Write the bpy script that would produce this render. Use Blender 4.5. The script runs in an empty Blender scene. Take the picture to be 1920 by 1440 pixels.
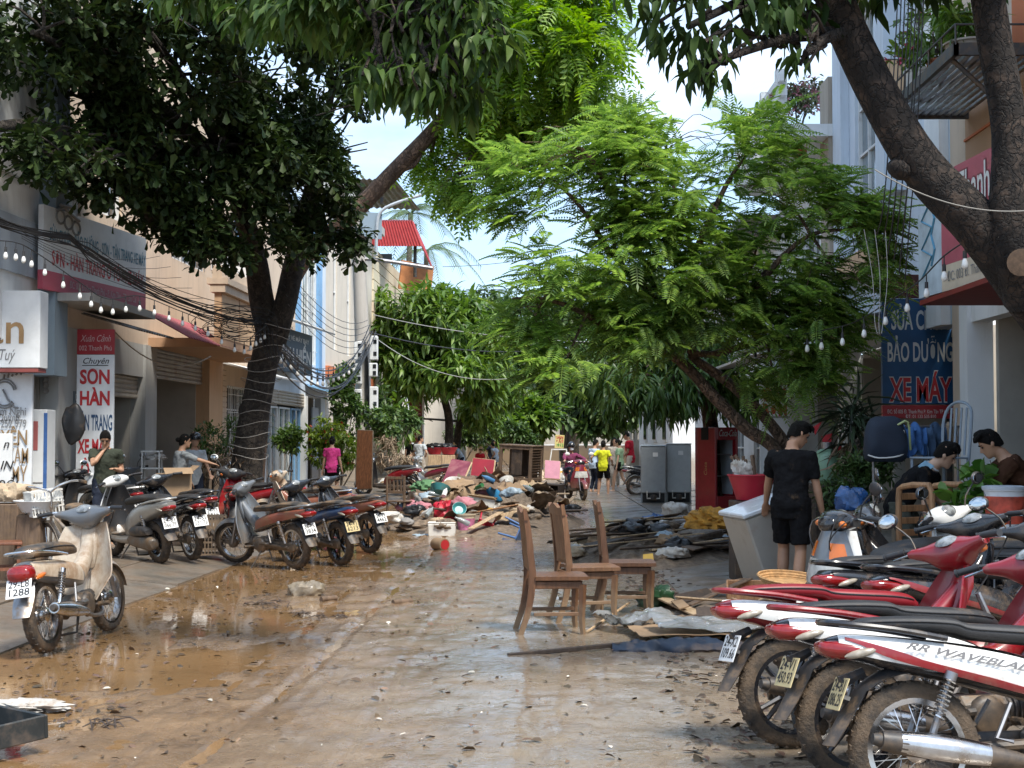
import bpy, bmesh, math, random
import numpy as np
from mathutils import Vector, Matrix, Euler
random.seed(7); RNG = np.random.default_rng(7)
SC = bpy.context.scene
COL = SC.collection
R = math.radians
PI = math.pi
# ------------------------------------------------------------------ camera, sky, sun, exposure
FPX = 2660.0; HORIZON = 824.0; CAMH = 1.6
PITCH = math.atan((HORIZON-720)/FPX)
cam_d = bpy.data.cameras.new('camera'); cam = bpy.data.objects.new('camera', cam_d); COL.objects.link(cam)
cam.location = (0, 0, CAMH); cam.rotation_euler = (PI/2+PITCH, 0, 0)
cam_d.sensor_width = 36; cam_d.lens = 36*FPX/1920; cam_d.clip_start = .05; cam_d.clip_end = 3000
SC.camera = cam
SUN_EL, SUN_AZ = R(58), R(145)      # azimuth measured clockwise from +Y
world = bpy.data.worlds.new('World'); SC.world = world; world.use_nodes = True
def build_world():
    nt = world.node_tree; N = nt.nodes; L = nt.links; N.clear()
    out = N.new('ShaderNodeOutputWorld'); bg = N.new('ShaderNodeBackground'); bg.inputs[1].default_value = .1
    sky = N.new('ShaderNodeTexSky'); sky.sky_type = 'NISHITA'; sky.sun_disc = False
    sky.sun_elevation = SUN_EL; sky.sun_rotation = SUN_AZ; sky.air_density = 1.0; sky.dust_density = 1.5
    tc = N.new('ShaderNodeTexCoord'); mp = N.new('ShaderNodeMapping'); mp.inputs['Scale'].default_value = (1, 1, 2.6)
    ns = N.new('ShaderNodeTexNoise'); ns.inputs['Scale'].default_value = 2.6; ns.inputs['Detail'].default_value = 8; ns.inputs['Roughness'].default_value = .58
    rp = N.new('ShaderNodeValToRGB'); rp.color_ramp.elements[0].position = .45; rp.color_ramp.elements[1].position = .74
    n2 = N.new('ShaderNodeTexNoise'); n2.inputs['Scale'].default_value = 5; n2.inputs['Detail'].default_value = 5
    cr = N.new('ShaderNodeValToRGB'); cr.color_ramp.elements[0].color = (3.9, 4.6, 5.5, 1); cr.color_ramp.elements[1].color = (5.7, 6.1, 6.7, 1)
    mx = N.new('ShaderNodeMix'); mx.data_type = 'RGBA'
    sm = N.new('ShaderNodeMix'); sm.data_type = 'RGBA'; sm.inputs[0].default_value = .55; sm.inputs[7].default_value = (2.5, 3.7, 5.4, 1)
    L.new(tc.outputs['Generated'], mp.inputs[0]); L.new(mp.outputs[0], ns.inputs[0]); L.new(mp.outputs[0], n2.inputs[0])
    L.new(ns.outputs[0], rp.inputs[0]); L.new(n2.outputs[0], cr.inputs[0])
    L.new(sky.outputs[0], sm.inputs[6])
    L.new(rp.outputs[0], mx.inputs[0]); L.new(sm.outputs[2], mx.inputs[6]); L.new(cr.outputs[0], mx.inputs[7])
    L.new(mx.outputs[2], bg.inputs[0]); L.new(bg.outputs[0], out.inputs[0])
build_world()
sun_d = bpy.data.lights.new('sun', 'SUN'); sun_d.energy = 2.1; sun_d.angle = R(13); sun_d.color = (1, .95, .86)
sun = bpy.data.objects.new('sun', sun_d); COL.objects.link(sun)
sdir = Vector((math.sin(SUN_AZ)*math.cos(SUN_EL), math.cos(SUN_AZ)*math.cos(SUN_EL), math.sin(SUN_EL)))
sun.rotation_euler = sdir.to_track_quat('Z', 'Y').to_euler()
vs = SC.view_settings; vs.view_transform = 'Standard'; vs.look = 'None'; vs.gamma = 1; vs.exposure = 1.55; vs.use_curve_mapping = False
SC.cycles.use_denoising = True
SC.cycles.max_bounces = 6; SC.cycles.diffuse_bounces = 3; SC.cycles.glossy_bounces = 3; SC.cycles.transmission_bounces = 4; SC.cycles.transparent_max_bounces = 6
SC.cycles.use_adaptive_sampling = True; SC.cycles.adaptive_threshold = .015
SC.cycles.caustics_reflective = False; SC.cycles.caustics_refractive = False
SC.cycles.sample_clamp_indirect = 4

# ------------------------------------------------------------------ layout helpers
def P(px, py, Y):
    x = (px-960)/FPX; z = -(py-720)/FPX
    c, s = math.cos(PITCH), math.sin(PITCH)
    d = Vector((x, c-s*z, s+c*z)); k = Y/d.y
    return Vector((d.x*k, Y, CAMH+d.z*k))
def G(px, py, z=0.0):
    x = (px-960)/FPX; zz = -(py-720)/FPX
    c, s = math.cos(PITCH), math.sin(PITCH)
    d = Vector((x, c-s*zz, s+c*zz)); k = (z-CAMH)/d.z
    return Vector((d.x*k, d.y*k, z))
ST = .0375                                             # the street drifts right as it recedes
def kerb_l(Y): return -3.72+(Y-13)*ST
def kerb_r(Y): return 1.62+(Y-13)*.012
PAV = .10

# ------------------------------------------------------------------ mesh helpers
def tag(o, label=None, cat=None, group=None, kind=None):
    if label: o['label'] = label
    if cat: o['category'] = cat
    if group: o['group'] = group
    if kind: o['kind'] = kind
    return o
def thing(name, label, cat, loc=(0, 0, 0), rz=0, group=None, rx=0, ry=0):
    o = bpy.data.objects.new(name, None); COL.objects.link(o); o.empty_display_size = .1
    o.location = loc; o.rotation_euler = (rx, ry, rz)
    return tag(o, label, cat, group)
def mesh_obj(name, me, mat, parent=None, smooth=40):
    if smooth:
        me.polygons.foreach_set('use_smooth', [True]*len(me.polygons))
        if smooth < 180: me.set_sharp_from_angle(angle=R(smooth))
    o = bpy.data.objects.new(name, me); COL.objects.link(o)
    if mat: me.materials.append(mat)
    if parent: o.parent = parent
    return o
def cat_rom(a, k):
    a = np.asarray(a, float)
    if len(a) < 3 or k < 2: return a
    p = np.vstack([2*a[0]-a[1], a, 2*a[-1]-a[-2]]); out = []
    for i in range(1, len(p)-2):
        for j in range(k):
            t = j/k
            out.append(.5*((2*p[i])+(-p[i-1]+p[i+1])*t+(2*p[i-1]-5*p[i]+4*p[i+1]-p[i+2])*t*t+(-p[i-1]+3*p[i]-3*p[i+1]+p[i+2])*t**3))
    out.append(p[-2]); return np.array(out)
def basis(d):
    d = Vector(d).normalized()
    a = Vector((0, 0, 1)) if abs(d.z) < .92 else Vector((1, 0, 0))
    u = d.cross(a).normalized(); w = u.cross(d).normalized()
    return u, w
class MB:
    def __init__(s, T=None): s.v = []; s.f = []; s.T = T
    def add(s, vs, fs):
        o = len(s.v); T = s.T
        if T is not None: vs = [T @ Vector(v) for v in vs]
        s.v += [tuple(v) for v in vs]
        s.f += [tuple(i+o for i in f) for f in fs]
    def box(s, c, d, rot=None, bev=0, taper=1.0):
        hx, hy, hz = d[0]/2, d[1]/2, d[2]/2; c = Vector(c)
        M = rot if rot is not None else Matrix.Identity(3)
        if isinstance(M, (tuple, list)): M = Euler(M).to_matrix()
        if bev <= 0:
            vs = []
            for x, y, z in ((-1,-1,-1),(1,-1,-1),(1,1,-1),(-1,1,-1),(-1,-1,1),(1,-1,1),(1,1,1),(-1,1,1)):
                k = taper if z > 0 else 1
                vs.append(c+M@Vector((x*hx*k, y*hy*k, z*hz)))
            s.add(vs, [(3,2,1,0),(4,5,6,7),(0,1,5,4),(1,2,6,5),(2,3,7,6),(3,0,4,7)])
        else:
            b = min(bev, hx*.9, hy*.9, hz*.9); vs = []; idx = {}
            for x in (-1, 1):
                for y in (-1, 1):
                    for z in (-1, 1):
                        k = taper if z > 0 else 1
                        X, Y, Z = x*hx*k, y*hy*k, z*hz
                        idx[x,y,z] = len(vs)
                        vs += [c+M@Vector((X, Y-y*b, Z-z*b)), c+M@Vector((X-x*b, Y, Z-z*b)), c+M@Vector((X-x*b, Y-y*b, Z))]
            f = []
            def q(a, flip): f.append(tuple(reversed(a)) if flip else tuple(a))
            for a in (-1, 1):
                q([idx[a,-1,-1], idx[a,1,-1], idx[a,1,1], idx[a,-1,1]], a < 0)
                q([idx[-1,a,-1]+1, idx[1,a,-1]+1, idx[1,a,1]+1, idx[-1,a,1]+1], a > 0)
                q([idx[-1,-1,a]+2, idx[1,-1,a]+2, idx[1,1,a]+2, idx[-1,1,a]+2], a < 0)
            for a in (-1, 1):
                for e in (-1, 1):
                    q([idx[a,e,-1], idx[a,e,1], idx[a,e,1]+1, idx[a,e,-1]+1], a*e < 0)
                    q([idx[a,-1,e], idx[a,1,e], idx[a,1,e]+2, idx[a,-1,e]+2], a*e > 0)
                    q([idx[-1,a,e]+1, idx[1,a,e]+1, idx[1,a,e]+2, idx[-1,a,e]+2], a*e < 0)
            for k3, i in idx.items(): q([i, i+1, i+2], k3[0]*k3[1]*k3[2] < 0)
            s.add(vs, f)
        return s
    def tube(s, pts, r, n=8, caps=True, k=1, closed=False):
        pts = [Vector(p) for p in pts]
        if not hasattr(r, '__len__'): r = [r]*len(pts)
        if k > 1:
            a = cat_rom([list(p)+[q] for p, q in zip(pts, r)], k); pts = [Vector(x[:3]) for x in a]; r = [max(x[3], 1e-4) for x in a]
        vs = []; fs = []; m = len(pts); u = None
        for i, p in enumerate(pts):
            if closed: d = pts[(i+1) % m]-pts[i-1]
            else: d = pts[min(i+1, m-1)]-pts[max(i-1, 0)]
            if d.length < 1e-9: d = Vector((0, 0, 1))
            d.normalize()
            if u is None: u, w = basis(d)
            else:
                u = (u-d*u.dot(d))
                if u.length < 1e-6: u, _ = basis(d)
                u.normalize(); w = u.cross(d)
            for j in range(n):
                a = 2*PI*j/n; vs.append(p+(u*math.cos(a)+w*math.sin(a))*r[i])
        rng = m if closed else m-1
        for i in range(rng):
            i2 = (i+1) % m
            for j in range(n):
                j2 = (j+1) % n; fs.append((i*n+j2, i*n+j, i2*n+j, i2*n+j2))
        if caps and not closed:
            fs.append(tuple(range(n))); fs.append(tuple((m-1)*n+j for j in reversed(range(n))))
        s.add(vs, fs); return s
    def cyl(s, p0, p1, r0, r1=None, n=12, caps=True): return s.tube([p0, p1], [r0, r0 if r1 is None else r1], n, caps)
    def rings(s, rings, cap=True, close=True):
        n = len(rings[0]); vs = [p for r_ in rings for p in r_]; fs = []
        for i in range(len(rings)-1):
            for j in range(n if close else n-1):
                j2 = (j+1) % n; fs.append((i*n+j, i*n+j2, (i+1)*n+j2, (i+1)*n+j))
        if cap: fs.append(tuple(reversed(range(n)))); fs.append(tuple((len(rings)-1)*n+j for j in range(n)))
        s.add(vs, fs); return s
    def lathe(s, prof, c=(0,0,0), axis='Z', n=24, a0=0, a1=2*PI, sq=(1,1)):
        rg = []; full = abs(a1-a0-2*PI) < 1e-6; m = n if full else n+1
        for j in range(m):
            a = a0+(a1-a0)*j/n; ca, sa = math.cos(a)*sq[0], math.sin(a)*sq[1]
            row = []
            for r_, h in prof:
                if axis == 'Z': row.append((c[0]+r_*ca, c[1]+r_*sa, c[2]+h))
                elif axis == 'Y': row.append((c[0]+r_*ca, c[1]+h, c[2]+r_*sa))
                else: row.append((c[0]+h, c[1]+r_*ca, c[2]+r_*sa))
            rg.append(row)
        k = len(prof); vs = [p for r_ in rg for p in r_]; fs = []
        for j in range(n):
            j2 = (j+1) % m
            for i in range(k-1):
                f = (j*k+i, j2*k+i, j2*k+i+1, j*k+i+1)
                fs.append(tuple(reversed(f)) if axis == 'Y' else f)
        s.add(vs, fs); return s
    def xloft(s, st, n=16, e=2.6, k=4, axis='X'):
        a = cat_rom(st, k); rings = []
        for row in a:
            rings.append([xpt(row, 2*PI*j/n, e, 0, axis) for j in range(n)])
        s.rings(rings); return s
    def ell(s, c, r, n=12, m=8, rot=None):
        rg = []; c = Vector(c); M = Euler(rot).to_matrix() if rot else Matrix.Identity(3)
        for i in range(m+1):
            t = PI*i/m; rr = max(math.sin(t), .02)
            rg.append([c+M@Vector((r[0]*rr*math.cos(2*PI*j/n), r[1]*rr*math.sin(2*PI*j/n), -r[2]*math.cos(t))) for j in range(n)])
        return s.rings(rg)
    def sheet(s, fn, nu, nv, th=.004):
        g = [[Vector(fn(i/nu, j/nv)) for j in range(nv+1)] for i in range(nu+1)]
        top = []; bot = []
        for i in range(nu+1):
            for j in range(nv+1):
                du = g[min(i+1, nu)][j]-g[max(i-1, 0)][j]; dv = g[i][min(j+1, nv)]-g[i][max(j-1, 0)]
                nn = du.cross(dv)
                nn = nn.normalized() if nn.length > 1e-9 else Vector((0, 0, 1))
                top.append(g[i][j]+nn*th/2); bot.append(g[i][j]-nn*th/2)
        w = nv+1; o = len(top); fs = []
        for i in range(nu):
            for j in range(nv):
                a, b, c, d = i*w+j, (i+1)*w+j, (i+1)*w+j+1, i*w+j+1
                fs.append((a, b, c, d)); fs.append((o+d, o+c, o+b, o+a))
        for i in range(nu):
            fs.append((i*w, o+i*w, o+(i+1)*w, (i+1)*w)); a = i*w+nv; fs.append((a, a+w, o+a+w, o+a))
        for j in range(nv):
            fs.append((j, j+1, o+j+1, o+j)); a = nu*w+j; fs.append((a, o+a, o+a+1, a+1))
        s.add(top+bot, fs); return s
    def prism(s, poly, p0, u, v, w, th):
        """polygon (a,b) in the u,v plane at p0, extruded by th along w"""
        p0, u, v, w = Vector(p0), Vector(u), Vector(v), Vector(w); n = len(poly)
        vs = [p0+u*a+v*b for a, b in poly]+[p0+u*a+v*b+w*th for a, b in poly]
        fs = [tuple(reversed(range(n))), tuple(range(n, 2*n))]+[(i, (i+1) % n, n+(i+1) % n, n+i) for i in range(n)]
        s.add(vs, fs); return s
    def mesh(s, name):
        me = bpy.data.meshes.new(name); me.from_pydata(s.v, [], s.f); me.update(); return me
    def build(s, name, mat, parent=None, smooth=40): return mesh_obj(name, s.mesh(name), mat, parent, smooth)
def xpt(row, a, e=2.6, off=0, axis='X'):
    x, zc, hh, hw = row[:4]; xs = row[4] if len(row) > 4 else 0
    ca, sa = math.cos(a), math.sin(a)
    y = math.copysign(abs(ca)**(2/e), ca)*(hw+off); z = math.copysign(abs(sa)**(2/e), sa)*(hh+off)
    if axis == 'X': return (x+xs*z, y, zc+z)
    if axis == 'Y': return (zc+y, x, xs+z)      # x runs along Y, zc is x centre
    return (zc+z, y, x)                         # axis Z: x is height, zc is x centre, hh depth, hw width
def obj_cache_copy(root, parent=None):
    c = root.copy(); COL.objects.link(c); c.parent = parent
    for ch in list(root.children): obj_cache_copy(ch, c)
    return c
def frame_mat(p, r, u):
    r = Vector(r).normalized(); u = Vector(u); u = (u-r*u.dot(r)).normalized(); n = r.cross(u)
    return Matrix(((r.x, u.x, n.x, p[0]), (r.y, u.y, n.y, p[1]), (r.z, u.z, n.z, p[2]), (0, 0, 0, 1)))
_tc = {}
WORK = bpy.data.scenes.new('work')                    # a bare scene in which text and figures are turned into plain meshes
def bake(o):
    WORK.collection.objects.link(o)
    with bpy.context.temp_override(scene=WORK, view_layer=WORK.view_layers[0]):
        dg = bpy.context.evaluated_depsgraph_get(); dg.update(); me = bpy.data.meshes.new_from_object(o.evaluated_get(dg))
    bpy.data.objects.remove(o); return me
def text(body, size, mat, parent, p, r, u, sx=1.0, bold=0.0, shear=0.0, ext=.002, name='lettering', align='CENTER', width=None, res=3):
    key = (body, bold, shear, align, res)
    if key not in _tc:
        cu = bpy.data.curves.new('t', 'FONT'); cu.body = body; cu.size = 1; cu.offset = bold; cu.shear = shear; cu.extrude = .0
        cu.align_x = align; cu.align_y = 'CENTER'; cu.resolution_u = res
        _tc[key] = bake(bpy.data.objects.new('t', cu))
    me = _tc[key].copy(); M = frame_mat(p, r, u)
    if width:
        xs = [v.co.x for v in me.vertices] or [0]; w0 = max(xs)-min(xs); sx = width/(w0*size) if w0 else 1
    me.transform(M @ Matrix.Diagonal((size*sx, size, 1, 1)))
    return mesh_obj(name, me, mat, parent, 0)

# ------------------------------------------------------------------ materials
MUD = (.20, .125, .065)
_mc = {}
def mk(name, col, rough=.6, metal=0., var=.14, vs=5., bump=0., bs=60., dirt=0., dcol=MUD, ds=5., coat=0., rand=0., transl=0., emis=0., stretch=None, alpha=1.0, tr=0., spec=.5):
    if name in _mc: return _mc[name]
    m = bpy.data.materials.new(name); m.use_nodes = True; _mc[name] = m
    nt = m.node_tree; N = nt.nodes; L = nt.links; bs_ = N['Principled BSDF']; out = N['Material Output']
    tc = N.new('ShaderNodeTexCoord'); src = tc.outputs['Object']
    if stretch:
        mp = N.new('ShaderNodeMapping'); mp.inputs['Scale'].default_value = stretch; L.new(src, mp.inputs[0]); src2 = mp.outputs[0]
    else: src2 = src
    def noise(sc, det=4, rg=.6, s_=None):
        n = N.new('ShaderNodeTexNoise'); n.inputs['Scale'].default_value = sc; n.inputs['Detail'].default_value = det; n.inputs['Roughness'].default_value = rg
        L.new(s_ or src2, n.inputs[0]); return n
    def mixc(f, a, b):
        x = N.new('ShaderNodeMix'); x.data_type = 'RGBA'
        for sock, val in ((0, f), (6, a), (7, b)):
            if isinstance(val, bpy.types.NodeSocket): L.new(val, x.inputs[sock])
            elif sock == 0: x.inputs[0].default_value = val
            else: x.inputs[sock].default_value = (*val, 1)
        return x.outputs[2]
    lo = tuple(max(0, c*(1-var)) for c in col); hi = tuple(min(1, c*(1+var)) for c in col)
    if var > 0:
        n1 = noise(vs); rp = N.new('ShaderNodeMapRange'); rp.inputs[1].default_value = .3; rp.inputs[2].default_value = .7; L.new(n1.outputs[0], rp.inputs[0])
        c = mixc(rp.outputs[0], lo, hi)
    else: c = mixc(0., col, col)
    if rand > 0:
        g = N.new('ShaderNodeNewGeometry'); hs = N.new('ShaderNodeHueSaturation')
        mr = N.new('ShaderNodeMapRange'); mr.inputs[3].default_value = 1-rand; mr.inputs[4].default_value = 1+rand
        L.new(g.outputs['Random Per Island'], mr.inputs[0]); L.new(mr.outputs[0], hs.inputs['Value'])
        m2 = N.new('ShaderNodeMapRange'); m2.inputs[3].default_value = .5+rand*.045; m2.inputs[4].default_value = .5-rand*.05
        L.new(g.outputs['Random Per Island'], m2.inputs[0]); L.new(m2.outputs[0], hs.inputs['Hue'])
        L.new(c, hs.inputs['Color']); c = hs.outputs[0]
    rsock = None
    if dirt > 0:
        nd = noise(ds, 8, .68, src); r2 = N.new('ShaderNodeMapRange')
        th = .72-.42*dirt
        r2.inputs[1].default_value = th-.07; r2.inputs[2].default_value = th+.14; L.new(nd.outputs[0], r2.inputs[0])
        mu = N.new('ShaderNodeMath'); mu.operation = 'MULTIPLY'; mu.inputs[1].default_value = min(1, .55+.4*dirt); L.new(r2.outputs[0], mu.inputs[0])
        c = mixc(mu.outputs[0], c, dcol)
        rr = N.new('ShaderNodeMapRange'); rr.inputs[3].default_value = rough; rr.inputs[4].default_value = .75; L.new(mu.outputs[0], rr.inputs[0]); rsock = rr.outputs[0]
    L.new(c, bs_.inputs['Base Color'])
    if rsock: L.new(rsock, bs_.inputs['Roughness'])
    else: bs_.inputs['Roughness'].default_value = rough
    bs_.inputs['Metallic'].default_value = metal
    bs_.inputs['Coat Weight'].default_value = coat; bs_.inputs['Coat Roughness'].default_value = .08
    bs_.inputs['Specular IOR Level'].default_value = spec
    if tr > 0: bs_.inputs['Transmission Weight'].default_value = tr
    if bump > 0:
        nb = noise(bs, 5, .65); b = N.new('ShaderNodeBump'); b.inputs['Strength'].default_value = bump; b.inputs['Distance'].default_value = .02
        L.new(nb.outputs[0], b.inputs['Height']); L.new(b.outputs[0], bs_.inputs['Normal'])
    if emis > 0:
        L.new(c, bs_.inputs['Emission Color']); bs_.inputs['Emission Strength'].default_value = emis
    if transl > 0:
        t = N.new('ShaderNodeBsdfTranslucent'); hv = N.new('ShaderNodeHueSaturation'); hv.inputs['Value'].default_value = 1.9; hv.inputs['Saturation'].default_value = 1.12
        L.new(c, hv.inputs['Color']); L.new(hv.outputs[0], t.inputs[0]); ms = N.new('ShaderNodeMixShader'); ms.inputs[0].default_value = transl
        L.new(bs_.outputs[0], ms.inputs[1]); L.new(t.outputs[0], ms.inputs[2]); L.new(ms.outputs[0], out.inputs[0])
    return m
def wall_mat(name, col, stain=.35, scol=(.16, .14, .11), rough=.85):
    """painted plaster with rain streaks and blotches"""
    if name in _mc: return _mc[name]
    m = mk(name, col, rough, var=.06, vs=1.2, bump=.12, bs=30)
    nt = m.node_tree; N = nt.nodes; L = nt.links; b = N['Principled BSDF']
    old = b.inputs['Base Color'].links[0].from_socket
    tc = N.new('ShaderNodeTexCoord'); mp = N.new('ShaderNodeMapping'); mp.inputs['Scale'].default_value = (4, 4, .35)
    n = N.new('ShaderNodeTexNoise'); n.inputs['Scale'].default_value = 1.6; n.inputs['Detail'].default_value = 8; n.inputs['Roughness'].default_value = .7
    r = N.new('ShaderNodeMapRange'); r.inputs[1].default_value = .5; r.inputs[2].default_value = .85; r.inputs[4].default_value = stain
    x = N.new('ShaderNodeMix'); x.data_type = 'RGBA'; x.inputs[7].default_value = (*scol, 1)
    L.new(tc.outputs['Object'], mp.inputs[0]); L.new(mp.outputs[0], n.inputs[0]); L.new(n.outputs[0], r.inputs[0]); L.new(r.outputs[0], x.inputs[0]); L.new(old, x.inputs[6])
    # brown silt left by the flood up to about a metre, with a ragged upper edge
    sp = N.new('ShaderNodeSeparateXYZ'); L.new(tc.outputs['Object'], sp.inputs[0]); nf = N.new('ShaderNodeTexNoise'); nf.inputs['Scale'].default_value = 1.5; nf.inputs['Detail'].default_value = 8; nf.inputs['Roughness'].default_value = .7; L.new(tc.outputs['Object'], nf.inputs[0])
    ma = N.new('ShaderNodeMath'); ma.operation = 'MULTIPLY_ADD'; ma.inputs[1].default_value = -1.3; L.new(nf.outputs[0], ma.inputs[0]); L.new(sp.outputs[2], ma.inputs[2])
    rf = N.new('ShaderNodeMapRange'); rf.inputs[1].default_value = .05; rf.inputs[2].default_value = .65; rf.inputs[3].default_value = .75; rf.inputs[4].default_value = 0; L.new(ma.outputs[0], rf.inputs[0])
    x2 = N.new('ShaderNodeMix'); x2.data_type = 'RGBA'; x2.inputs[7].default_value = (.26, .19, .12, 1); L.new(rf.outputs[0], x2.inputs[0]); L.new(x.outputs[2], x2.inputs[6]); L.new(x2.outputs[2], b.inputs['Base Color'])
    return m
def silt(m, top, amt=.8, col=(.24, .165, .10)):
    """dried silt splashed up to about `top` metres above the thing's base"""
    nt = m.node_tree; N = nt.nodes; L = nt.links; b = N['Principled BSDF']; old = b.inputs['Base Color'].links[0].from_socket
    tc = N.new('ShaderNodeTexCoord'); sp = N.new('ShaderNodeSeparateXYZ'); n = N.new('ShaderNodeTexNoise'); n.inputs['Scale'].default_value = 9; n.inputs['Detail'].default_value = 9; n.inputs['Roughness'].default_value = .75
    L.new(tc.outputs['Object'], sp.inputs[0]); L.new(tc.outputs['Object'], n.inputs[0]); a = N.new('ShaderNodeMath'); a.operation = 'MULTIPLY_ADD'; a.inputs[1].default_value = -2.2*top; L.new(n.outputs[0], a.inputs[0]); L.new(sp.outputs[2], a.inputs[2])
    r = N.new('ShaderNodeMapRange'); r.inputs[1].default_value = -.75*top; r.inputs[2].default_value = .15*top; r.inputs[3].default_value = amt; r.inputs[4].default_value = 0; L.new(a.outputs[0], r.inputs[0])
    x = N.new('ShaderNodeMix'); x.data_type = 'RGBA'; x.inputs[7].default_value = (*col, 1); L.new(r.outputs[0], x.inputs[0]); L.new(old, x.inputs[6]); L.new(x.outputs[2], b.inputs['Base Color']); return m
def wood(name, col, rough=.55, dirt=.15, st=(14, 14, 1.6)): return mk(name, col, rough, var=.38, vs=2.2, stretch=st, bump=.15, bs=14, dirt=dirt, ds=7)
black_plastic = mk('black_plastic', (.022, .022, .024), .5, var=.2, dirt=.22, ds=9)
black_gloss = mk('black_gloss', (.012, .012, .014), .22, coat=.6, var=.1, dirt=.12, ds=7)
rubber = mk('rubber', (.018, .017, .016), .8, var=.2, dirt=.62, ds=9, bump=.5, bs=90)
rubber_mud = mk('rubber_mud', (.022, .02, .018), .85, var=.2, dirt=.72, ds=8, bump=.6, bs=70, dcol=(.125, .085, .052))
chrome = mk('chrome', (.62, .62, .62), .22, 1., var=.1, dirt=.2, ds=9)
steel = mk('steel', (.30, .30, .31), .42, .9, var=.2, dirt=.35, ds=9)
engine_m = mk('engine_metal', (.16, .155, .15), .5, .7, var=.3, dirt=.5, ds=9, bump=.2)
white_plate = mk('white_plate', (.78, .78, .76), .45, var=.05, dirt=.1, ds=25)
yellow_plate = mk('muddy_plate', (.62, .5, .26), .5, var=.1, dirt=.2, ds=25)
ink = mk('ink', (.02, .02, .022), .6, var=0)
red_lens = mk('red_lens', (.22, .008, .008), .15, var=.25, vs=25, coat=.6, dirt=.12)
amber_lens = mk('amber_lens', (.55, .14, .02), .2, var=.2, coat=.5, dirt=.1)
smoke_lens = mk('smoke_lens', (.30, .27, .22), .2, var=.3, vs=25, coat=.5, dirt=.3, ds=12)
clear_lens = mk('clear_lens', (.5, .5, .47), .12, var=.3, vs=14, coat=.8, dirt=.2)
mirror_m = mk('mirror_glass', (.55, .58, .6), .06, 1., var=.05, dirt=.1)
seat_m = mk('seat_vinyl', (.022, .022, .023), .55, var=.25, bump=.2, bs=120, dirt=.25, ds=6)
seat_mud = mk('muddy_seat', (.04, .036, .032), .6, var=.25, bump=.2, bs=90, dirt=.6, ds=5)
glass_dark = mk('dark_glass', (.02, .024, .028), .08, var=.1, spec=.8)
def paint(name, col, dirt=.2, rough=.3): return mk('paint_'+name, col, rough, var=.06, coat=.7, dirt=dirt, ds=6)
# ------------------------------------------------------------------ ground
def vnoise(x, y, seed=0):
    xi = np.floor(x).astype(np.int64); yi = np.floor(y).astype(np.int64); fx = x-xi; fy = y-yi
    fx = fx*fx*(3-2*fx); fy = fy*fy*(3-2*fy)
    def h(a, b):
        n = (a*374761393+b*668265263+seed*974634777) & 0xffffffff
        n = ((n ^ (n >> 13))*1274126177) & 0xffffffff
        return ((n ^ (n >> 16)) & 0xffff)/65535.
    return (h(xi, yi)*(1-fx)+h(xi+1, yi)*fx)*(1-fy)+(h(xi, yi+1)*(1-fx)+h(xi+1, yi+1)*fx)*fy
def fbm(x, y, o=4, seed=0):
    s = 0; a = .5
    for i in range(o): s = s+a*vnoise(x*2**i, y*2**i, seed+i*7); a *= .5
    return s
def mud_height(X, Y):
    c = X-(Y-13)*ST                                  # distance across the street
    t = np.clip((c+.4)/3.4, -1, 1)
    base = .022-.030*np.clip(-(c+1.0)/1.6, 0, 1)+.012*np.clip(c/2, 0, 1)
    base -= .020*np.exp(-((c-.05)/.8)**2)*0
    lumps = (fbm(X*1.3, Y*.8, 5, 3)-.48)*.06+(fbm(X*5, Y*3, 4, 9)-.48)*.034+(fbm(X*15, Y*9, 3, 19)-.48)*.018
    k = np.clip((-(c)+.2)/1.6, 0.35, 1)
    tracks = 0
    for cx, d, w in ((-1.35, .014, .045), (-.55, .006, .03), (.45, .005, .06), (1.0, .005, .06), (-.95, .005, .022), (.75, .004, .025), (.1, .003, .02), (-.2, .003, .02), (-1.7, .008, .03), (1.25, .004, .03)):
        cc = cx+(fbm(Y*.12+cx*9, Y*0+cx, 2, 5)-.5)*.5
        tracks = tracks-d*np.exp(-((c-cc)/w)**2)+.5*d*np.exp(-((np.abs(c-cc)-w*2)/w)**2)
    rip = .004*np.sin((c*.7+Y+fbm(X*2, Y*2, 3, 40)*1.2)*38)*fbm(X*.8, Y*.8, 2, 8)
    far = np.clip(1-(Y-30)/40, .3, 1)
    return (base+lumps*k+tracks+rip)*far
def wet_film(m, vec, lo, hi, gain=1.0):
    """a thin sheet of standing water over the rough surface, thicker in patches"""
    nt = m.node_tree; N = nt.nodes; L = nt.links; b = N['Principled BSDF']
    n = N.new('ShaderNodeTexNoise'); n.inputs['Scale'].default_value = 1.7; n.inputs['Detail'].default_value = 9; n.inputs['Roughness'].default_value = .68; L.new(vec, n.inputs[0])
    r = N.new('ShaderNodeMapRange'); r.inputs[1].default_value = lo; r.inputs[2].default_value = hi; r.inputs[3].default_value = gain; r.inputs[4].default_value = .15; L.new(n.outputs[0], r.inputs[0]); L.new(r.outputs[0], b.inputs['Coat Weight'])
    n2 = N.new('ShaderNodeTexNoise'); n2.inputs['Scale'].default_value = 22; n2.inputs['Detail'].default_value = 4; L.new(vec, n2.inputs[0]); bp = N.new('ShaderNodeBump'); bp.inputs['Strength'].default_value = .16; bp.inputs['Distance'].default_value = .02; L.new(n2.outputs[0], bp.inputs['Height']); L.new(bp.outputs[0], b.inputs['Coat Normal'])
    b.inputs['Coat Roughness'].default_value = .06; b.inputs['Coat IOR'].default_value = 1.45
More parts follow.
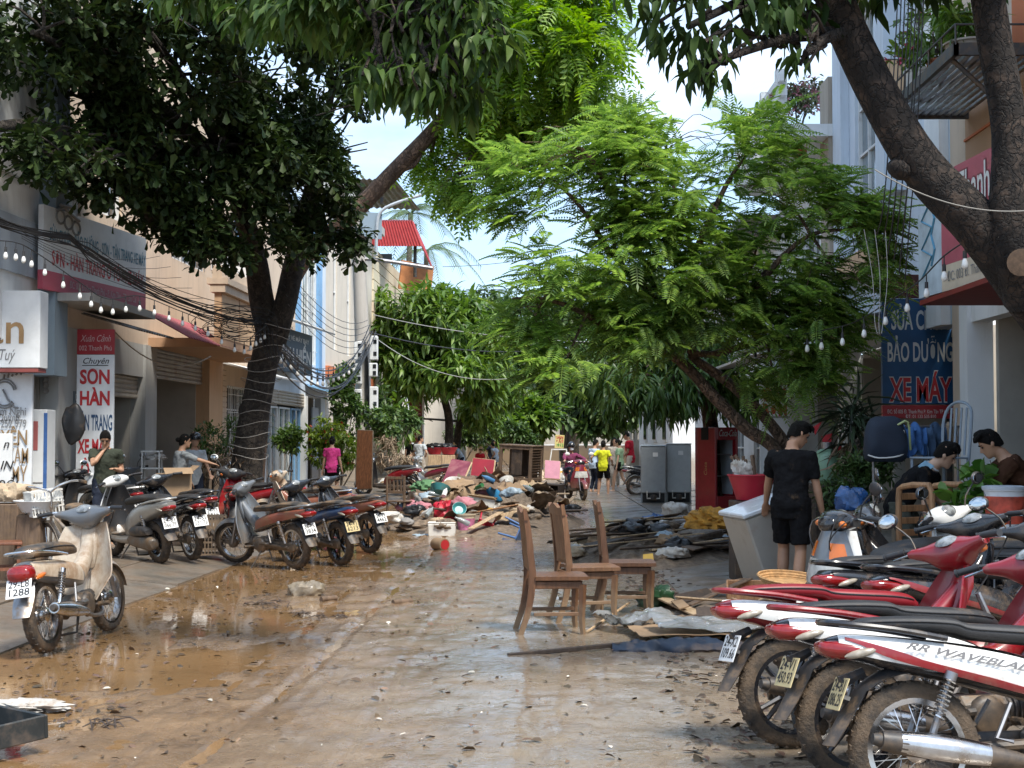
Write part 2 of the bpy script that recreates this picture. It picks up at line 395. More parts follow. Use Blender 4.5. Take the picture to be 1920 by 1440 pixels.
def ground():
    ys = [3.2]
    while ys[-1] < 95: ys.append(ys[-1]+max(.02, ys[-1]*.0062))
    ys = np.array(ys); nx = 190
    X = np.zeros((len(ys), nx)); Y = np.zeros_like(X)
    for i, y in enumerate(ys):
        X[i] = np.linspace(kerb_l(y)-.45, kerb_r(y)+.9, nx); Y[i] = y
    Z = mud_height(X, Y)
    v = np.stack([X, Y, Z], -1).reshape(-1, 3); a = np.arange(len(ys)-1)[:, None]*nx+np.arange(nx-1)[None]
    f = np.stack([a, a+1, a+nx+1, a+nx], -1).reshape(-1, 4)
    me = np_mesh('road', v, f)
    m = mk('wet_mud', (.25, .155, .08), .42, var=.3, vs=2.2, bump=.6, bs=38)
    nt = m.node_tree; N = nt.nodes; L = nt.links; b = N['Principled BSDF']; old = b.inputs['Base Color'].links[0].from_socket
    tc = N.new('ShaderNodeTexCoord'); sp = N.new('ShaderNodeSeparateXYZ'); L.new(tc.outputs['Object'], sp.inputs[0])
    # the middle of the road has been washed down to the grey concrete
    ma = N.new('ShaderNodeMath'); ma.operation = 'MULTIPLY_ADD'; ma.inputs[1].default_value = -ST; L.new(sp.outputs[1], ma.inputs[0]); L.new(sp.outputs[0], ma.inputs[2])
    n = N.new('ShaderNodeTexNoise'); n.inputs['Scale'].default_value = 1.1; n.inputs['Detail'].default_value = 8; n.inputs['Roughness'].default_value = .65; L.new(tc.outputs['Object'], n.inputs[0])
    ad = N.new('ShaderNodeMath'); ad.operation = 'MULTIPLY_ADD'; ad.inputs[1].default_value = 3.4; L.new(n.outputs[0], ad.inputs[0]); L.new(ma.outputs[0], ad.inputs[2])
    r = N.new('ShaderNodeMapRange'); r.inputs[1].default_value = -.35; r.inputs[2].default_value = 1.5; r.interpolation_type = 'SMOOTHSTEP'; L.new(ad.outputs[0], r.inputs[0])
    x = N.new('ShaderNodeMix'); x.data_type = 'RGBA'; x.inputs[7].default_value = (.31, .238, .165, 1); L.new(r.outputs[0], x.inputs[0]); L.new(old, x.inputs[6])
    n3 = N.new('ShaderNodeTexNoise'); n3.inputs['Scale'].default_value = 9; n3.inputs['Detail'].default_value = 9; n3.inputs['Roughness'].default_value = .75; L.new(tc.outputs['Object'], n3.inputs[0])
    r3 = N.new('ShaderNodeMapRange'); r3.inputs[1].default_value = .45; r3.inputs[2].default_value = .7; r3.inputs[4].default_value = .42; L.new(n3.outputs[0], r3.inputs[0])
    x2 = N.new('ShaderNodeMix'); x2.data_type = 'RGBA'; x2.inputs[7].default_value = (.14, .09, .05, 1); L.new(r3.outputs[0], x2.inputs[0]); L.new(x.outputs[2], x2.inputs[6]); L.new(x2.outputs[2], b.inputs['Base Color'])
    n2 = N.new('ShaderNodeTexNoise'); n2.inputs['Scale'].default_value = 2.4; n2.inputs['Detail'].default_value = 9; n2.inputs['Roughness'].default_value = .7; L.new(tc.outputs['Object'], n2.inputs[0])
    rr = N.new('ShaderNodeMapRange'); rr.inputs[1].default_value = .36; rr.inputs[2].default_value = .64; rr.inputs[3].default_value = .10; rr.inputs[4].default_value = .42; L.new(n2.outputs[0], rr.inputs[0]); L.new(rr.outputs[0], b.inputs['Roughness'])
    bp = [q for q in N if q.bl_idname == 'ShaderNodeBump'][0]; bp.inputs['Strength'].default_value = .85; hsock = bp.inputs['Height'].links[0].from_socket
    mp = N.new('ShaderNodeMapping'); mp.inputs['Scale'].default_value = (26, 5, 1); mp.inputs['Rotation'].default_value = (0, 0, .04); L.new(tc.outputs['Object'], mp.inputs[0]); n4 = N.new('ShaderNodeTexNoise'); n4.inputs['Scale'].default_value = 1; n4.inputs['Detail'].default_value = 7; n4.inputs['Roughness'].default_value = .7; L.new(mp.outputs[0], n4.inputs[0])
    m4 = N.new('ShaderNodeMath'); m4.operation = 'MULTIPLY_ADD'; m4.inputs[1].default_value = 1.6; L.new(n4.outputs[0], m4.inputs[0]); L.new(hsock, m4.inputs[2]); L.new(m4.outputs[0], bp.inputs['Height'])
    wet_film(m, tc.outputs['Object'], .42, .70, .85)
    o = mesh_obj('road', me, m, None, 180); tag(o, kind='structure')
    # standing muddy water fills everything below this level
    w = mk('muddy_water', (.22, .13, .06), .04, var=.2, vs=1.3, bump=.05, bs=6, spec=.6)
    mb = MB(); lev = .0015
    mb.add([(kerb_l(3)-.3, 3, lev), (kerb_r(3)+.6, 3, lev), (kerb_r(70)+.6, 70, lev), (kerb_l(70)-.3, 70, lev)], [(0, 1, 2, 3)])
    o = mb.build('puddle_water', w, None, 0); tag(o, kind='structure')
    # earth sheet to the horizon
    mb = MB(); mb.add([(-400, -60, -.15), (400, -60, -.15), (400, 900, -.15), (-400, 900, -.15)], [(0, 1, 2, 3)])
    o = mb.build('ground', mk('earth', (.16, .12, .08), .9, var=.3, vs=.2), None, 0); tag(o, kind='structure')
def np_mesh(name, v, f):
    me = bpy.data.meshes.new(name); v = np.asarray(v, np.float32); f = np.asarray(f, np.int32)
    me.vertices.add(len(v)); me.vertices.foreach_set('co', v.ravel())
    k = f.shape[1]; me.loops.add(f.size); me.loops.foreach_set('vertex_index', f.ravel())
    me.polygons.add(len(f)); me.polygons.foreach_set('loop_start', np.arange(len(f), dtype=np.int32)*k)
    me.update(calc_edges=True); return me
ground()
concrete = mk('pavement_concrete', (.19, .165, .135), .34, var=.3, vs=1.6, bump=.45, bs=22, dirt=.55, ds=1.6, dcol=(.13, .082, .045))
_n = concrete.node_tree.nodes.new('ShaderNodeTexCoord'); wet_film(concrete, _n.outputs['Object'], .35, .6, .8)
def pavement():
    # left pavement: a ramp of poured slabs rising from the road to the shop fronts
    root = thing('pavement', None, None); tag(root, kind='structure')
    y = 6.0; k = 0
    while y < 70:
        L_ = 1.9 if y < 40 else 6
        for lane, (a, b) in enumerate(((0, .95), (.95, 2.3), (2.3, 4.2))):
            mb = MB(); g = .012; pts = []
            def z(d, yy): return .012+PAV*min(1, d/1.0)+.02*max(0, d-1)/3+.008*math.sin(k*1.7+lane)
            off = .5*lane*.6
            jit = [random.uniform(-.012, .012) for _ in range(4)]
            xs = []
            for (d, yy, jj) in ((a+g, y+g+off, 0), (b-g, y+g+off, 1), (b-g, y+L_-g+off, 2), (a+g, y+L_-g+off, 3)):
                xs.append((kerb_l(yy)-d, yy, z(d, yy)+jit[jj]))
            bot = [(p[0], p[1], p[2]-.16) for p in xs]
            mb.add([xs[1], xs[0], xs[3], xs[2]]+[bot[1], bot[0], bot[3], bot[2]], [(0, 1, 2, 3), (1, 0, 4, 5), (2, 1, 5, 6), (3, 2, 6, 7), (0, 3, 7, 4)])
            mb.build('slab', concrete, root, 0)
        y += L_; k += 1
    # right pavement
    root = thing('pavement', None, None); tag(root, kind='structure'); y = 4.0; k = 0
    while y < 70:
        L_ = 2.4 if y < 40 else 6
        for lane, (a, b) in enumerate(((.05, 1.1), (1.1, 2.4), (2.4, 4.4))):
            mb = MB(); g = .012; xs = []
            for (d, yy) in ((a+g, y+g), (b-g, y+g), (b-g, y+L_-g), (a+g, y+L_-g)):
                xs.append((kerb_r(yy)+d, yy, .03+.06*min(1, d/.9)+random.uniform(-.008, .008)))
            bot = [(p[0], p[1], p[2]-.16) for p in xs]
            mb.add(xs+bot, [(0, 1, 2, 3), (1, 0, 4, 5), (2, 1, 5, 6), (3, 2, 6, 7), (0, 3, 7, 4)])
            mb.build('slab', concrete, root, 0)
        y += L_
pavement()
def pav_z(x, Y):
    d = kerb_l(Y)-x
    if d > 0: return .012+PAV*min(1, d)
    d = x-kerb_r(Y)
    return .03+.06*min(1, max(0, d/.9)) if d > 0 else .012
# ------------------------------------------------------------------ buildings
def xl(Y): return -7.3+(Y-13)*ST
def xr(Y): return 5.3+(Y-13)*.012
def YL(px, out=0): return (-7.3+out-13*ST)/((px-960)/FPX-ST)
def YR(px, out=0): return (5.3-out-13*.012)/((px-960)/FPX-.012)
def zz(py, Y): return P(960, py, Y).z
class Fac:
    """a shop front: (s, o, z) = metres of depth along the street, metres out from the wall, height"""
    def __init__(s, side): s.side = side
    def pt(s, Y, o, z): return Vector((xl(Y)+o, Y, z)) if s.side < 0 else Vector((xr(Y)-o, Y, z))
    def box(s, mb, Y0, Y1, o0, o1, z0, z1):
        p = [s.pt(Y, o, z) for z in (z0, z1) for (Y, o) in ((Y0, o0), (Y1, o0), (Y1, o1), (Y0, o1))]
        f = [(3,2,1,0),(4,5,6,7),(0,1,5,4),(1,2,6,5),(2,3,7,6),(3,0,4,7)]
        if s.side < 0: f = [tuple(reversed(q)) for q in f]
        mb.add(p, f); return mb
    def part(s, name, mat, par, *boxes, smooth=0):
        mb = MB()
        for b in boxes: s.box(mb, *b)
        return mb.build(name, mat, par, smooth)
    def wall(s, par, mat, Y0, Y1, z0, z1, ops=(), th=.22, name='wall'):
        ys = sorted({Y0, Y1, *[o[0] for o in ops], *[o[1] for o in ops]}); zs = sorted({z0, z1, *[o[2] for o in ops], *[o[3] for o in ops]})
        mb = MB()
        for a, b in zip(ys, ys[1:]):
            run = None
            for c, d in list(zip(zs, zs[1:]))+[(None, None)]:
                hole = c is None or any(o[0] <= a+1e-6 and b-1e-6 <= o[1] and o[2] <= c+1e-6 and d-1e-6 <= o[3] for o in ops)
                if hole:
                    if run: s.box(mb, a, b, -th, 0, *run)
                    run = None
                else: run = (run[0] if run else c, d)
        return mb.build(name, mat, par, 0)
    def window(s, par, Y0, Y1, z0, z1, fm, nm=2, nt=1, bars=0, o=-.1, glass=None, barm=None):
        w = .05; mb = MB()
        s.box(mb, Y0, Y1, o-.03, o+.05, z0, z0+w); s.box(mb, Y0, Y1, o-.03, o+.05, z1-w, z1)
        s.box(mb, Y0, Y0+w, o-.03, o+.05, z0+w, z1-w); s.box(mb, Y1-w, Y1, o-.03, o+.05, z0+w, z1-w)
        fr = mb.build('window', fm, par, 0)
        mb = MB()
        for i in range(1, nm): y = Y0+(Y1-Y0)*i/nm; s.box(mb, y-.02, y+.02, o-.025, o+.04, z0+w, z1-w)
        for i in range(1, nt+1): z = z0+(z1-z0)*i/(nt+1); s.box(mb, Y0+w, Y1-w, o-.022, o+.037, z-.018, z+.018)
        mb.build('mullion', fm, fr, 0)
        s.part('pane', glass or glass_dark, fr, (Y0+w, Y1-w, o-.012, o-.004, z0+w, z1-w))
        if bars:
            mb = MB()
            for i in range(bars): y = Y0+(Y1-Y0)*(i+.5)/bars; s.box(mb, y-.008, y+.008, .01, .026, z0, z1)
            for i in range(4): z = z0+(z1-z0)*(i+.5)/4; s.box(mb, Y0, Y1, .027, .04, z-.008, z+.008)
            mb.build('grille', barm or steel, fr, 0)
        return fr
    def shutter(s, par, mat, Y0, Y1, z0, z1, o=-.12, step=.085):
        mb = MB(); z = z0
        while z < z1:
            h = min(step, z1-z)
            p = [s.pt(Y, oo, q) for Y in (Y0, Y1) for oo, q in ((o, z), (o+.022, z+h*.3), (o+.022, z+h*.7), (o, z+h))]
            f = [(0, 4, 5, 1), (1, 5, 6, 2), (2, 6, 7, 3)]
            mb.add(p, f if s.side < 0 else [tuple(reversed(q)) for q in f]); z += step
        return mb.build('shutter', mat, par, 30)
    def room(s, par, Y0, Y1, z0, z1, depth=4):
        """dim shop interior"""
        d = mk('interior_plaster', (.42, .39, .34), .9, var=.2, vs=1); mb = MB()
        s.box(mb, Y0, Y1, -depth-.1, -depth, z0, z1); s.box(mb, Y0-.1, Y0, -depth, -.23, z0, z1); s.box(mb, Y1, Y1+.1, -depth, -.23, z0, z1)
        s.box(mb, Y0, Y1, -depth, -.23, z1, z1+.1); s.box(mb, Y0, Y1, -depth, -.005, z0-.05, z0)
        return mb.build('shop_interior', d, par, 0)
FL, FR = Fac(-1), Fac(1)
w_white = wall_mat('plaster_white', (.76, .77, .76)); w_tan = wall_mat('plaster_tan', (.62, .49, .37)); w_orange = wall_mat('plaster_orange', (.60, .40, .24))
w_grey = wall_mat('plaster_grey', (.40, .40, .38), .5); w_blue = wall_mat('plaster_blue', (.36, .50, .66)); w_beige = wall_mat('plaster_beige', (.62, .56, .47)); w_slate = wall_mat('plaster_slate', (.20, .26, .31)); w_cream = wall_mat('plaster_cream', (.66, .58, .42)); w_brown = wall_mat('plaster_brown', (.44, .26, .15)); w_rust = wall_mat('plaster_rust', (.55, .16, .06)); w_pale = wall_mat('plaster_pale_blue', (.60, .67, .74), .3)
w_bluegrey = wall_mat('plaster_bluegrey', (.44, .50, .56))
shut_grey = mk('shutter_grey', (.30, .29, .27), .5, .3, var=.15, dirt=.3, ds=2); shut_beige = mk('shutter_beige', (.42, .37, .30), .6, var=.1, dirt=.25, ds=2)
white_paint = mk('white_paint', (.72, .73, .72), .5, var=.05, dirt=.12, ds=3); blue_paint = mk('blue_paint', (.22, .42, .66), .5, var=.08, dirt=.12, ds=3)
sign_white = mk('sign_white', (.70, .72, .73), .4, var=.08, dirt=.16, ds=2.5, dcol=(.45, .41, .34)); sign_red = mk('sign_red', (.36, .028, .035), .4, var=.1, dirt=.1, ds=3); sign_pink = mk('sign_pink', (.50, .09, .13), .5, var=.12, vs=2)
red_ink = mk('red_ink', (.46, .025, .03), .5, var=.05); blue_ink = mk('blue_ink', (.03, .075, .16), .5, var=.05); teal_ink = mk('teal_ink', (.06, .22, .33), .5, var=.1); white_ink = mk('white_ink', (.62, .62, .60), .5, var=.05); gold = mk('gold_letters', (.38, .24, .12), .38, .55, var=.2); grey_ink = mk('grey_ink', (.2, .2, .2), .6, var=.1); pale_ink = mk('pale_ink', (.55, .38, .36), .5, var=.05)
roof_tin = mk('roof_tin', (.24, .24, .24), .55, .5, var=.2, dirt=.5, ds=3); red_tin = mk('red_tin', (.34, .035, .035), .5, .1, var=.15, dirt=.15, ds=2); maroon_tin = mk('maroon_tin', (.30, .06, .075), .6, var=.2, dirt=.35, ds=4)
iron = mk('iron', (.06, .06, .06), .6, .5, var=.2, dirt=.4, ds=8); glass_pale = mk('pale_glass', (.16, .2, .22), .08, var=.15, spec=.8)
def corrug(mb, A, B, C, D, n, amp, th=.004):
    A, B, C, D = map(Vector, (A, B, C, D)); nn = (B-A).cross(D-A).normalized()
    mb.sheet(lambda u, v: (A*(1-u)+B*u)*(1-v)+(D*(1-u)+C*u)*v+nn*amp*math.sin(u*n*2*PI), n*6, 2, th); return mb
X1 = Vector((1, 0, 0)); Z1 = Vector((0, 0, 1)); Y1v = Vector((0, 1, 0))

# -- white shop, far left
b = thing('shophouse', 'white shophouse with grey-blue band at the far left edge', 'building')
FL.wall(b, w_white, 13, 20.9, 3.0, 10, [(17.4, 18.8, 6.2, 8)]); FL.window(b, 17.4, 18.8, 6.2, 8, white_paint)
FL.part('band', w_bluegrey, b, (13, 20.9, .003, .05, 3.95, 4.75)); FL.part('wall', w_grey, b, (13, 18.6, -.2, 0, 0, 3.0))
for z in (5.3, 5.95, 7.1): FL.part('groove_trim', w_grey, b, (13, 20.9, .003, .02, z, z+.04))
FL.part('side_wall', w_white, b, (20.72, 20.9, -6, -.23, 3, 10))
sg = thing('shop_sign', 'white light-box sign with gold raised letters at the left edge', 'sign')
p0 = P(75, 690, 19.6); zt = zz(545, 19.6)
mb = MB(); mb.box((p0.x-1.2, 19.75, (p0.z+zt)/2), (2.4, .35, zt-p0.z), bev=.01); mb.build('box', sign_white, sg, 0)
mb = MB(); mb.box((p0.x-1.2, 19.75, p0.z-.03), (2.36, .33, .05)); mb.build('trim', mk('red_brown', (.25, .06, .05), .6), sg, 0)
text('an', .62, gold, sg, P(10, 618, 19.57), X1, Z1, bold=.01, ext=.05); text('nh Tuý', .22, grey_ink, sg, P(-2, 666, 19.57), X1, Z1, shear=.3, width=.42)
sg = thing('sign_panel', 'white standing panel with spa lettering and round emblem under the light-box', 'sign')
q0 = P(57, 955, 19.9); q1 = P(57, 700, 19.9)
mb = MB(); mb.box((q0.x-.9, 19.95, (q0.z+q1.z)/2), (1.8, .06, q1.z-q0.z), bev=.008); mb.build('panel', sign_white, sg, 0)
for s_, px, py, h, w_, m_, sh in (('Hâm Nghi', 15, 772, .13, .5, grey_ink, 0), ('Quỳnh', 16, 783.5, .12, .3, grey_ink, 0), ('08 252 979', 16, 795, .13, .5, grey_ink, 0), ('XUYÊN', 8, 822, .24, .66, gold, 0), ('PHUN XĂM', 6, 856, .24, .7, gold, 0), ('THẨM MỸ', 4, 890, .24, .7, gold, 0), ('GỘI', 8, 925, .24, .6, gold, 0)):
    text(s_, h*1.25, m_, sg, P(px, py, 19.9), X1, Z1, bold=.01, width=w_)
mb = MB(); c = P(8, 738, 19.9)
for r_ in (.14, .17): mb.tube([c+Vector((math.cos(a)*r_, 0, math.sin(a)*r_*1.2)) for a in np.linspace(.3, 5.6, 20)], .012, 5)
mb.tube([c+Vector((x, 0, z)) for x, z in ((-.02, .06), (.05, -.08), (.14, -.19), (.2, -.2))], .014, 5)
for k in range(5): mb.tube([c+Vector((-.02+.06*k, 0, .2+.02*k)), c+Vector((-.0+.06*k, 0, .27+.015*(k % 2)))], .014, 5)
mb.build('emblem', grey_ink, sg)
sg = thing('sign_panel', 'small white panel with dark italic lettering at left frame edge', 'sign')
mb = MB(); c = P(8, 885, 17.6); mb.box(c, (.2, .05, .95), bev=.006); mb.build('panel', sign_white, sg, 0)
for s_, py in (('n', 833), ('IN', 873), ('ĐỎI', 910)): text(s_, .15, ink, sg, P(11, py, 17.56), X1, Z1, shear=.3, bold=.01)

# -- tan shophouse with the big banner
b = thing('shophouse', 'tan shophouse under the long white and pink repair banner', 'building')
yA, yB = 20.9, 26.5
FL.wall(b, w_tan, yA+.55, yB, 3.35, 9.5, [(21.9, 22.7, 4.2, 6.2), (23.6, 24.8, 5.4, 7.2)])
FL.window(b, 21.9, 22.7, 4.2, 6.2, white_paint, glass=mk('curtain', (.55, .5, .42), .8, var=.2, stretch=(8, 8, .5))); FL.window(b, 23.6, 24.8, 5.4, 7.2, white_paint)
FL.part('pilaster', w_slate, b, (yA, yA+.54, -.2, .25, 2.55, 9.5))
FL.part('pillar', w_grey, b, (21.65, 22.9, -.25, .05, 0, 3.35)); FL.part('pillar', w_grey, b, (26.15, 26.5, -.25, .05, 0, 3.35))
FL.part('lintel', w_grey, b, (22.9, 26.15, -.2, 0, 2.75, 3.35)); FL.part('lintel', w_grey, b, (yA+.56, 21.65, -.2, -.05, 3.0, 3.34))
FL.shutter(b, shut_grey, yA+.56, 21.65, 2.3, 3.0); FL.shutter(b, shut_beige, 22.9, 26.15, 2.35, 2.75)
FL.part('door_panel', shut_beige, b, (23.3, 25.7, -.5, -.45, .1, 2.4)); FL.room(b, 22.95, 26.1, .12, 3.2)
FL.room(b, yA+.56, 21.6, .12, 3.0, 2.5)
for z in (4.6, 6.6): FL.part('groove_trim', w_brown, b, (21.5, yB, .002, .015, z, z+.025))
FL.part('canopy_slab', w_grey, b, (21.0, 24.3, .052, .75, 3.66, 3.78))
mb = MB(); corrug(mb, FL.pt(22.6, .06, 3.62), FL.pt(24.6, .06, 3.62), FL.pt(24.6, 1.0, 3.35), FL.pt(22.6, 1.0, 3.35), 14, .02); mb.build('tin_canopy', roof_tin, b, 30)
mb = MB(); corrug(mb, FL.pt(24.3, .45, 3.86), FL.pt(27.9, .45, 3.86), FL.pt(27.9, 1.35, 3.35), FL.pt(24.3, 1.35, 3.35), 34, .016); mb.build('maroon_canopy', maroon_tin, b, 30)
FL.part('number_plate', mk('number_blue', (.08, .11, .13), .5), b, (22.3, 22.62, .052, .06, 2.1, 2.36))
text('002', .16, white_ink, b, FL.pt(22.46, .066, 2.26), (0, 1, 0), Z1)
sg = thing('banner_sign', 'long white and pink banner for car and motorbike painting above the shop', 'sign')
a0 = P(80, 541, 20.5); a1 = P(273, 580, 24.0); a1.z = a0.z; up = zz(383, 20.5)-a0.z
dr = (a1-a0).normalized(); n_ = dr.cross(Z1).normalized(); wd = (a1-a0).length
mb = MB(); mb.prism([(0, .28), (wd, .28), (wd, up), (0, up)], a0, dr, Z1, -n_, .08); mb.build('panel', sign_white, sg, 0)
mb = MB(); mb.prism([(0, 0), (wd, 0), (wd, .279), (0, .279)], a0, dr, Z1, -n_, .082); mb.build('strip', sign_pink, sg, 0)
def onb(u, v, k=.006): return a0+dr*u+Z1*v+n_*k
text('SƠN - HÀN TRANG Ô TÔ - XE MÁY', .3, red_ink, sg, onb(wd*.52, .47), dr, Z1, bold=.02, width=wd*.9)
text('SỬA CHỮA - BẢO DƯỠNG - SƠN - TÂN TRANG XE MÁY', .26, teal_ink, sg, onb(wd*.52, .82), dr, Z1, bold=.015, width=wd*.94)
text('ĐC: 002 Đường Thanh Phú - P. Kim Tân - TP. Lào Cai', .15, pale_ink, sg, onb(wd*.56, .14), dr, Z1, bold=.01, width=wd*.66)
mb = MB()
for k in range(3):
    c = onb(.5+.25*k, 1.12-.05*k); mb.tube([c+dr*(.13*math.cos(a))+Z1*(.1*math.sin(a)) for a in np.linspace(0, 6.28, 14)], .018, 5)
mb.tube([onb(.35, 1.2), onb(.6, 1.28), onb(.85, 1.2), onb(1.1, 1.15)], .025, 5); mb.tube([onb(.5, 1.3), onb(.9, 1.32)], .03, 5); mb.build('emblem', grey_ink, sg)
sg = thing('vertical_sign', 'tall white sign under a red header standing by the left pillar', 'sign')
c0, c1 = P(140, 975, 22), P(214, 618, 22); xm = (c0.x+c1.x)/2; w = c1.x-c0.x; zb = P(0, 665, 22).z
mb = MB(); mb.box((xm, 22.04, (.15+zb)/2), (w, .06, zb-.15), bev=.006); mb.build('panel', sign_white, sg, 0)
mb = MB(); mb.box((xm, 22.04, (zb+c1.z)/2+.006), (w, .062, c1.z-zb), bev=.006); mb.build('header', sign_red, sg, 0)
for s_, py, h, wf, m_, sh, bo in (('Xuân Cảnh', 635, .15, .82, pale_ink, .35, .0), ('002 Thanh Phú', 653, .11, .88, pale_ink, 0, .005), ('Chuyên', 677, .13, .7, ink, .35, .005), ('SƠN', 708, .30, .8, red_ink, 0, .035), ('HÀN', 748, .30, .8, red_ink, 0, .035), ('TÂN TRANG', 794, .34, .96, blue_ink, 0, .02), ('XE MÁY', 838, .30, .9, red_ink, 0, .03), ('Ô TÔ', 880, .30, .7, red_ink, 0, .03)):
    text(s_, h, m_, sg, (xm, 22.004, P(0, py, 22).z), X1, Z1, bold=bo, shear=sh, width=w*wf)
mb = MB(); mb.box((xm, 22.006, P(0, 685, 22).z), (w*.7, .004, .012)); mb.build('underline', ink, sg, 0)

# -- orange shophouse with projecting balcony
b = thing('shophouse', 'orange shophouse with a deep balcony and half-rolled shutter', 'building')
FL.wall(b, w_tan, 26.5, 32, 3.5, 9, [(28, 30.6, 5.2, 7.4)]); FL.window(b, 28, 30.6, 5.2, 7.4, white_paint, nm=3, bars=10)
FL.part('pillar', w_orange, b, (30.8, 32, -.25, .06, 0, 3.35)); FL.part('pillar', w_grey, b, (26.5, 26.9, -.25, .04, 0, 3.35))
FL.shutter(b, shut_grey, 26.9, 30.8, 2.78, 3.4); FL.room(b, 26.95, 30.75, .12, 3.45, 5)
FL.part('balcony_slab', w_brown, b, (26.45, 32, .002, 1.35, 3.33, 3.5)); FL.part('balcony_parapet', w_orange, b, (26.45, 32, 1.23, 1.36, 3.503, 4.35))
FL.part('cornice', w_tan, b, (26.4, 32.05, 1.16, 1.44, 4.353, 4.5), (26.38, 32.07, 1.1, 1.5, 4.503, 4.62)); FL.part('cornice', w_tan, b, (26.4, 32.02, 1.2, 1.38, 4.62, 4.85))
for yy in (26.45, 27.9, 29.4, 30.8): FL.part('joint', w_brown, b, (yy, yy+.02, 1.362, 1.37, 3.51, 4.35))
for k, yy in enumerate((28.0, 30.0)):
    ac = thing('air_conditioner', ['white outdoor air conditioner unit on the orange balcony, nearer one', 'white outdoor air conditioner unit on the orange balcony, farther one'][k], 'air conditioner', FL.pt(yy, 1.0, 4.86), group='air conditioner units on the balcony')
    mb = MB(); mb.box((0, 0, .3), (.3, .85, .55), bev=.02); mb.build('casing', white_paint, ac, 0)
    mb = MB()
    for r_ in (.06, .11, .16, .2): mb.lathe([(r_-.006, 0), (r_+.006, .01)], (.155, .12, .3), 'X', 18)
    mb.build('fan_grille', iron, ac)
    mb = MB(); mb.box((0, -.25, .01), (.3, .05, .04)); mb.box((0, .25, .01), (.3, .05, .04)); mb.build('bracket', iron, ac, 0)
# -- low house with grille window
b = thing('shophouse', 'narrow tan house with barred window and white awning', 'building')
FL.wall(b, w_tan, 32, 36.3, 0, 8.6, [(32.6, 35.6, 1.2, 2.85), (33.2, 35, 5.0, 6.8)]); FL.window(b, 32.6, 35.6, 1.2, 2.85, white_paint, nm=4, nt=2, bars=14, barm=white_paint); FL.window(b, 33.2, 35, 5, 6.8, blue_paint)
FL.room(b, 32.3, 36, .1, 3); mb = MB(); mb.sheet(lambda u, v: FL.pt(32.1+4*u, .01+1.1*v, 3.35-.3*v), 2, 2, .04); mb.build('awning', white_paint, b, 0)
mb = MB()
for i in range(26):
    FL.box(mb, 32.05+(.02 if i % 2 else 0), 32.5, .002, .035, .3+i*.12, .3+i*.12+.1)
mb.build('brick_quoin', w_tan, b, 0)
# -- blue-trimmed shop
b = thing('shophouse', 'blue trimmed two-storey shop with white windows behind the tree', 'building')
FL.wall(b, w_pale, 36.3, 46, 2.9, 9.2, [(37.4, 39.2, 5.2, 7.6), (41.3, 44.2, 3.9, 7.2)]); FL.window(b, 37.4, 39.2, 5.2, 7.6, white_paint, nm=2); FL.window(b, 41.3, 44.2, 3.9, 7.2, white_paint, nm=3, nt=1, bars=8, barm=white_paint, glass=glass_pale)
FL.part('window_surround', blue_paint, b, (40.7, 41.25, .003, .1, 3.7, 7.6), (44.25, 44.8, .003, .1, 3.7, 7.6), (40.7, 44.8, .003, .12, 7.6, 8.0)); FL.part('ledge', w_blue, b, (36.3, 46, .003, .3, 8.2, 8.45)); FL.part('corner_pilaster', w_tan, b, (36.3, 40.6, .003, .05, 4.3, 8.2))
FL.part('wall', w_pale, b, (45.2, 46, -.2, 0, 0, 2.9)); FL.part('pillar', white_paint, b, (36.3, 36.6, -.1, .08, 0, 2.9)); FL.part('pillar', white_paint, b, (42.2, 42.5, -.1, .08, 0, 2.9)); FL.room(b, 36.6, 42.2, .1, 2.9, 4)
FL.shutter(b, shut_beige, 36.6, 42.2, 2.55, 2.95, o=.0)
for ya, yb in ((37.2, 38.7), (38.9, 40.4), (40.6, 42.0)): FL.window(b, ya, yb, .15, 2.5, white_paint if ya < 40 else blue_paint, nm=2, nt=0, glass=glass_pale)
FL.room(b, 42.6, 45.1, .1, 2.9, 3); FL.part('door', w_bluegrey, b, (44.0, 45.1, -.1, -.05, .1, 2.6)); mb = MB(); mb.sheet(lambda u, v: FL.pt(42.4+4*u, .01+1.0*v, 3.25-.3*v), 2, 2, .05); mb.build('awning', blue_paint, b, 0)
sg = thing('shop_sign', 'navy shop sign with white upright lettering behind the left tree', 'sign')
a0, a1 = P(515, 692, 36.5), P(585, 702, 40.5); a1.z = a0.z; dr = (a1-a0).normalized(); n_ = dr.cross(Z1).normalized(); wd = (a1-a0).length; up = 1.15
navy = mk('sign_navy', (.025, .06, .10), .45, var=.15, dirt=.1); mb = MB(); mb.prism([(0, 0), (wd, 0), (wd, up), (0, up)], a0, dr, Z1, -n_, .1); mb.build('panel', navy, sg, 0)
text('VĨNH HIỀN', .52, white_ink, sg, a0+dr*wd*.5+Z1*.45+n_*.008, dr, Z1, bold=.03, width=wd*.92); text('ĐẠI LÝ VÉ MÁY BAY', .17, white_ink, sg, a0+dr*wd*.5+Z1*.92+n_*.008, dr, Z1, bold=.02, width=wd*.8); text('ĐT: 0203 820 258', .12, white_ink, sg, a0+dr*wd*.5+Z1*.12+n_*.008, dr, Z1, bold=.01, width=wd*.6)
mb = MB(); mb.sheet(lambda u, v: a0+dr*(wd+.3)*u+Z1*(up+.35-.3*v)+n_*(v*.8-.2), 2, 2, .05); mb.build('hood', w_grey, sg, 0)
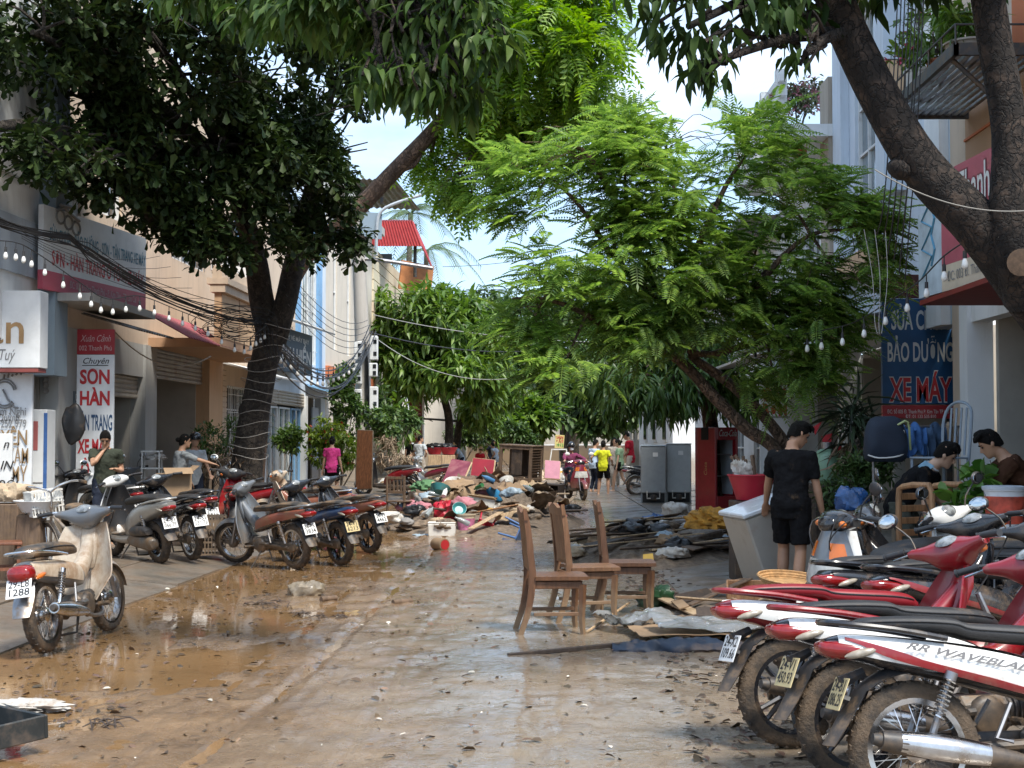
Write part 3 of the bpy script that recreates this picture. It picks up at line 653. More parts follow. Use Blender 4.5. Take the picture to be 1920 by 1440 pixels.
# -- beige house and red roofed house
b = thing('house', 'beige concrete house with narrow windows behind the power pole', 'building')
FL.wall(b, w_beige, 46, 57, 0, 9.8, [(47.5, 48.3, 4.6, 8.6), (50.5, 51.3, 4.6, 8.6), (54, 55.4, 4.8, 7), (47.6, 50, .4, 2.6)])
for ya, yb, za, zb_ in ((47.5, 48.3, 4.6, 8.6), (50.5, 51.3, 4.6, 8.6), (54, 55.4, 4.8, 7), (47.6, 50, .4, 2.6)): FL.window(b, ya, yb, za, zb_, white_paint, nm=1)
FL.part('terrace_roof', w_grey, b, (45.9, 57.1, -8, .5, 9.8, 10.1)); FL.part('end_wall', w_beige, b, (46, 46.2, -8, -.23, 0, 9.8)); FL.part('fascia', w_rust, b, (46, 57, .003, .12, 3.6, 4.0))
b = thing('house', 'cream house with clapboard bands and red sheet roof shelter on top', 'building')
FL.wall(b, w_cream, 57, 68, 0, 9.4, [(59, 60.4, 5, 7.4), (62.5, 64, 5, 7.4)])
FL.window(b, 59, 60.4, 5, 7.4, white_paint); FL.window(b, 62.5, 64, 5, 7.4, white_paint)
for i in range(10): FL.part('board', w_tan if i == 4 else w_cream, b, (57, 68, .003, .07, 5+i*.44, 5.4+i*.44))
FL.part('end_wall', w_cream, b, (57, 57.2, -9, -.23, 0, 9.4))
def red_roof():
    A = P(700, 452, 60); B = P(797, 446, 60); z0 = A.z
    mb = MB(); x0, x1 = P(640, 0, 60).x, P(797, 0, 60).x; y0, y1 = 58.5, 66
    def q(a, b_, c, d, n): corrug(mb, a, b_, c, d, n, .03, .01)
    h0, h1 = P(0, 425, 60).z, P(0, 472, 60).z
    q((x0, y0, h0), (x1-.4, y0, h0), (x1, y0-.25, h1), (x0, y0-.25, h1), 30); q((x1-.4, y0, h0), (x1-.4, y1, h0), (x1, y1, h1), (x1, y0-.25, h1), 40)
    rz = P(0, 398, 60).z; ym = (y0+y1)/2; xm = P(735, 0, 60).x
    q((x0, ym, rz), (xm, ym, rz), (x1-.4, y0, h0+.02), (x0, y0, h0+.02), 30)
    mb.build('roof', red_tin, b, 30)
    for px in (672, 782):
        m2 = MB(); x = P(px, 0, 60).x; m2.cyl((x, 59.2, 8.4), (x, 59.2, h0), .07); m2.build('post', iron, b)
    m2 = MB(); m2.box((x0-.2+1.5, 60, (9.4+h1)/2-.2), (1.8, .2, h1-9.2)); m2.build('water_tank_wall', w_slate, b, 0)
red_roof()
b = thing('terrace_shelter', 'grey tin shelter roof on the terrace behind the leaning branch', 'roof')
mb = MB(); c = P(680, 372, 52); corrug(mb, (c.x-2.6, 50, c.z+.5), (c.x+1.4, 50, c.z+.3), (c.x+2.0, 54, c.z-.1), (c.x-2.6, 54, c.z+.1), 20, .03, .012); mb.build('roof', roof_tin, b, 30)
mb = MB(); [mb.cyl((c.x+dx, 51, 10.1), (c.x+dx, 51, c.z+.3), .06) for dx in (-1.8, .8)]; mb.build('post', iron, b)
sg = thing('billboard', 'faded orange and brown billboard seen edge-on by the palms', 'billboard')
mb = MB(); c = P(780, 520, 64); mb.box(c, (1.6, .12, 1.3), rot=(0, .12, .5)); mb.build('panel', mk('faded_orange', (.42, .17, .06), .7, var=.4, vs=1.5), sg, 0)
mb = MB(); mb.cyl((c.x, c.y+.2, 0), (c.x, c.y+.2, c.z), .09); mb.build('post', iron, sg)
# -- far buildings closing the street
for i, (x, y, w, d, h, m_, lab) in enumerate(((-9, 74, 8, 14, 6.5, w_white, 'distant white house left of the street end'), (-7.5, 92, 9, 12, 6.8, w_beige, 'distant beige house beyond the round green tree'), (9.5, 60, 7, 14, 6, w_white, 'white house half hidden behind the mango tree'), (12, 84, 9, 14, 8, w_beige, 'distant beige house right of the street end'), (2, 128, 30, 10, 6.5, w_white, 'pale roofline building far beyond the boundary wall'))):
    hb = thing('house', lab, 'building', (x, y, 0)); mb = MB(); mb.box((0, 0, h/2), (w, d, h)); mb.build('wall', m_, hb, 0)
    mb = MB(); mb.box((0, 0, h+.1), (w+.6, d+.6, .2)); mb.build('roof', roof_tin, hb, 0)
    sx = 1 if x < 0 else -1
    for k in range(3):
        for z in (1.6, h-2.2):
            mb = MB(); mb.box((sx*(w/2+.01), -d/2+2.4+k*4, z+.6), (.08, 1.3, 1.4)); f = mb.build('window', white_paint, hb, 0); mb = MB(); mb.box((sx*(w/2+.06), -d/2+2.4+k*4, z+.6), (.04, 1.1, 1.2)); mb.build('pane', glass_dark, f, 0)
    for k in range(3):
        mb = MB(); mb.box((-w/2+1.5+k*(w-3)/2, -d/2-.01, h-1.8), (1.2, .08, 1.4)); f = mb.build('window', white_paint, hb, 0); mb = MB(); mb.box((-w/2+1.5+k*(w-3)/2, -d/2-.06, h-1.8), (1, .04, 1.2)); mb.build('pane', glass_dark, f, 0)
b = thing('boundary_wall', 'stained white boundary wall closing the far end of the street', 'wall')
for i in range(15):
    x0 = -3+i*1.7; mb = MB(); mb.box((x0+.8, 96, 1.95), (1.62, .15, 1.35)); mb.build('panel', wall_mat('plaster_stained', (.52, .49, .44), .8, (.1, .09, .08)), b, 0)
    mb = MB(); mb.box((x0-.03, 95.97, 1.5), (.22, .3, 2.6)); mb.build('pilaster', w_grey, b, 0)
mb = MB(); mb.box((9, 95.8, .6), (26, .4, 1.2)); mb.build('plinth', wall_mat('plinth_brown', (.17, .13, .1)), b, 0)
sg = thing('barber_sign', 'dark red arched vertical sign with pale lettering on the far left', 'sign')
c0, c1 = P(767, 830, 58), P(791, 752, 58); w = c1.x-c0.x; h = c1.z-c0.z; poly = [(0, 0), (w, 0), (w, h*.9)]+[(w/2+w/2*math.cos(a), h*.9+.12*h*math.sin(a)) for a in np.linspace(.2, PI-.2, 8)]+[(0, h*.9)]
mb = MB(); mb.prism(poly, c0, X1, Z1, Y1v, .1); mb.build('panel', mk('sign_maroon', (.20, .03, .03), .5, var=.1), sg, 0)
for s_, f in (('CẮT', .84), ('TÓC', .64), ('GỘI', .46), ('HẤP', .32), ('UỐN', .18)): text(s_, h*.17, pale_ink, sg, c0+Vector((w/2, -.01, h*f)), X1, Z1, bold=.02, width=w*.8)
mb = MB(); mb.cyl((c1.x+.05, 58, 0), (c1.x+.05, 58, c1.z+.4), .04); mb.build('post', white_paint, sg)

# -- right hand side
b = thing('shophouse', 'brown and rust shophouse with the red shop sign on the right', 'building')
FR.wall(b, w_brown, 8, 16.6, 3.3, 5.6); FR.wall(b, w_tan, 8, 17.2, 5.6, 12, [(11.5, 13.0, 6.0, 9.0), (15.2, 16.2, 6.4, 9.4)]); FR.part('pilaster', w_rust, b, (13.2, 14.6, .003, .12, 5.62, 12))
FR.window(b, 11.5, 13.0, 6, 9, white_paint, nm=2, bars=6); FR.window(b, 15.2, 16.2, 6.4, 9.4, white_paint, nm=1); FR.part('wall', w_tan, b, (16.6, 17.2, -.2, 0, 0, 5.6))
for z in (3.9, 4.5, 5.1): FR.part('groove_trim', w_rust, b, (8, 16.6, .002, .02, z, z+.03))
FR.part('pillar', w_white, b, (16.3, 16.6, -.2, .1, 0, 3.28)); FR.part('lintel', w_white, b, (8, 16.3, -.15, .05, 2.95, 3.28)); FR.room(b, 8, 16.2, .1, 3.2, 6)
FR.part('sign_soffit', mk('soffit_red', (.18, .02, .012), .7, var=.15), b, (11.0, 15.0, .003, 1.0, 3.02, 3.07))
for k, yy in enumerate((9.6, 10.9, 12.2, 13.5)):
    FR.part('door_leaf', mk('dark_door', (.05, .045, .04), .5, var=.2, dirt=.2), b, (yy, yy+1.22, -.35, -.3, .1, 2.9)); FR.part('door_handle', steel, b, (yy+.1, yy+.14, -.298, -.24, .9, 2.0))
sg = thing('shop_sign', 'large pink and pale blue shop sign half hidden behind the right tree trunk', 'sign')
a0 = P(1723, 560, 15.0); a1 = P(1935, 506, 12.2); a1.z = a0.z; up = zz(325, 14.2)-a0.z; dr = (a1-a0).normalized(); n_ = dr.cross(Z1).normalized(); wd = (a1-a0).length
pale = mk('sign_pale_blue', (.46, .54, .60), .45, var=.25, vs=3, dirt=.12, dcol=(.2, .2, .2)); pink2 = mk('sign_rose', (.42, .10, .13), .5, var=.18, vs=2, dirt=.15)
mb = MB(); mb.prism([(0, 0), (wd*.24, 0), (wd*.24, up*.75), (0, up*.75)], a0, dr, Z1, -n_, .12); mb.build('panel', pale, sg, 0)
mb = MB(); mb.prism([(wd*.24, 0), (wd, 0), (wd, .26), (wd*.24, .26)], a0, dr, Z1, -n_, .121); mb.build('strip', mk('sign_cream', (.55, .47, .36), .5, var=.1), sg, 0)
mb = MB(); mb.prism([(wd*.24, .261), (wd, .261), (wd, up*1.02), (wd*.24, up*1.02)], a0, dr, Z1, -n_, .119); mb.build('panel', pink2, sg, 0)
text('Thanh Nga', .5, mk('outline_red', (.2, .05, .06), .5), sg, a0+dr*wd*.66+Z1*up*.78+n_*.006, dr, Z1, bold=.045, width=wd*.52); text('Thanh Nga', .5, white_ink, sg, a0+dr*wd*.66+Z1*up*.78+n_*.01, dr, Z1, bold=.012, width=wd*.51)
text('xe máy', .34, white_ink, sg, a0+dr*wd*.66+Z1*up*.5+n_*.008, dr, Z1, bold=.03, width=wd*.5); text('ĐC: 003 Đ. Thanh Phú', .14, grey_ink, sg, a0+dr*wd*.5+Z1*.13+n_*.006, dr, Z1, width=wd*.4)
mb = MB(); mb.tube([a0+dr*.12+Z1*(.2+.1*k)+n_*.005+dr*(.15*(k % 3)) for k in range(9)], .012, 4); mb.tube([a0+dr*.4+Z1*(.3+.16*k)+n_*.005+dr*(.1*(k % 2)) for k in range(6)], .014, 4); mb.build('scribble', teal_ink, sg)
sg = thing('vertical_sign', 'blue repair sign with white and red lettering under the right trees', 'sign')
c0, c1 = P(1656, 785, 18), P(1796, 560, 18); w = c1.x-c0.x; h = c1.z-c0.z; xm = (c0.x+c1.x)/2
sb = mk('sign_blue', (.012, .075, .19), .4, var=.12, dirt=.06); mb = MB(); mb.box((xm, 18.05, c0.z+h*.56), (w, .07, h*.88), bev=.004); mb.build('panel', sb, sg, 0)
mb = MB(); mb.box((xm, 18.05, c0.z+h*.057), (w, .072, h*.11), bev=.004); mb.build('strip', sign_red, sg, 0)
mb = MB(); mb.box((xm, 18.05, c1.z+.16), (w, .07, .3), bev=.004); mb.build('header', mk('header_brown', (.10, .025, .02), .6, var=.1), sg, 0); text('THỌ', .2, mk('dim_gold', (.3, .16, .08), .5), sg, (xm, 18.01, c1.z+.16), X1, Z1, width=w*.5)
for s_, py, hh, wf, m_, bo in (('SỬA CHỮA', 602, .34, .76, white_ink, .022), ('BẢO DƯỠNG', 662, .34, .86, white_ink, .022), ('XE MÁY', 733, .42, .84, white_ink, .055), ('XE MÁY', 733, .42, .82, red_ink, .022), ('ĐC: Số 005 Đ. Thanh Phú P. Kim Tân TP Lào Cai', 772, .07, .88, white_ink, .005), ('ĐT: 01 133 535 810', 781, .06, .4, white_ink, .005)):
    text(s_, hh, m_, sg, (xm, 18.013-.004*(m_ is red_ink), P(0, py, 18).z), X1, Z1, bold=bo, width=w*wf)
mb = MB(); mb.box((c1.x-.1, 18.12, 1.6), (.07, .06, 3.2)); mb.build('post', iron, sg, 0)
b = thing('shophouse', 'pale blue and white tall house with orange window reveals on the right', 'building')
FR.wall(b, w_pale, 17.2, 23.2, 3.0, 13, [(18.0, 18.9, 7.0, 10.6), (20.4, 22.2, 4.6, 8.2), (20.6, 22, 9.2, 11.6)]); FR.window(b, 20.4, 22.2, 4.6, 8.2, white_paint, nm=3, nt=4, glass=glass_pale); FR.window(b, 18.0, 18.9, 7.0, 10.6, white_paint, nm=1, nt=1); FR.window(b, 20.6, 22, 9.2, 11.6, white_paint)
for i in range(8): FR.part('reveal_block', w_orange if i % 2 else w_pale, b, (19.2, 19.7, .003, .3, 5+i*.9, 5.88+i*.9))
FR.part('column', w_white, b, (17.25, 17.9, .003, .12, 3, 13)); FR.part('column', w_pale, b, (22.6, 23.2, .003, .14, 3, 13)); FR.part('cornice', w_orange, b, (20.1, 22.5, .003, .3, 8.4, 8.7), (20.0, 22.6, .003, .4, 8.703, 8.9), (19.8, 22.55, .003, .4, 11.9, 12.4)); FR.part('cornice', w_orange, b, (20.1, 22.5, .003, .25, 4.1, 4.4))
FR.part('pillar', w_white, b, (22.8, 23.2, -.2, .1, 0, 3)); FR.room(b, 17.3, 22.8, .1, 2.9, 5); FR.part('gate_post', w_grey, b, (19.8, 20.0, -.1, .05, 0, 3)); FR.part('end_wall', w_white, b, (23.0, 23.19, -6, -.23, 3, 13))
mb = MB(); mb.sheet(lambda u, v: FR.pt(18.2+5.5*u, .0+1.7*v, 3.35-.35*v), 2, 2, .04); mb.build('awning', roof_tin, b, 0)
b = thing('house', 'white house with slatted roof-terrace railing on the right', 'building')
FR.wall(b, w_white, 23.2, 29, 3.0, 6.6, [(25, 26.5, 4, 5.8)]); FR.window(b, 25, 26.5, 4, 5.8, white_paint); FR.part('weathered_pillar', wall_mat('plaster_weathered', (.40, .34, .27), .9), b, (23.25, 23.9, .003, .2, 3.2, 7.6)); FR.part('slab', w_white, b, (23.2, 29, -3, .9, 6.6, 6.8))
for z in (6.95, 7.2, 7.45, 7.7): FR.part('railing_slat', w_white, b, (23.9, 29, .75, .88, z, z+.11))
for yy in (24.1, 25.7, 27.3, 28.8): FR.part('railing_post', w_white, b, (yy, yy+.18, .72, .9, 6.803, 7.95))
FR.room(b, 23.4, 28.8, .1, 2.9, 4)
mb = MB(); mb.box((5.15, 25.2, 1.45), (.55, .05, 2.9)); mb.build('white_shutter_panel', sign_white, b, 0)
mb = MB(); mb.sheet(lambda u, v: FR.pt(23.6+5.5*u, .0+1.6*v, 3.25-.3*v), 2, 2, .04); mb.build('awning', white_paint, b, 0)
sg = thing('sign_panel', 'white panel with red lettering behind the feathery tree', 'sign')
c0, c1 = P(1425, 862, 24.5), P(1480, 695, 24.5); w = c1.x-c0.x; xm = (c0.x+c1.x)/2; mb = MB(); mb.box((xm, 24.52, (0.1+c1.z)/2), (w, .05, c1.z-.1), bev=.004); mb.build('panel', sign_white, sg, 0)
for s_, py in (('XE', 710), ('ĐẠP', 742), ('BƠM', 770)): text(s_, .3, red_ink, sg, (xm, 24.485, P(0, py, 24.5).z), X1, Z1, bold=.03, width=w*.8)
mb = MB(); mb.box((xm, 24.487, P(0, 782, 24.5).z), (w, .006, .03)); mb.build('rail', shut_grey, sg, 0)
b = thing('house', 'white two-storey house farther along the right side of the street', 'building')
FR.wall(b, w_white, 29, 44, 0, 6, [(30.5, 32.5, .2, 2.6), (34, 36, .2, 2.6), (31, 33, 3.6, 5.2), (36, 38, 3.6, 5.2)])
for ya, yb, za, zb_ in ((30.5, 32.5, .2, 2.6), (34, 36, .2, 2.6), (31, 33, 3.6, 5.2), (36, 38, 3.6, 5.2)): FR.window(b, ya, yb, za, zb_, white_paint)
FR.part('roof_slab', roof_tin, b, (28.9, 44.1, -5, .8, 6, 6.2))
# flower shelf on the right house
sh = thing('balcony_shelf', 'iron balcony shelf with slats carrying flower pots on the right', 'shelf')
s0, s1 = 13.7, 16.5; zs = 5.35
mb = MB(); FR.box(mb, s0, s1, .95, 1.0, zs, zs+.12); FR.box(mb, s0, s0+.05, .0, 1.0, zs, zs+.12); FR.box(mb, s1-.05, s1, .0, 1.0, zs, zs+.12); mb.build('frame', iron, sh, 0)
for i in range(10):
    FR.part('slat', steel, sh, (s0+.06, s1-.06, .06+i*.09, .11+i*.09, zs+.03, zs+.06))
mb = MB()
for z in (zs+.3,): mb.tube([FR.pt(s0, .02, z), FR.pt(s0, .98, z), FR.pt(s1, .98, z), FR.pt(s1, .02, z)], .012, 6)
for k in range(7): yy = s0+(s1-s0)*k/6; mb.cyl(FR.pt(yy, .98, zs+.1), FR.pt(yy, .98, zs+.3), .01, n=6)
mb.build('rail', iron, sh)
for yy in (s0+.2, s1-.2): mb = MB(); mb.cyl(FR.pt(yy, .95, zs), FR.pt(yy, .0, zs-.9), .025, n=6); mb.build('bracket', iron, sh)
# ------------------------------------------------------------------ trees
def leaf_mesh(name, pos, d, nrm, L, W, tmpl, faces):
    """pos,d,nrm: (N,3); L,W: (N,); tmpl (k,3) in along/across/normal units"""
    d = d/np.linalg.norm(d, axis=1, keepdims=True); s = np.cross(d, nrm); s /= np.maximum(np.linalg.norm(s, axis=1, keepdims=True), 1e-6); n = np.cross(s, d)
    t = np.asarray(tmpl)
    v = pos[:, None]+d[:, None]*(t[None, :, :1]*L[:, None, None])+s[:, None]*(t[None, :, 1:2]*W[:, None, None])+n[:, None]*(t[None, :, 2:]*L[:, None, None])
    k = len(t); f = np.asarray(faces); N = len(pos)
    F = (f[None]+(np.arange(N)*k)[:, None, None]).reshape(-1, f.shape[1])
    return np_mesh(name, v.reshape(-1, 3), F)
OVATE = ([(0, 0, 0), (.35, -.42, .06), (.35, .42, .06), (.35, 0, 0), (.75, -.36, .0), (.75, .36, .0), (.75, 0, -.06), (1, 0, -.16)], [(0, 3, 1, 1), (0, 2, 3, 3), (1, 3, 6, 4), (3, 2, 5, 6), (4, 6, 7, 7), (6, 5, 7, 7)])
OBOV = ([(0, 0, 0), (.45, -.22, .05), (.45, .22, .05), (.45, 0, 0), (.85, -.46, .02), (.85, .46, .02), (.85, 0, -.05), (1, 0, -.09)], OVATE[1])
LANCE = ([(0, 0, 0), (.3, -.5, .03), (.3, .5, .03), (.3, 0, 0), (.65, -.42, -.08), (.65, .42, -.08), (.65, 0, -.12), (1, 0, -.34)], OVATE[1])
def tris(t):   # split the template's quads/tris into plain triangles
    out = []
    for a, b_, c, d in t[1]:
        out.append((a, b_, c))
        if d != c: out.append((a, c, d))
    return (t[0], out)
OVATE, OBOV, LANCE = map(tris, (OVATE, OBOV, LANCE))
def pinnate(n=9, lw=.085, ll=.26, droop=.35):
    v = []; f = []
    def z(t): return -droop*t*t
    for i in range(6):
        t = i/5; v += [(t, -.006, z(t)), (t, .006, z(t))]
    for i in range(5): a = i*2; f += [(a, a+1, a+3), (a, a+3, a+2)]
    for i in range(n):
        t = .16+.8*i/(n-1); l = ll*(1-.35*abs(t-.5)*1.6)
        for s in (-1, 1):
            b0 = len(v); bx = t
            v += [(bx, 0, z(t)), (bx+l*.30-.5*lw, s*l*.5, z(t)+.012), (bx+l*.30+.5*lw, s*l*.5, z(t)+.0), (bx+l*.45, s*l, z(t)-.07*l/.26)]
            f += [(b0, b0+1, b0+3), (b0, b0+3, b0+2)] if s > 0 else [(b0, b0+3, b0+1), (b0, b0+2, b0+3)]
    b0 = len(v); v += [(.97, 0, z(.97)), (1.1, -.04, z(1.05)), (1.1, .04, z(1.05)), (1.25, 0, z(1.15))]; f += [(b0, b0+1, b0+3), (b0, b0+3, b0+2)]
    return (v, f)
PINN = pinnate(11, .062, .24, .32); PINN_S = pinnate(6, .15, .34, .4)
def unit(n): v = RNG.normal(size=(n, 3)); return v/np.linalg.norm(v, axis=1, keepdims=True)
def blob_points(blobs, n, shell=.55, gate=None):
    """points through the volumes of several ellipsoids, thinner inside, clumped"""
    w = np.array([bl[1][0]*bl[1][1]+bl[1][1]*bl[1][2]+bl[1][0]*bl[1][2] for bl in blobs]); w = w/w.sum(); out = []; cen = []
    for bl, k in zip(blobs, np.maximum(1, (w*n).astype(int))):
        u = unit(k*2); r_ = RNG.uniform(shell, 1.04, (k*2, 1))**.7
        p = u*r_*np.array(bl[1])+np.array(bl[0])
        g = fbm(p[:, 0]*1.5+p[:, 2]*.9+50, p[:, 1]*1.5-p[:, 2]*1.1+50, 3, 31)
        idx = np.argsort(-g+RNG.uniform(0, .12, len(g)))[:int(k)]
        out.append(p[idx]); cen.append(np.repeat([bl[0]], len(idx), 0))
    return np.vstack(out), np.vstack(cen)
def rosettes(pts, cen, per, L, W, droop, spread, jitter=.06):
    """per leaves about each twig tip"""
    n = len(pts); out = pts-cen; out /= np.maximum(np.linalg.norm(out, axis=1, keepdims=True), 1e-6); out[:, 2] += .15
    P_ = np.repeat(pts, per, 0)+RNG.normal(scale=jitter, size=(n*per, 3)); O = np.repeat(out, per, 0)
    d = O*(1-spread)+unit(n*per)*spread*1.25; d[:, 2] -= droop
    nn = np.zeros_like(d); nn[:, 2] = 1; nn += unit(len(d))*.45
    s = RNG.uniform(.65, 1.25, len(d))
    return P_, d, nn, L*s, W*s
def limb_tubes(root_pts, blobs, r0, n_sub, seed=1, r_end=.012):
    rnd = random.Random(seed); mb = MB()
    for bl in blobs:
        a = Vector(min(root_pts, key=lambda q: (Vector(q)-Vector(bl[0])).length)); c = Vector(bl[0])
        mid = (a+c)/2+Vector((rnd.uniform(-.2, .2), rnd.uniform(-.2, .2), rnd.uniform(0, .3)))*(c-a).length*.3
        mb.tube([a, mid, c], [r0, r0*.7, r0*.42], 6, k=4)
        for _ in range(n_sub):
            u = Vector((rnd.gauss(0, 1), rnd.gauss(0, 1), rnd.gauss(0, 1))).normalized(); e = c+Vector((u.x*bl[1][0], u.y*bl[1][1], u.z*bl[1][2]))*.92
            s = a.lerp(c, rnd.uniform(.35, 1)); m = (s+e)/2+Vector((rnd.uniform(-.1, .1), rnd.uniform(-.1, .1), rnd.uniform(0, .2)))
            mb.tube([s, m, e], [r0*.32, r0*.2, r_end], 5, k=3, caps=False)
    return mb
def bark_mat(name, col, patch=(.22, .16, .11), sc=14, amt=.35):
    m = mk(name, col, .95, var=.45, vs=4, dirt=amt, ds=7, dcol=patch, stretch=(1.5, 1.5, .5)); nt = m.node_tree; N = nt.nodes; L = nt.links; b = N['Principled BSDF']
    tc = N.new('ShaderNodeTexCoord'); mp = N.new('ShaderNodeMapping'); mp.inputs['Scale'].default_value = (1.2, 1.2, .55); n0 = N.new('ShaderNodeTexNoise'); n0.inputs['Scale'].default_value = 6; n0.inputs['Detail'].default_value = 5
    ad = N.new('ShaderNodeVectorMath'); ad.operation = 'MULTIPLY_ADD'; ad.inputs[1].default_value = (.3, .3, .3); L.new(tc.outputs['Object'], n0.inputs[0]); L.new(n0.outputs[1], ad.inputs[0]); L.new(tc.outputs['Object'], ad.inputs[2]); L.new(ad.outputs[0], mp.inputs[0])
    v = N.new('ShaderNodeTexVoronoi'); v.feature = 'DISTANCE_TO_EDGE'; v.inputs['Scale'].default_value = sc; L.new(mp.outputs[0], v.inputs[0])
    v2 = N.new('ShaderNodeTexVoronoi'); v2.inputs['Scale'].default_value = sc; L.new(mp.outputs[0], v2.inputs[0])
    r = N.new('ShaderNodeMapRange'); r.inputs[1].default_value = 0; r.inputs[2].default_value = .10; L.new(v.outputs[0], r.inputs[0])
    old = b.inputs['Base Color'].links[0].from_socket; hs = N.new('ShaderNodeHueSaturation'); sp = N.new('ShaderNodeSeparateColor'); L.new(v2.outputs['Color'], sp.inputs[0]); mr = N.new('ShaderNodeMapRange'); mr.inputs[3].default_value = .65; mr.inputs[4].default_value = 1.35; L.new(sp.outputs[0], mr.inputs[0]); L.new(mr.outputs[0], hs.inputs['Value']); L.new(old, hs.inputs['Color'])
    x = N.new('ShaderNodeMix'); x.data_type = 'RGBA'; x.inputs[6].default_value = tuple(c*.6 for c in col)+(1,); L.new(r.outputs[0], x.inputs[0]); L.new(hs.outputs[0], x.inputs[7]); L.new(x.outputs[2], b.inputs['Base Color'])
    n2 = N.new('ShaderNodeTexNoise'); n2.inputs['Scale'].default_value = 40; n2.inputs['Detail'].default_value = 6; L.new(tc.outputs['Object'], n2.inputs[0]); m1 = N.new('ShaderNodeMath'); m1.operation = 'MULTIPLY_ADD'; m1.inputs[1].default_value = .5; L.new(n2.outputs[0], m1.inputs[0]); L.new(r.outputs[0], m1.inputs[2])
    bp = N.new('ShaderNodeBump'); bp.inputs['Strength'].default_value = 1.0; bp.inputs['Distance'].default_value = .025; L.new(m1.outputs[0], bp.inputs['Height']); L.new(bp.outputs[0], b.inputs['Normal']); return m
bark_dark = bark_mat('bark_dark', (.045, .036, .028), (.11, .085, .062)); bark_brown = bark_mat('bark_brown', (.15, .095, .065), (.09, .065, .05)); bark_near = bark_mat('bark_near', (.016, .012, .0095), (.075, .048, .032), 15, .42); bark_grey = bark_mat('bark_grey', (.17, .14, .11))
leaf_dark = mk('leaf_dark', (.022, .040, .010), .55, var=.2, vs=1, rand=.45, transl=.12, spec=.22); leaf_bright = mk('leaf_bright', (.15, .26, .025), .45, var=.2, vs=.6, rand=.35, transl=.34)
leaf_feather = mk('leaf_feather', (.16, .255, .058), .45, var=.2, vs=.8, rand=.4, transl=.46); leaf_mango = mk('leaf_mango', (.065, .125, .024), .4, var=.2, vs=.8, rand=.4, transl=.22); leaf_near = mk('leaf_near', (.028, .056, .012), .6, var=.2, vs=1, rand=.35, transl=.16, spec=.18); leaf_round = mk('leaf_round', (.095, .17, .028), .45, var=.25, vs=.4, rand=.4, transl=.28); leaf_far = mk('leaf_far', (.055, .10, .026), .5, var=.3, vs=.25, rand=.4, transl=.22); leaf_palm = mk('leaf_palm', (.09, .14, .05), .5, var=.2, vs=1, rand=.3, transl=.2)
leaf_shrub = mk('leaf_shrub', (.07, .125, .028), .45, var=.3, vs=1.5, rand=.45, transl=.25)
def crown(parent, parts, mat, name='crown'):
    vs, fs, o = [], [], 0
    for me in parts:
        v = np.empty(len(me.vertices)*3, np.float32); me.vertices.foreach_get('co', v); f = np.empty(len(me.loops), np.int32); me.loops.foreach_get('vertex_index', f)
        vs.append(v.reshape(-1, 3)); fs.append(f.reshape(-1, 3)+o); o += len(me.vertices); bpy.data.meshes.remove(me)
    ob = mesh_obj(name, np_mesh(name, np.vstack(vs), np.vstack(fs)), mat, parent, 0); ob['kind'] = 'stuff'; return ob
def B(px, py, Y, rx, ry, rz=None):
    """crown lobe centred on pixel (px,py) at depth Y, radii in pixels across and up, metres deep"""
    p = P(px, py, Y); k = Y/FPX; a = rx*k; h = ry*k
    return (tuple(p), (a, rz or (a+h)/2, h))
def knots(mb, pts, r, n, seed):
    rnd = random.Random(seed)
    for _ in range(n):
        i = rnd.randrange(len(pts)-1); p = Vector(pts[i]).lerp(Vector(pts[i+1]), rnd.random()); u = Vector((rnd.gauss(0, 1), rnd.gauss(0, 1), rnd.gauss(0, .4))).normalized()
        mb.ell(p+u*r*.80, (r*.30, r*.30, r*.42), 8, 6)
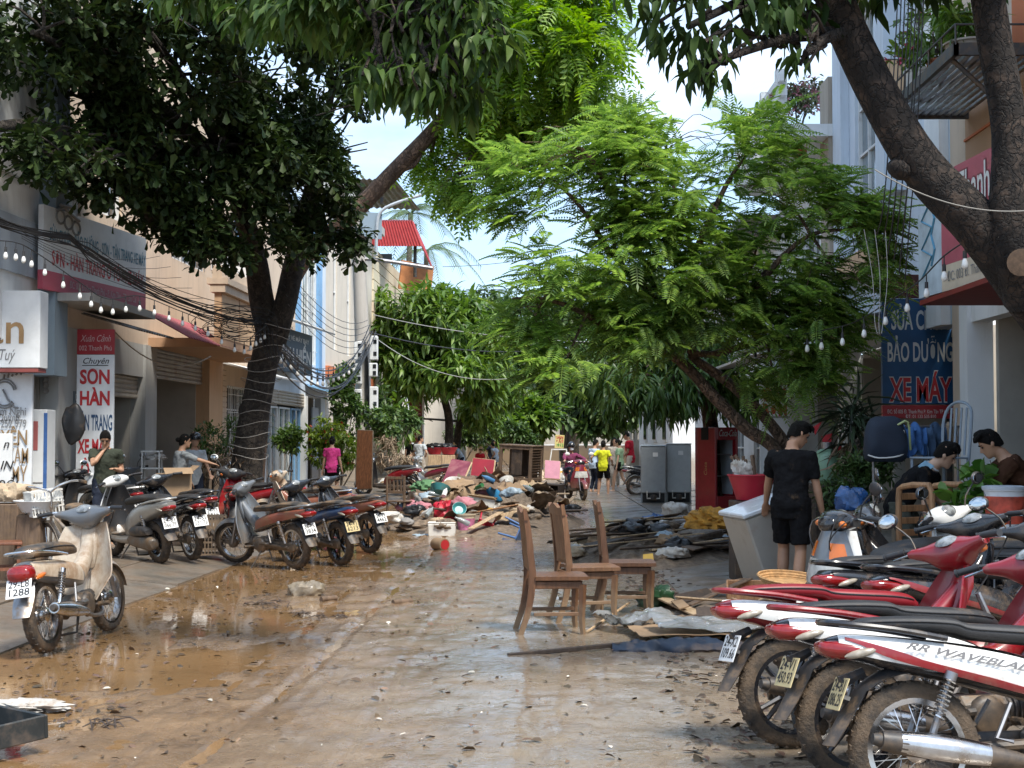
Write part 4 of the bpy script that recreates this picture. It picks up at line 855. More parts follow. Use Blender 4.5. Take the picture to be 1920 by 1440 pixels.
# big dark tree on the left pavement
def left_tree():
    t = thing('street_tree', 'large dark street tree with forked trunk wrapped in light wire on the left', 'tree')
    D = 25.0
    base = P(455, 1010, D); base.z = .08
    trunk = [base, P(462, 880, D), P(480, 760, D), P(500, 660, D), P(512, 605, D)]; rr = [.36, .29, .26, .25, .28]
    mb = MB(); mb.tube(trunk, rr, 16, k=4)
    mb.tube([P(508, 640, D), P(490, 560, D), P(480, 490, D-.3), P(455, 400, D-1), P(420, 300, D-2)], [.24, .22, .2, .17, .12], 12, k=4)
    mb.tube([P(514, 640, D), P(535, 570, D), P(550, 500, D+.1), P(575, 400, D+.2), P(600, 280, D)], [.22, .2, .19, .16, .12], 12, k=4); knots(mb, trunk, .3, 9, 3)
    mb.build('trunk', bark_dark, t, 60)
    blobs = [B(150, 180, 21, 190, 120), B(60, 60, 19, 150, 110), B(330, 120, 21, 200, 130), B(420, 260, 22, 190, 110), B(560, 330, 23.5, 120, 100), B(250, 300, 21, 150, 90), B(380, 380, 22, 140, 90), B(520, 190, 23, 150, 110), B(620, 250, 24.5, 80, 90), B(610, 420, 24, 75, 60), B(250, 20, 20, 230, 90), B(480, 40, 22, 170, 100), B(640, 120, 25, 90, 110), B(90, 290, 19, 110, 60), B(470, 440, 22.5, 80, 45), B(660, 460, 24, 40, 30), B(390, 450, 21.5, 60, 40), B(190, 340, 20.5, 60, 50)]
    limbs = limb_tubes([P(490, 560, D), P(480, 490, D-.3), P(455, 400, D-1), P(550, 500, D), P(575, 400, D), P(420, 300, D-2)], blobs, .10, 9, 5)
    limbs.tube([P(480, 480, D-.3), P(300, 420, 22), P(120, 250, 20), P(-60, 240, 18)], [.14, .11, .09, .07], 8, k=4); limbs.build('limbs', bark_dark, t, 60)
    blobs += [B(330, 420, 21.5, 90, 45), B(430, 475, 22, 55, 28), B(250, 370, 21, 80, 40), B(560, 470, 23.5, 50, 30)]; p, c = blob_points(blobs, 4300, .35); me = leaf_mesh('l', *rosettes(p, c, 7, .20, .105, .28, .62), *OBOV)
    crown(t, [me], leaf_dark)
    mb = MB()
    for k in range(13):
        y0 = 1.3+k*.19; q = cat_rom([list(x) for x in trunk], 6); ii = np.argmin(abs(q[:, 2]-y0)); c_ = q[ii]
        mb.tube([(c_[0]+.36*math.cos(a), c_[1]+.36*math.sin(a), y0+.05*math.sin(a*2+k)) for a in np.linspace(0, 6.28, 18)], .006, 4)
    mb.build('wrapped_wire', mk('wire_pale', (.35, .32, .28), .6), t)
left_tree()
# bright tree behind it whose limb leans over the street
def bright_tree():
    t = thing('street_tree', 'sunlit bright green tree with a long leaning branch above the street', 'tree')
    D = 33
    mb = MB(); b0 = P(478, 940, 35); b0.z = .1
    mb.tube([b0, P(492, 760, 35), P(514, 610, 34.5), P(575, 480, 34), P(655, 408, D), P(740, 320, D), P(808, 250, D), P(838, 208, D), P(880, 110, D-1), P(960, 30, D-2)], [.2, .2, .2, .2, .2, .19, .18, .16, .13, .08], 12, k=4)
    mb.tube([P(830, 218, D), P(870, 218, D), P(930, 240, D), P(985, 275, D)], [.11, .09, .08, .05], 8, k=3); mb.tube([P(750, 318, D), P(775, 310, D), P(790, 290, D)], [.08, .06, .03], 8, k=3); mb.build('trunk', bark_brown, t, 60)
    blobs = [B(1010, 60, D-2, 110, 90), B(1090, 110, D-2, 70, 110), B(1060, 200, D-1, 75, 60), B(950, 150, D-1, 100, 100), B(1110, 40, D-2, 50, 60), B(850, 120, D, 110, 110), B(760, 60, D, 120, 90), B(970, -40, D-2, 160, 70)]
    low = [B(900, 270, D, 80, 45), B(960, 260, D, 80, 45), B(850, 340, D, 40, 35), B(1010, 240, D, 60, 30), B(870, 230, D+.5, 60, 50), B(800, 310, D+.6, 30, 35), B(880, 370, D, 45, 22)]
    limb_tubes([P(838, 208, D), P(880, 110, D-1), P(960, 30, D-2), P(930, 240, D)], blobs+low, .06, 6, 8).build('limbs', bark_brown, t, 60)
    p, c = blob_points(blobs, 760, .45); a = rosettes(p, c, 3, .62, .62, .5, .7, .15); me = leaf_mesh('l', *a, *PINN_S)
    p, c = blob_points(low, 330, .3); a = rosettes(p, c, 3, .5, .5, .7, .7, .12); me2 = leaf_mesh('l', *a, *PINN_S)
    crown(t, [me, me2], leaf_bright)
bright_tree()
# feathery leaning tree on the right pavement
def feather_tree():
    t = thing('feathery_tree', 'feathery light green tree with two leaning stems on the right pavement', 'tree')
    D = 17.5
    mb = MB(); b0 = P(1500, 965, D); b0.z = .08
    s1 = [b0, P(1462, 858, D), P(1400, 805, D), P(1340, 745, D), P(1290, 690, D), P(1262, 668, D)]; s2 = [P(1505, 925, D), P(1482, 850, D+.1), P(1436, 785, D+.15), P(1372, 722, D+.1), P(1305, 675, D+.05), P(1296, 662, D)]
    mb.tube(s1, [.11, .088, .08, .075, .065, .055], 12, k=4); mb.tube(s2, [.09, .08, .072, .066, .055, .045], 12, k=4); knots(mb, s1, .07, 5, 5); knots(mb, s2, .07, 5, 6)
    br = [[s1[-1], P(1225, 655, D), P(1180, 650, D), P(1130, 640, D-.3)], [s2[-1], P(1345, 662, D), P(1375, 630, D), P(1388, 590, D), P(1392, 560, D), P(1420, 460, D-.3)], [s1[-1], P(1245, 620, D+.2), P(1235, 560, D), P(1200, 470, D-.3), P(1175, 380, D-.5), P(1172, 300, D-.6)], [s2[-1], P(1310, 580, D-.3), P(1300, 480, D-.5), P(1270, 380, D-.3), P(1250, 290, D)], [P(1235, 560, D), P(1150, 480, D-.5), P(1090, 390, D-1), P(1030, 330, D-1)], [P(1180, 650, D), P(1100, 590, D-.8), P(1020, 560, D-1), P(960, 560, D-1)], [P(1388, 590, D), P(1450, 500, D-.8), P(1520, 440, D-1), P(1600, 430, D-1.2)], [P(1345, 662, D), P(1440, 640, D-.4), P(1500, 660, D-.5), P(1580, 640, D-.8)], [P(1200, 470, D-.3), P(1110, 300, D-1), P(1060, 270, D-1)], [P(1300, 480, D-.5), P(1360, 350, D-.6), P(1400, 290, D-.5)]]
    for q in br: mb.tube(q, np.linspace(.046, .014, len(q)), 8, k=3)
    mb.build('trunk', bark_brown, t, 60)
    blobs = [B(1090, 300, D-1, 150, 70), B(1250, 270, D-.5, 160, 70), B(1000, 370, D-1, 90, 60), B(1380, 300, D-.5, 130, 70), B(1480, 380, D-.8, 130, 80), B(1580, 420, D-1.2, 80, 65), B(1300, 400, D-.5, 170, 90), B(1150, 440, D-.8, 130, 70), B(1050, 520, D-1, 130, 60), B(1250, 540, D-.5, 170, 80), B(1420, 520, D-.5, 170, 90), B(1570, 520, D-1, 110, 80), B(1000, 600, D-1, 90, 50), B(1150, 620, D-.6, 140, 60), B(1060, 680, D-1, 90, 50), B(1330, 600, D-.3, 130, 60), B(1480, 620, D-.5, 130, 60), B(1570, 610, D-.8, 60, 60), B(1520, 700, D-.6, 80, 60), B(1450, 700, D-.3, 80, 50), B(1630, 480, D-1.2, 40, 35), B(1400, 225, D-.3, 60, 25), B(960, 310, D-1, 60, 25), B(1210, 225, D-.6, 80, 25), B(1640, 400, D-1.3, 50, 50)]
    starts = [q[i] for q in br for i in range(1, len(q))]
    limb_tubes(starts, blobs, .022, 7, 11, .005).build('twigs', bark_brown, t, 60)
    p, c = blob_points(blobs, 2400, .25); n = len(p)
    out = (p-np.array(P(1290, 620, D))); out[:, 2] *= .25; out[:, 1] *= 1.2; out /= np.linalg.norm(out, axis=1, keepdims=True)
    d = out*.75+unit(n)*.75; d[:, 2] = d[:, 2]*.4+.05; nn = np.zeros((n, 3)); nn[:, 2] = 1; nn += unit(n)*.3; s = RNG.uniform(.7, 1.25, n)
    me = leaf_mesh('l', p, d, nn, .37*s, .37*s, *PINN)
    d2 = out*.4+unit(n)*1.0; d2[:, 2] = d2[:, 2]*.4-.02
    me2 = leaf_mesh('l', p+RNG.normal(scale=.09, size=p.shape), d2, nn, .34*s[::-1], .34*s[::-1], *PINN)
    crown(t, [me, me2], leaf_feather)
feather_tree()
# near trees at the right edge, their boughs overhead
def near_tree():
    t = thing('street_tree', 'thick scaly tree trunk leaning across the upper right corner', 'tree')
    D = 8.6
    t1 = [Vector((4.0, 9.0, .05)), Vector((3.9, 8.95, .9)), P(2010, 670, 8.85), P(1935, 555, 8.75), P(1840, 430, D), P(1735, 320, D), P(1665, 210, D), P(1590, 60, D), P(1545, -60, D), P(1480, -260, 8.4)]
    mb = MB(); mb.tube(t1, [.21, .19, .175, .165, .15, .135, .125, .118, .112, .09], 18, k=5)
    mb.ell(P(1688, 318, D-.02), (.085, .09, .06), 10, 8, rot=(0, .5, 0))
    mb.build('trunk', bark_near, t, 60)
    mb = MB(); mb.tube([P(1925, 560, 8.7), P(1890, 440, 8.5), P(1893, 250, 8.45), P(1862, 60, 8.4), P(1835, -120, 8.3)], [.14, .115, .105, .1, .095], 14, k=5); mb.build('stem', bark_near, t, 60)
    mb = MB(); c = P(1915, 492, 8.35); mb.lathe([(0, 0), (.06, .002), (.082, 0)], (0, 0, 0), 'Z', 18); o = mb.build('sawn_stub', wood('sawn_wood', (.12, .075, .045)), t); o.matrix_local = Matrix.Translation(c) @ Euler((PI/2+.2, 0, -.3)).to_matrix().to_4x4()
    blobs = [B(1290, 50, 8.0, 70, 55), B(1390, 20, 8.2, 90, 45), B(1250, -40, 7.8, 80, 45), B(1480, 20, 8.4, 60, 50), B(1330, 120, 8.0, 35, 45), B(1600, -60, 8.5, 220, 60), B(1510, 100, 8.2, 25, 30), B(1750, -100, 8.5, 250, 80)]
    limb_tubes([P(1590, 60, D), P(1545, -60, D)], blobs, .05, 6, 9).build('limbs', bark_near, t, 60)
    p, c = blob_points(blobs, 210, .3); a = rosettes(p, c, 7, .15, .046, .75, .55, .05); me = leaf_mesh('l', *a, *LANCE); crown(t, [me], leaf_near)
near_tree()
def overhead():
    t = thing('tree_bough', 'dark drooping bough of long leaves hanging across the top of the view', 'branch')
    blobs = [B(600, 20, 9.5, 150, 50), B(760, 60, 9.5, 120, 80), B(850, 30, 9.3, 90, 70), B(810, 135, 9.2, 80, 50), B(915, 95, 9.1, 45, 50), B(700, -50, 9.6, 220, 50), B(450, -20, 10, 170, 50), B(870, 165, 9.2, 45, 28), B(720, 150, 9.3, 55, 35)]
    mb = limb_tubes([P(1300, -260, 9), P(700, -60, 9.6)], blobs, .035, 6, 21); mb.tube([P(1480, -300, 8.4), P(1100, -220, 9), P(850, -120, 9.4), P(500, -60, 9.9)], [.1, .08, .06, .03], 8, k=3); mb.build('limbs', bark_near, t, 60)
    p, c = blob_points(blobs, 440, .2); a = rosettes(p, c, 7, .165, .046, .8, .55, .05); crown(t, [leaf_mesh('l', *a, *LANCE)], mk('leaf_bough', (.05, .092, .02), .5, var=.25, vs=1, rand=.45, transl=.3, spec=.25))
overhead()
def simple_tree(name, label, trunkpts, radii, blobs, n, per, L, W, droop, spread, tmpl, lm, bm, r0=.06, nsub=4, group=None, seed=3, shell=.4):
    t = thing(name, label, 'tree', group=group); mb = MB(); mb.tube(trunkpts, radii, 10, k=4); mb.build('trunk', bm, t, 60)
    limb_tubes(trunkpts[-2:], blobs, r0, nsub, seed).build('limbs', bm, t, 60)
    p, c = blob_points(blobs, n, shell); crown(t, [leaf_mesh('l', *rosettes(p, c, per, L, W, droop, spread, .12), *tmpl)], lm); return t
def gp(px, Y): p = P(px, 900, Y); p.z = .05; return p
simple_tree('mango_tree', 'mango tree with long drooping leaves behind the red cooler', [gp(1345, 30), P(1330, 780, 30), P(1300, 680, 30)], [.2, .16, .12], [B(1200, 705, 29, 110, 75), B(1290, 690, 29, 110, 85), B(1160, 722, 28, 60, 50), B(1240, 735, 28, 80, 38), B(1330, 720, 28.5, 70, 45), B(1140, 680, 29, 90, 60), B(1400, 700, 30, 90, 80), B(1280, 620, 30, 150, 60), B(1200, 640, 30, 90, 60)], 800, 8, .34, .06, .85, .6, LANCE, leaf_mango, bark_brown)
simple_tree('round_tree', 'round bright green street tree beyond the power pole', [gp(838, 58), P(842, 790, 58), P(826, 730, 58), P(810, 690, 58)], [.2, .17, .15, .12], [B(790, 600, 57, 80, 60), B(850, 620, 57, 90, 70), B(780, 680, 57, 70, 60), B(900, 660, 58, 60, 60), B(860, 700, 56, 70, 40), B(740, 640, 58, 40, 60), B(810, 570, 58, 60, 35), B(720, 570, 58, 25, 25), B(905, 720, 57, 35, 40)], 1500, 7, .50, .13, .45, .7, LANCE, leaf_round, bark_dark)
simple_tree('street_tree', 'leaning dark-stemmed tree below the round tree on the far left', [gp(850, 62), P(862, 790, 62), P(872, 740, 62)], [.2, .17, .12], [B(900, 770, 61, 50, 30), B(940, 720, 61, 50, 40), B(760, 740, 60, 40, 40), B(740, 790, 55, 40, 40)], 420, 7, .45, .12, .5, .7, LANCE, leaf_round, bark_dark, seed=5)
for i, (px, Y, bl, lab) in enumerate(((1010, 88, [B(960, 640, 84, 70, 80), B(1010, 690, 84, 80, 70), B(940, 740, 82, 60, 60), B(1000, 610, 86, 80, 70)], 'tall dense tree left of the boundary wall'), (1065, 92, [B(1080, 630, 86, 90, 80), B(1070, 720, 86, 80, 60), B(1120, 690, 84, 70, 70), B(1030, 740, 84, 60, 40)], 'broad dark tree whose trunks rise before the boundary wall'), (1150, 80, [B(1150, 760, 76, 70, 50), B(1100, 780, 76, 50, 35), B(1180, 700, 78, 80, 70), B(1090, 750, 78, 50, 50)], 'low dark leafy tree above the people by the fridges'), (980, 80, [B(960, 790, 74, 50, 30), B(1000, 780, 74, 40, 30), B(930, 800, 72, 30, 25)], 'small rounded tree at the far end of the street'), (880, 105, [B(880, 640, 100, 90, 80), B(900, 590, 100, 70, 50), B(930, 690, 96, 60, 80)], 'distant tree behind the round bright tree'), (1330, 60, [B(1330, 640, 56, 120, 110), B(1430, 600, 56, 130, 110), B(1250, 580, 58, 120, 90), B(1120, 560, 60, 110, 60)], 'dense tree filling the gap behind the feathery tree'))):
    t = simple_tree('background_tree', lab, [gp(px, Y), P(px+4, 790, Y), P(px, 740, Y)], [.28, .24, .2], bl, 900 if i != 5 else 1300, 7, .62 if i != 5 else .5, .26 if i != 5 else .2, .3, .75, OVATE, leaf_far if i not in (3,) else leaf_round, bark_grey, group='trees at the end of the street', seed=20+i)
    if i == 1:
        mb = MB()
        for dx in (-9, 6, 14): mb.tube([gp(px+dx, 91), P(px+dx*1.1, 760, 91), P(px+dx*1.6, 700, 90)], [.24, .2, .16], 8, k=3)
        mb.build('stem', bark_grey, t, 60)
# coconut palms behind the red roof
for i, (px, py, Y, n) in enumerate(((770, 400, 72, 13), (800, 470, 76, 11))):
    t = thing('palm_tree', ['tall coconut palm behind the red roof', 'lower palm crown right of the red roof'][i], 'tree', group='palms behind the red roof')
    top = P(px, py, Y); mb = MB(); mb.tube([(top.x-.4, Y, 0), (top.x-.2, Y, top.z*.5), tuple(top)], [.22, .17, .13], 10, k=4); mb.build('trunk', bark_grey, t, 60)
    for k in range(n):
        a = 2*PI*k/n+i; el = random.uniform(.1, .9); L_ = random.uniform(2.6, 3.4); d = Vector((math.cos(a), math.sin(a)*.8, el)); pts = []
        for q in range(7): u = q/6; pts.append(top+d*L_*u+Vector((0, 0, -1.9*u*u*L_*.55)))
        mb = MB(); mb.tube(pts, np.linspace(.03, .008, 7), 4)
        for q in range(26):
            u = .12+.88*q/26; j = min(5, int(u*6)); f = u*6-j; c = pts[j].lerp(pts[j+1], f); tg = (pts[j+1]-pts[j]).normalized(); sd = tg.cross(Z1).normalized(); ll = .75*(1-.5*abs(u-.45))
            for s in (-1, 1):
                e = c+sd*s*ll*.75+tg*ll*.5+Vector((0, 0, -.35*ll)); w_ = tg*.028; mb.add([c-w_, c+w_, e], [(0, 1, 2)])
        mb.build('frond', leaf_palm, t, 0)
# ------------------------------------------------------------------ motorbikes
meter_m = mk('meter_face', (.22, .23, .23), .12, var=.5, vs=30, coat=.8, dirt=.2)
def wheel(par, x, R_, tw, kind, side_hub=.05, mud=True, name='wheel', T=None, hub_m=None, rim_m=None):
    rim_r = R_-tw*.95; rm = rim_m or (chrome if kind == 'spoke' else black_gloss)
    mb = MB(T); c = (x, 0, R_)
    mb.lathe([(rim_r-.012, -tw*.42), (rim_r+.012, -tw*.48), (rim_r+.006, -tw*.3), (rim_r-.008, -tw*.15), (rim_r-.008, tw*.15), (rim_r+.006, tw*.3), (rim_r+.012, tw*.48), (rim_r-.012, tw*.42), (rim_r-.016, 0), (rim_r-.012, -tw*.42)], c, 'Y', 36)
    mb.lathe([(.0, -side_hub), (.03, -side_hub), (.055, -side_hub*.7), (.04, -side_hub*.3), (.04, side_hub*.3), (.055, side_hub*.7), (.03, side_hub), (0, side_hub)], c, 'Y', 18)
    w = mb.build(name, rm, par, 40)
    mb = MB(T); prof = [(rim_r-.003, -tw*.42), (rim_r+tw*.25, -tw*.52), (R_-tw*.3, -tw*.5), (R_-tw*.08, -tw*.32), (R_, -.1*tw), (R_-.004, 0), (R_, .1*tw), (R_-tw*.08, tw*.32), (R_-tw*.3, tw*.5), (rim_r+tw*.25, tw*.52), (rim_r-.003, tw*.42)]
    mb.lathe(prof, c, 'Y', 48)
    for k in range(30):
        a = 2*PI*k/30
        for s in (-1, 1):
            mb.box((x+math.cos(a+s*.05)*(R_-.005), s*tw*.22, R_+math.sin(a+s*.05)*(R_-.005)), (.012, tw*.26, .018), rot=Euler((s*.35, -a, 0)).to_matrix())
    mb.build('tyre', rubber_mud if mud else rubber, w, 50)
    mb = MB(T)
    if kind == 'spoke':
        for k in range(18):
            for s in (-1, 1):
                a = 2*PI*(k+.25*s)/18; a2 = a+s*.55*(1 if k % 2 else -1)
                mb.cyl((x+.045*math.cos(a2), s*side_hub*.7, R_+.045*math.sin(a2)), (x+(rim_r-.01)*math.cos(a), 0, R_+(rim_r-.01)*math.sin(a)), .0021, n=3, caps=False)
        mb.build('spokes', chrome, w, 0)
    else:
        for k in range(5):
            for s in (-.17, .17):
                a = 2*PI*k/5; mb.tube([(x+.045*math.cos(a+s*.6), 0, R_+.045*math.sin(a+s*.6)), (x+(rim_r-.008)*math.cos(a+s), 0, R_+(rim_r-.008)*math.sin(a+s))], [.016, .012], 6)
        mb.build('spokes', rm, w, 40)
    mb = MB(T); mb.lathe([(0, side_hub+.03), (.05, side_hub+.03), (.065, side_hub+.015), (.07, side_hub-.02), (.05, side_hub-.02)], c, 'Y', 20); mb.build('brake_drum', hub_m or engine_m, w, 40)
    return w
def spring(mb, p0, p1, r_, n=8):
    p0, p1 = Vector(p0), Vector(p1); d = p1-p0; u, w = basis(d); pts = []
    for i in range(n*8+1):
        a = 2*PI*i/8; pts.append(p0+d*(i/(n*8))+(u*math.cos(a)+w*math.sin(a))*r_)
    mb.tube(pts, .0045, 4)
def plate(par, c, pitch, l1, l2, m, w=.19, h=.14):
    u = Vector((math.sin(pitch), 0, math.cos(pitch))); r_ = Vector((0, -1, 0)); c = Vector(c)
    mb = MB(); mb.box(c, (.004, w, h), rot=Euler((0, pitch, 0)).to_matrix(), bev=.002); pl = mb.build('number_plate', m, par, 0)
    n = r_.cross(u); k = 0
    for s_, dz in ((l1, .032), (l2, -.03)):
        if s_: text(s_, .075, ink, pl, c+u*dz+n*.0035, r_, u, bold=.012, width=w*.82, res=2)
    return pl
def bike(label, rear, yaw, kind='wave', body=None, panel=None, front=None, seat=None, inner=None, cowl=None, wheels='spoke', steer=0., lean=.10, pl=('29-L8', '1288', None), mirrors=2, stripe=None, mud=True, tail_red=True, group='parked motorbikes', name='motorbike', stripe2=None, brand=None, shield_top=True, cargo=None, mir_m=None, muffler=None):
    yaw = R(yaw); d = Vector((math.cos(yaw), math.sin(yaw), 0)); loc = Vector(rear)+d*.60
    t = thing(name, label, 'motorbike', loc, yaw, group, rx=-lean)
    body = body or black_gloss; panel = panel or body; front = front or body; seat = seat or seat_m; inner = inner or black_plastic; cowl = cowl or front
    sc = kind == 'scoot'
    RW = .245 if sc else .28; tw = .085 if sc else .072
    xr_, xf_ = -.60, (.66 if sc else .63)
    ax = Vector((xf_, 0, RW)); hd = Vector((.42 if sc else .41, 0, .86))      # steering axis from front axle to head
    axis = (hd-ax).normalized()
    ST_ = Matrix.Translation(hd) @ Matrix.Rotation(R(steer), 4, axis) @ Matrix.Translation(-hd)
    wheel(t, xr_, RW, tw+.012, wheels if not sc else 'alloy', .055, mud, hub_m=engine_m)
    wheel(t, xf_, RW, tw, wheels if not sc else 'alloy', .05, mud, T=ST_)
    # fork, mudguard, handlebar
    mb = MB(ST_)
    for s in (-1, 1): mb.tube([(xf_, s*.078, RW), ax.lerp(hd, .42)+Vector((0, s*.078, 0)), ax.lerp(hd, .8)+Vector((0, s*.07, 0))], [.021, .02, .016], 8)
    mb.cyl(ax+Vector((0, -.1, 0)), ax+Vector((0, .1, 0)), .01); mb.build('fork', steel, t)
    mb = MB(ST_); mb.sheet(lambda u, v: (xf_+(RW+.035-.045*(2*v-1)**2)*math.cos(R(12)+u*R(150)), (2*v-1)*.062, RW+(RW+.035-.045*(2*v-1)**2)*math.sin(R(12)+u*R(150))), 16, 6, .005); mb.build('front_mudguard', front, t, 60)
    mb = MB(ST_); hb = Vector((.36, 0, 1.0))
    for s in (-1, 1): mb.tube([(.40, 0, .97), (.39, s*.14, .99), (.335, s*.24, 1.015), (.30, s*.35, 1.005)], [.013, .011, .011, .011], 8, k=3)
    mb.build('handlebar', chrome if kind == 'cub' else black_plastic, t)
    for s in (-1, 1):
        mb = MB(ST_); mb.tube([(.325, s*.255, 1.014), (.30, s*.36, 1.005)], [.018, .017], 10); mb.cyl((.297, s*.36, 1.004), (.294, s*.372, 1.003), .021, n=10); mb.build('grip', black_plastic, t)
        mb = MB(ST_); mb.tube([(.37, s*.20, 1.005), (.375, s*.28, 1.0), (.355, s*.36, .985)], [.009, .006, .006], 6); mb.build('brake_lever', chrome, t)
    for s in ((-1, 1) if mirrors == 2 else ((1,) if mirrors == 1 else ((-1,) if mirrors == -1 else ()))):
        mb = MB(ST_); mb.tube([(.355, s*.20, 1.01), (.36, s*.23, 1.09), (.335, s*.30, 1.17)], .006, 6, k=2); st = mb.build('mirror', iron, t)
        mb = MB(ST_); mb.ell((.325, s*.33, 1.20), (.018, .068, .046), 14, 8, rot=(.0, .1, .0)); mb.build('mirror_shell', mir_m or black_plastic, st)
        mb = MB(ST_); mb.ell((.312, s*.33, 1.20), (.008, .06, .039), 14, 6, rot=(0, .1, 0)); mb.build('mirror_glass', mirror_m, st)
    mb = MB(ST_)   # handlebar cowl with lamp
    if sc:
        mb.xloft([(-.20, .385, .03, .035, .985), (-.13, .40, .055, .06, .99), (0, .415, .075, .085, .985), (.13, .40, .055, .06, .99), (.20, .385, .03, .035, .985)], 14, 2.4, axis='Y')
    else:
        mb.xloft([(-.24, .36, .025, .035, 1.0), (-.15, .385, .045, .06, .985), (-.06, .41, .085, .085, .965), (.06, .41, .085, .085, .965), (.15, .385, .045, .06, .985), (.24, .36, .025, .035, 1.0)], 14, 2.4, axis='Y')
    cw = mb.build('handlebar_cowl', cowl, t, 60)
    mb = MB(ST_); mb.ell((.475 if not sc else .478, 0, .955 if not sc else .975), (.04, .095, .06), 16, 8, rot=(0, -.35, 0)); mb.build('head_lamp' if not sc else 'front_emblem', clear_lens if not sc else black_gloss, cw, 60)
    mb = MB(ST_); mb.ell((.352, 0, 1.03), (.045, .07, .016), 16, 6, rot=(0, -.75, 0)); mb.build('speedometer', meter_m, cw, 60)
    for s in (-1, 1): mb = MB(ST_); mb.ell((.44, s*.135, .97), (.03, .05, .025), 10, 6, rot=(0, 0, -s*.5)); mb.build('indicator', amber_lens, cw, 60)
    mb = MB(ST_)
    for s, q in ((1, 0), (-1, 0), (1, .05)): mb.tube([(.37, s*.17, 1.0), (.47, s*(.20-q), .98+q), (.53, s*.12, .86), (.46, s*.05, .74)], .0045, 5, k=3)
    mb.build('control_cables', black_plastic, t)
    # front shield
    if sc:
        def shield(u, v, k=1.0):
            w = (.10+.17*math.sin(min(1, u*1.25)*PI*.5)-.05*max(0, u-.75)*4*.6)*k; y = (2*v-1)
            return (.50-.02*u+.06*math.sin(u*PI)-.15*y*y*(.5+.5*math.sin(u*2.6)), y*w, .93-.62*u)
        mb = MB(); mb.sheet(shield, 14, 14, .012); fs = mb.build('front_apron', front, t, 60)
        mb = MB(); mb.sheet(lambda u, v: Vector(shield(u, v, .88))-Vector((.10-.05*u, 0, 0)), 12, 10, .012); mb.build('inner_apron', inner, t, 60)
        mb = MB(); mb.sheet(lambda u, v: Vector(shield(.30+.26*u, .5+(v-.5)*.74))+Vector((.012, 0, 0)), 8, 12, .012); mb.build('head_lamp', clear_lens, t, 60)
        for s in (-1, 1): mb = MB(); mb.sheet(lambda u, v: Vector(shield(.12+.16*u, .5+s*(.2+.24*v)))+Vector((.012, 0, 0)), 5, 5, .01); mb.build('indicator', amber_lens, t, 60)
        mb = MB(); mb.xloft([(.40, .30, .05, .12), (.30, .285, .05, .15), (.1, .275, .055, .16), (-.1, .28, .06, .16), (-.2, .31, .07, .15)], 14, 3.4); mb.build('floorboard', inner if brand != 'silver' else panel, t, 60)
        mb = MB(); mb.sheet(lambda u, v: (.05+.30*u, (2*v-1)*.13, .335+.002*math.sin(u*60)), 10, 4, .006); mb.build('floor_mat', rubber, t, 60)
        tail = [(-.98, .735, .03, .06), (-.88, .72, .06, .105), (-.66, .67, .10, .14), (-.40, .60, .14, .155), (-.18, .50, .17, .15), (-.02, .42, .15, .12), (.06, .37, .10, .09)]
        mb = MB(); mb.xloft(tail, 18, 3.0); tb = mb.build('body_panel', body, t, 60)
        sp = [(-.86, .79, .02, .09), (-.75, .81, .035, .12), (-.45, .80, .045, .14), (-.2, .775, .05, .14), (.0, .74, .045, .10), (.06, .72, .02, .06)]
        mb = MB(); mb.xloft(sp, 16, 2.8); mb.build('seat', seat, t, 60)
        eng_side = 1
        mb = MB(); mb.xloft([(-.74, .26, .05, .05), (-.66, .26, .085, .06), (-.4, .27, .075, .06), (-.2, .285, .07, .05), (-.12, .29, .03, .03)], 14, 2.6, k=3); mb.T = None
        for i in range(len(mb.v)): mb.v[i] = (mb.v[i][0], mb.v[i][1]+.135, mb.v[i][2])
        mb.build('engine_cover', engine_m, t, 60)
        mb = MB(); mb.xloft([(-.66, .40, .03, .05), (-.55, .41, .06, .055), (-.3, .40, .06, .05), (-.2, .39, .03, .03)], 12, 3, k=3)
        for i in range(len(mb.v)): mb.v[i] = (mb.v[i][0], mb.v[i][1]+.15, mb.v[i][2])
        mb.build('air_filter_box', black_plastic, t, 60)
        mb = MB(); mb.box((-.28, .0, .30), (.34, .2, .16), bev=.03); mb.tube([(-.1, 0, .3), (-.45, 0, .42), (-.72, 0, .62)], .03, 8); mb.build('engine', engine_m, t)
        ms = [(-.14, .24), (-.30, .23), (-.42, .25), (-.85, .34)]
    else:
        cub = kind == 'cub'
        def wing(u, v, s=1):
            w = (.085+.15*math.sin(min(1, u*1.15)*PI*.62)) if not cub else (.10+.145*math.sin(min(1, .25+u)*PI*.55))*(1-.55*max(0, u-.7)/.3); yy = v
            return (.455-.22*u-(.13 if not cub else .19)*yy*yy*math.sin(.5+u*1.9)+.03*math.sin(u*PI), s*(.015+yy*w), .90-.60*u)
        for s in (-1, 1):
            mb = MB(); mb.sheet(lambda u, v: wing(u, v, s), 14, 8, .010); fs = mb.build('leg_shield', front, t, 60)
            if stripe2: mb = MB(); mb.sheet(lambda u, v: Vector(wing(.42+.36*u+.06*v, .3+.66*v, s))+Vector((.009, s*.004, 0)), 8, 5, .006); mb.build('shield_graphic', stripe2, fs, 60); mb = MB(); mb.sheet(lambda u, v: Vector(wing(.55+.1*u+.12*v, .25+.7*v, s))+Vector((.014, s*.006, 0)), 6, 5, .005); mb.build('shield_flash', ink, fs, 60)
        if cub:
            mb = MB(); mb.ell((.43, 0, .94), (.09, .085, .09), 14, 10); mb.build('lamp_housing', cowl, t, 60); mb = MB(); mb.ell((.505, 0, .94), (.03, .072, .072), 14, 8); mb.build('head_lamp', clear_lens, t, 60)
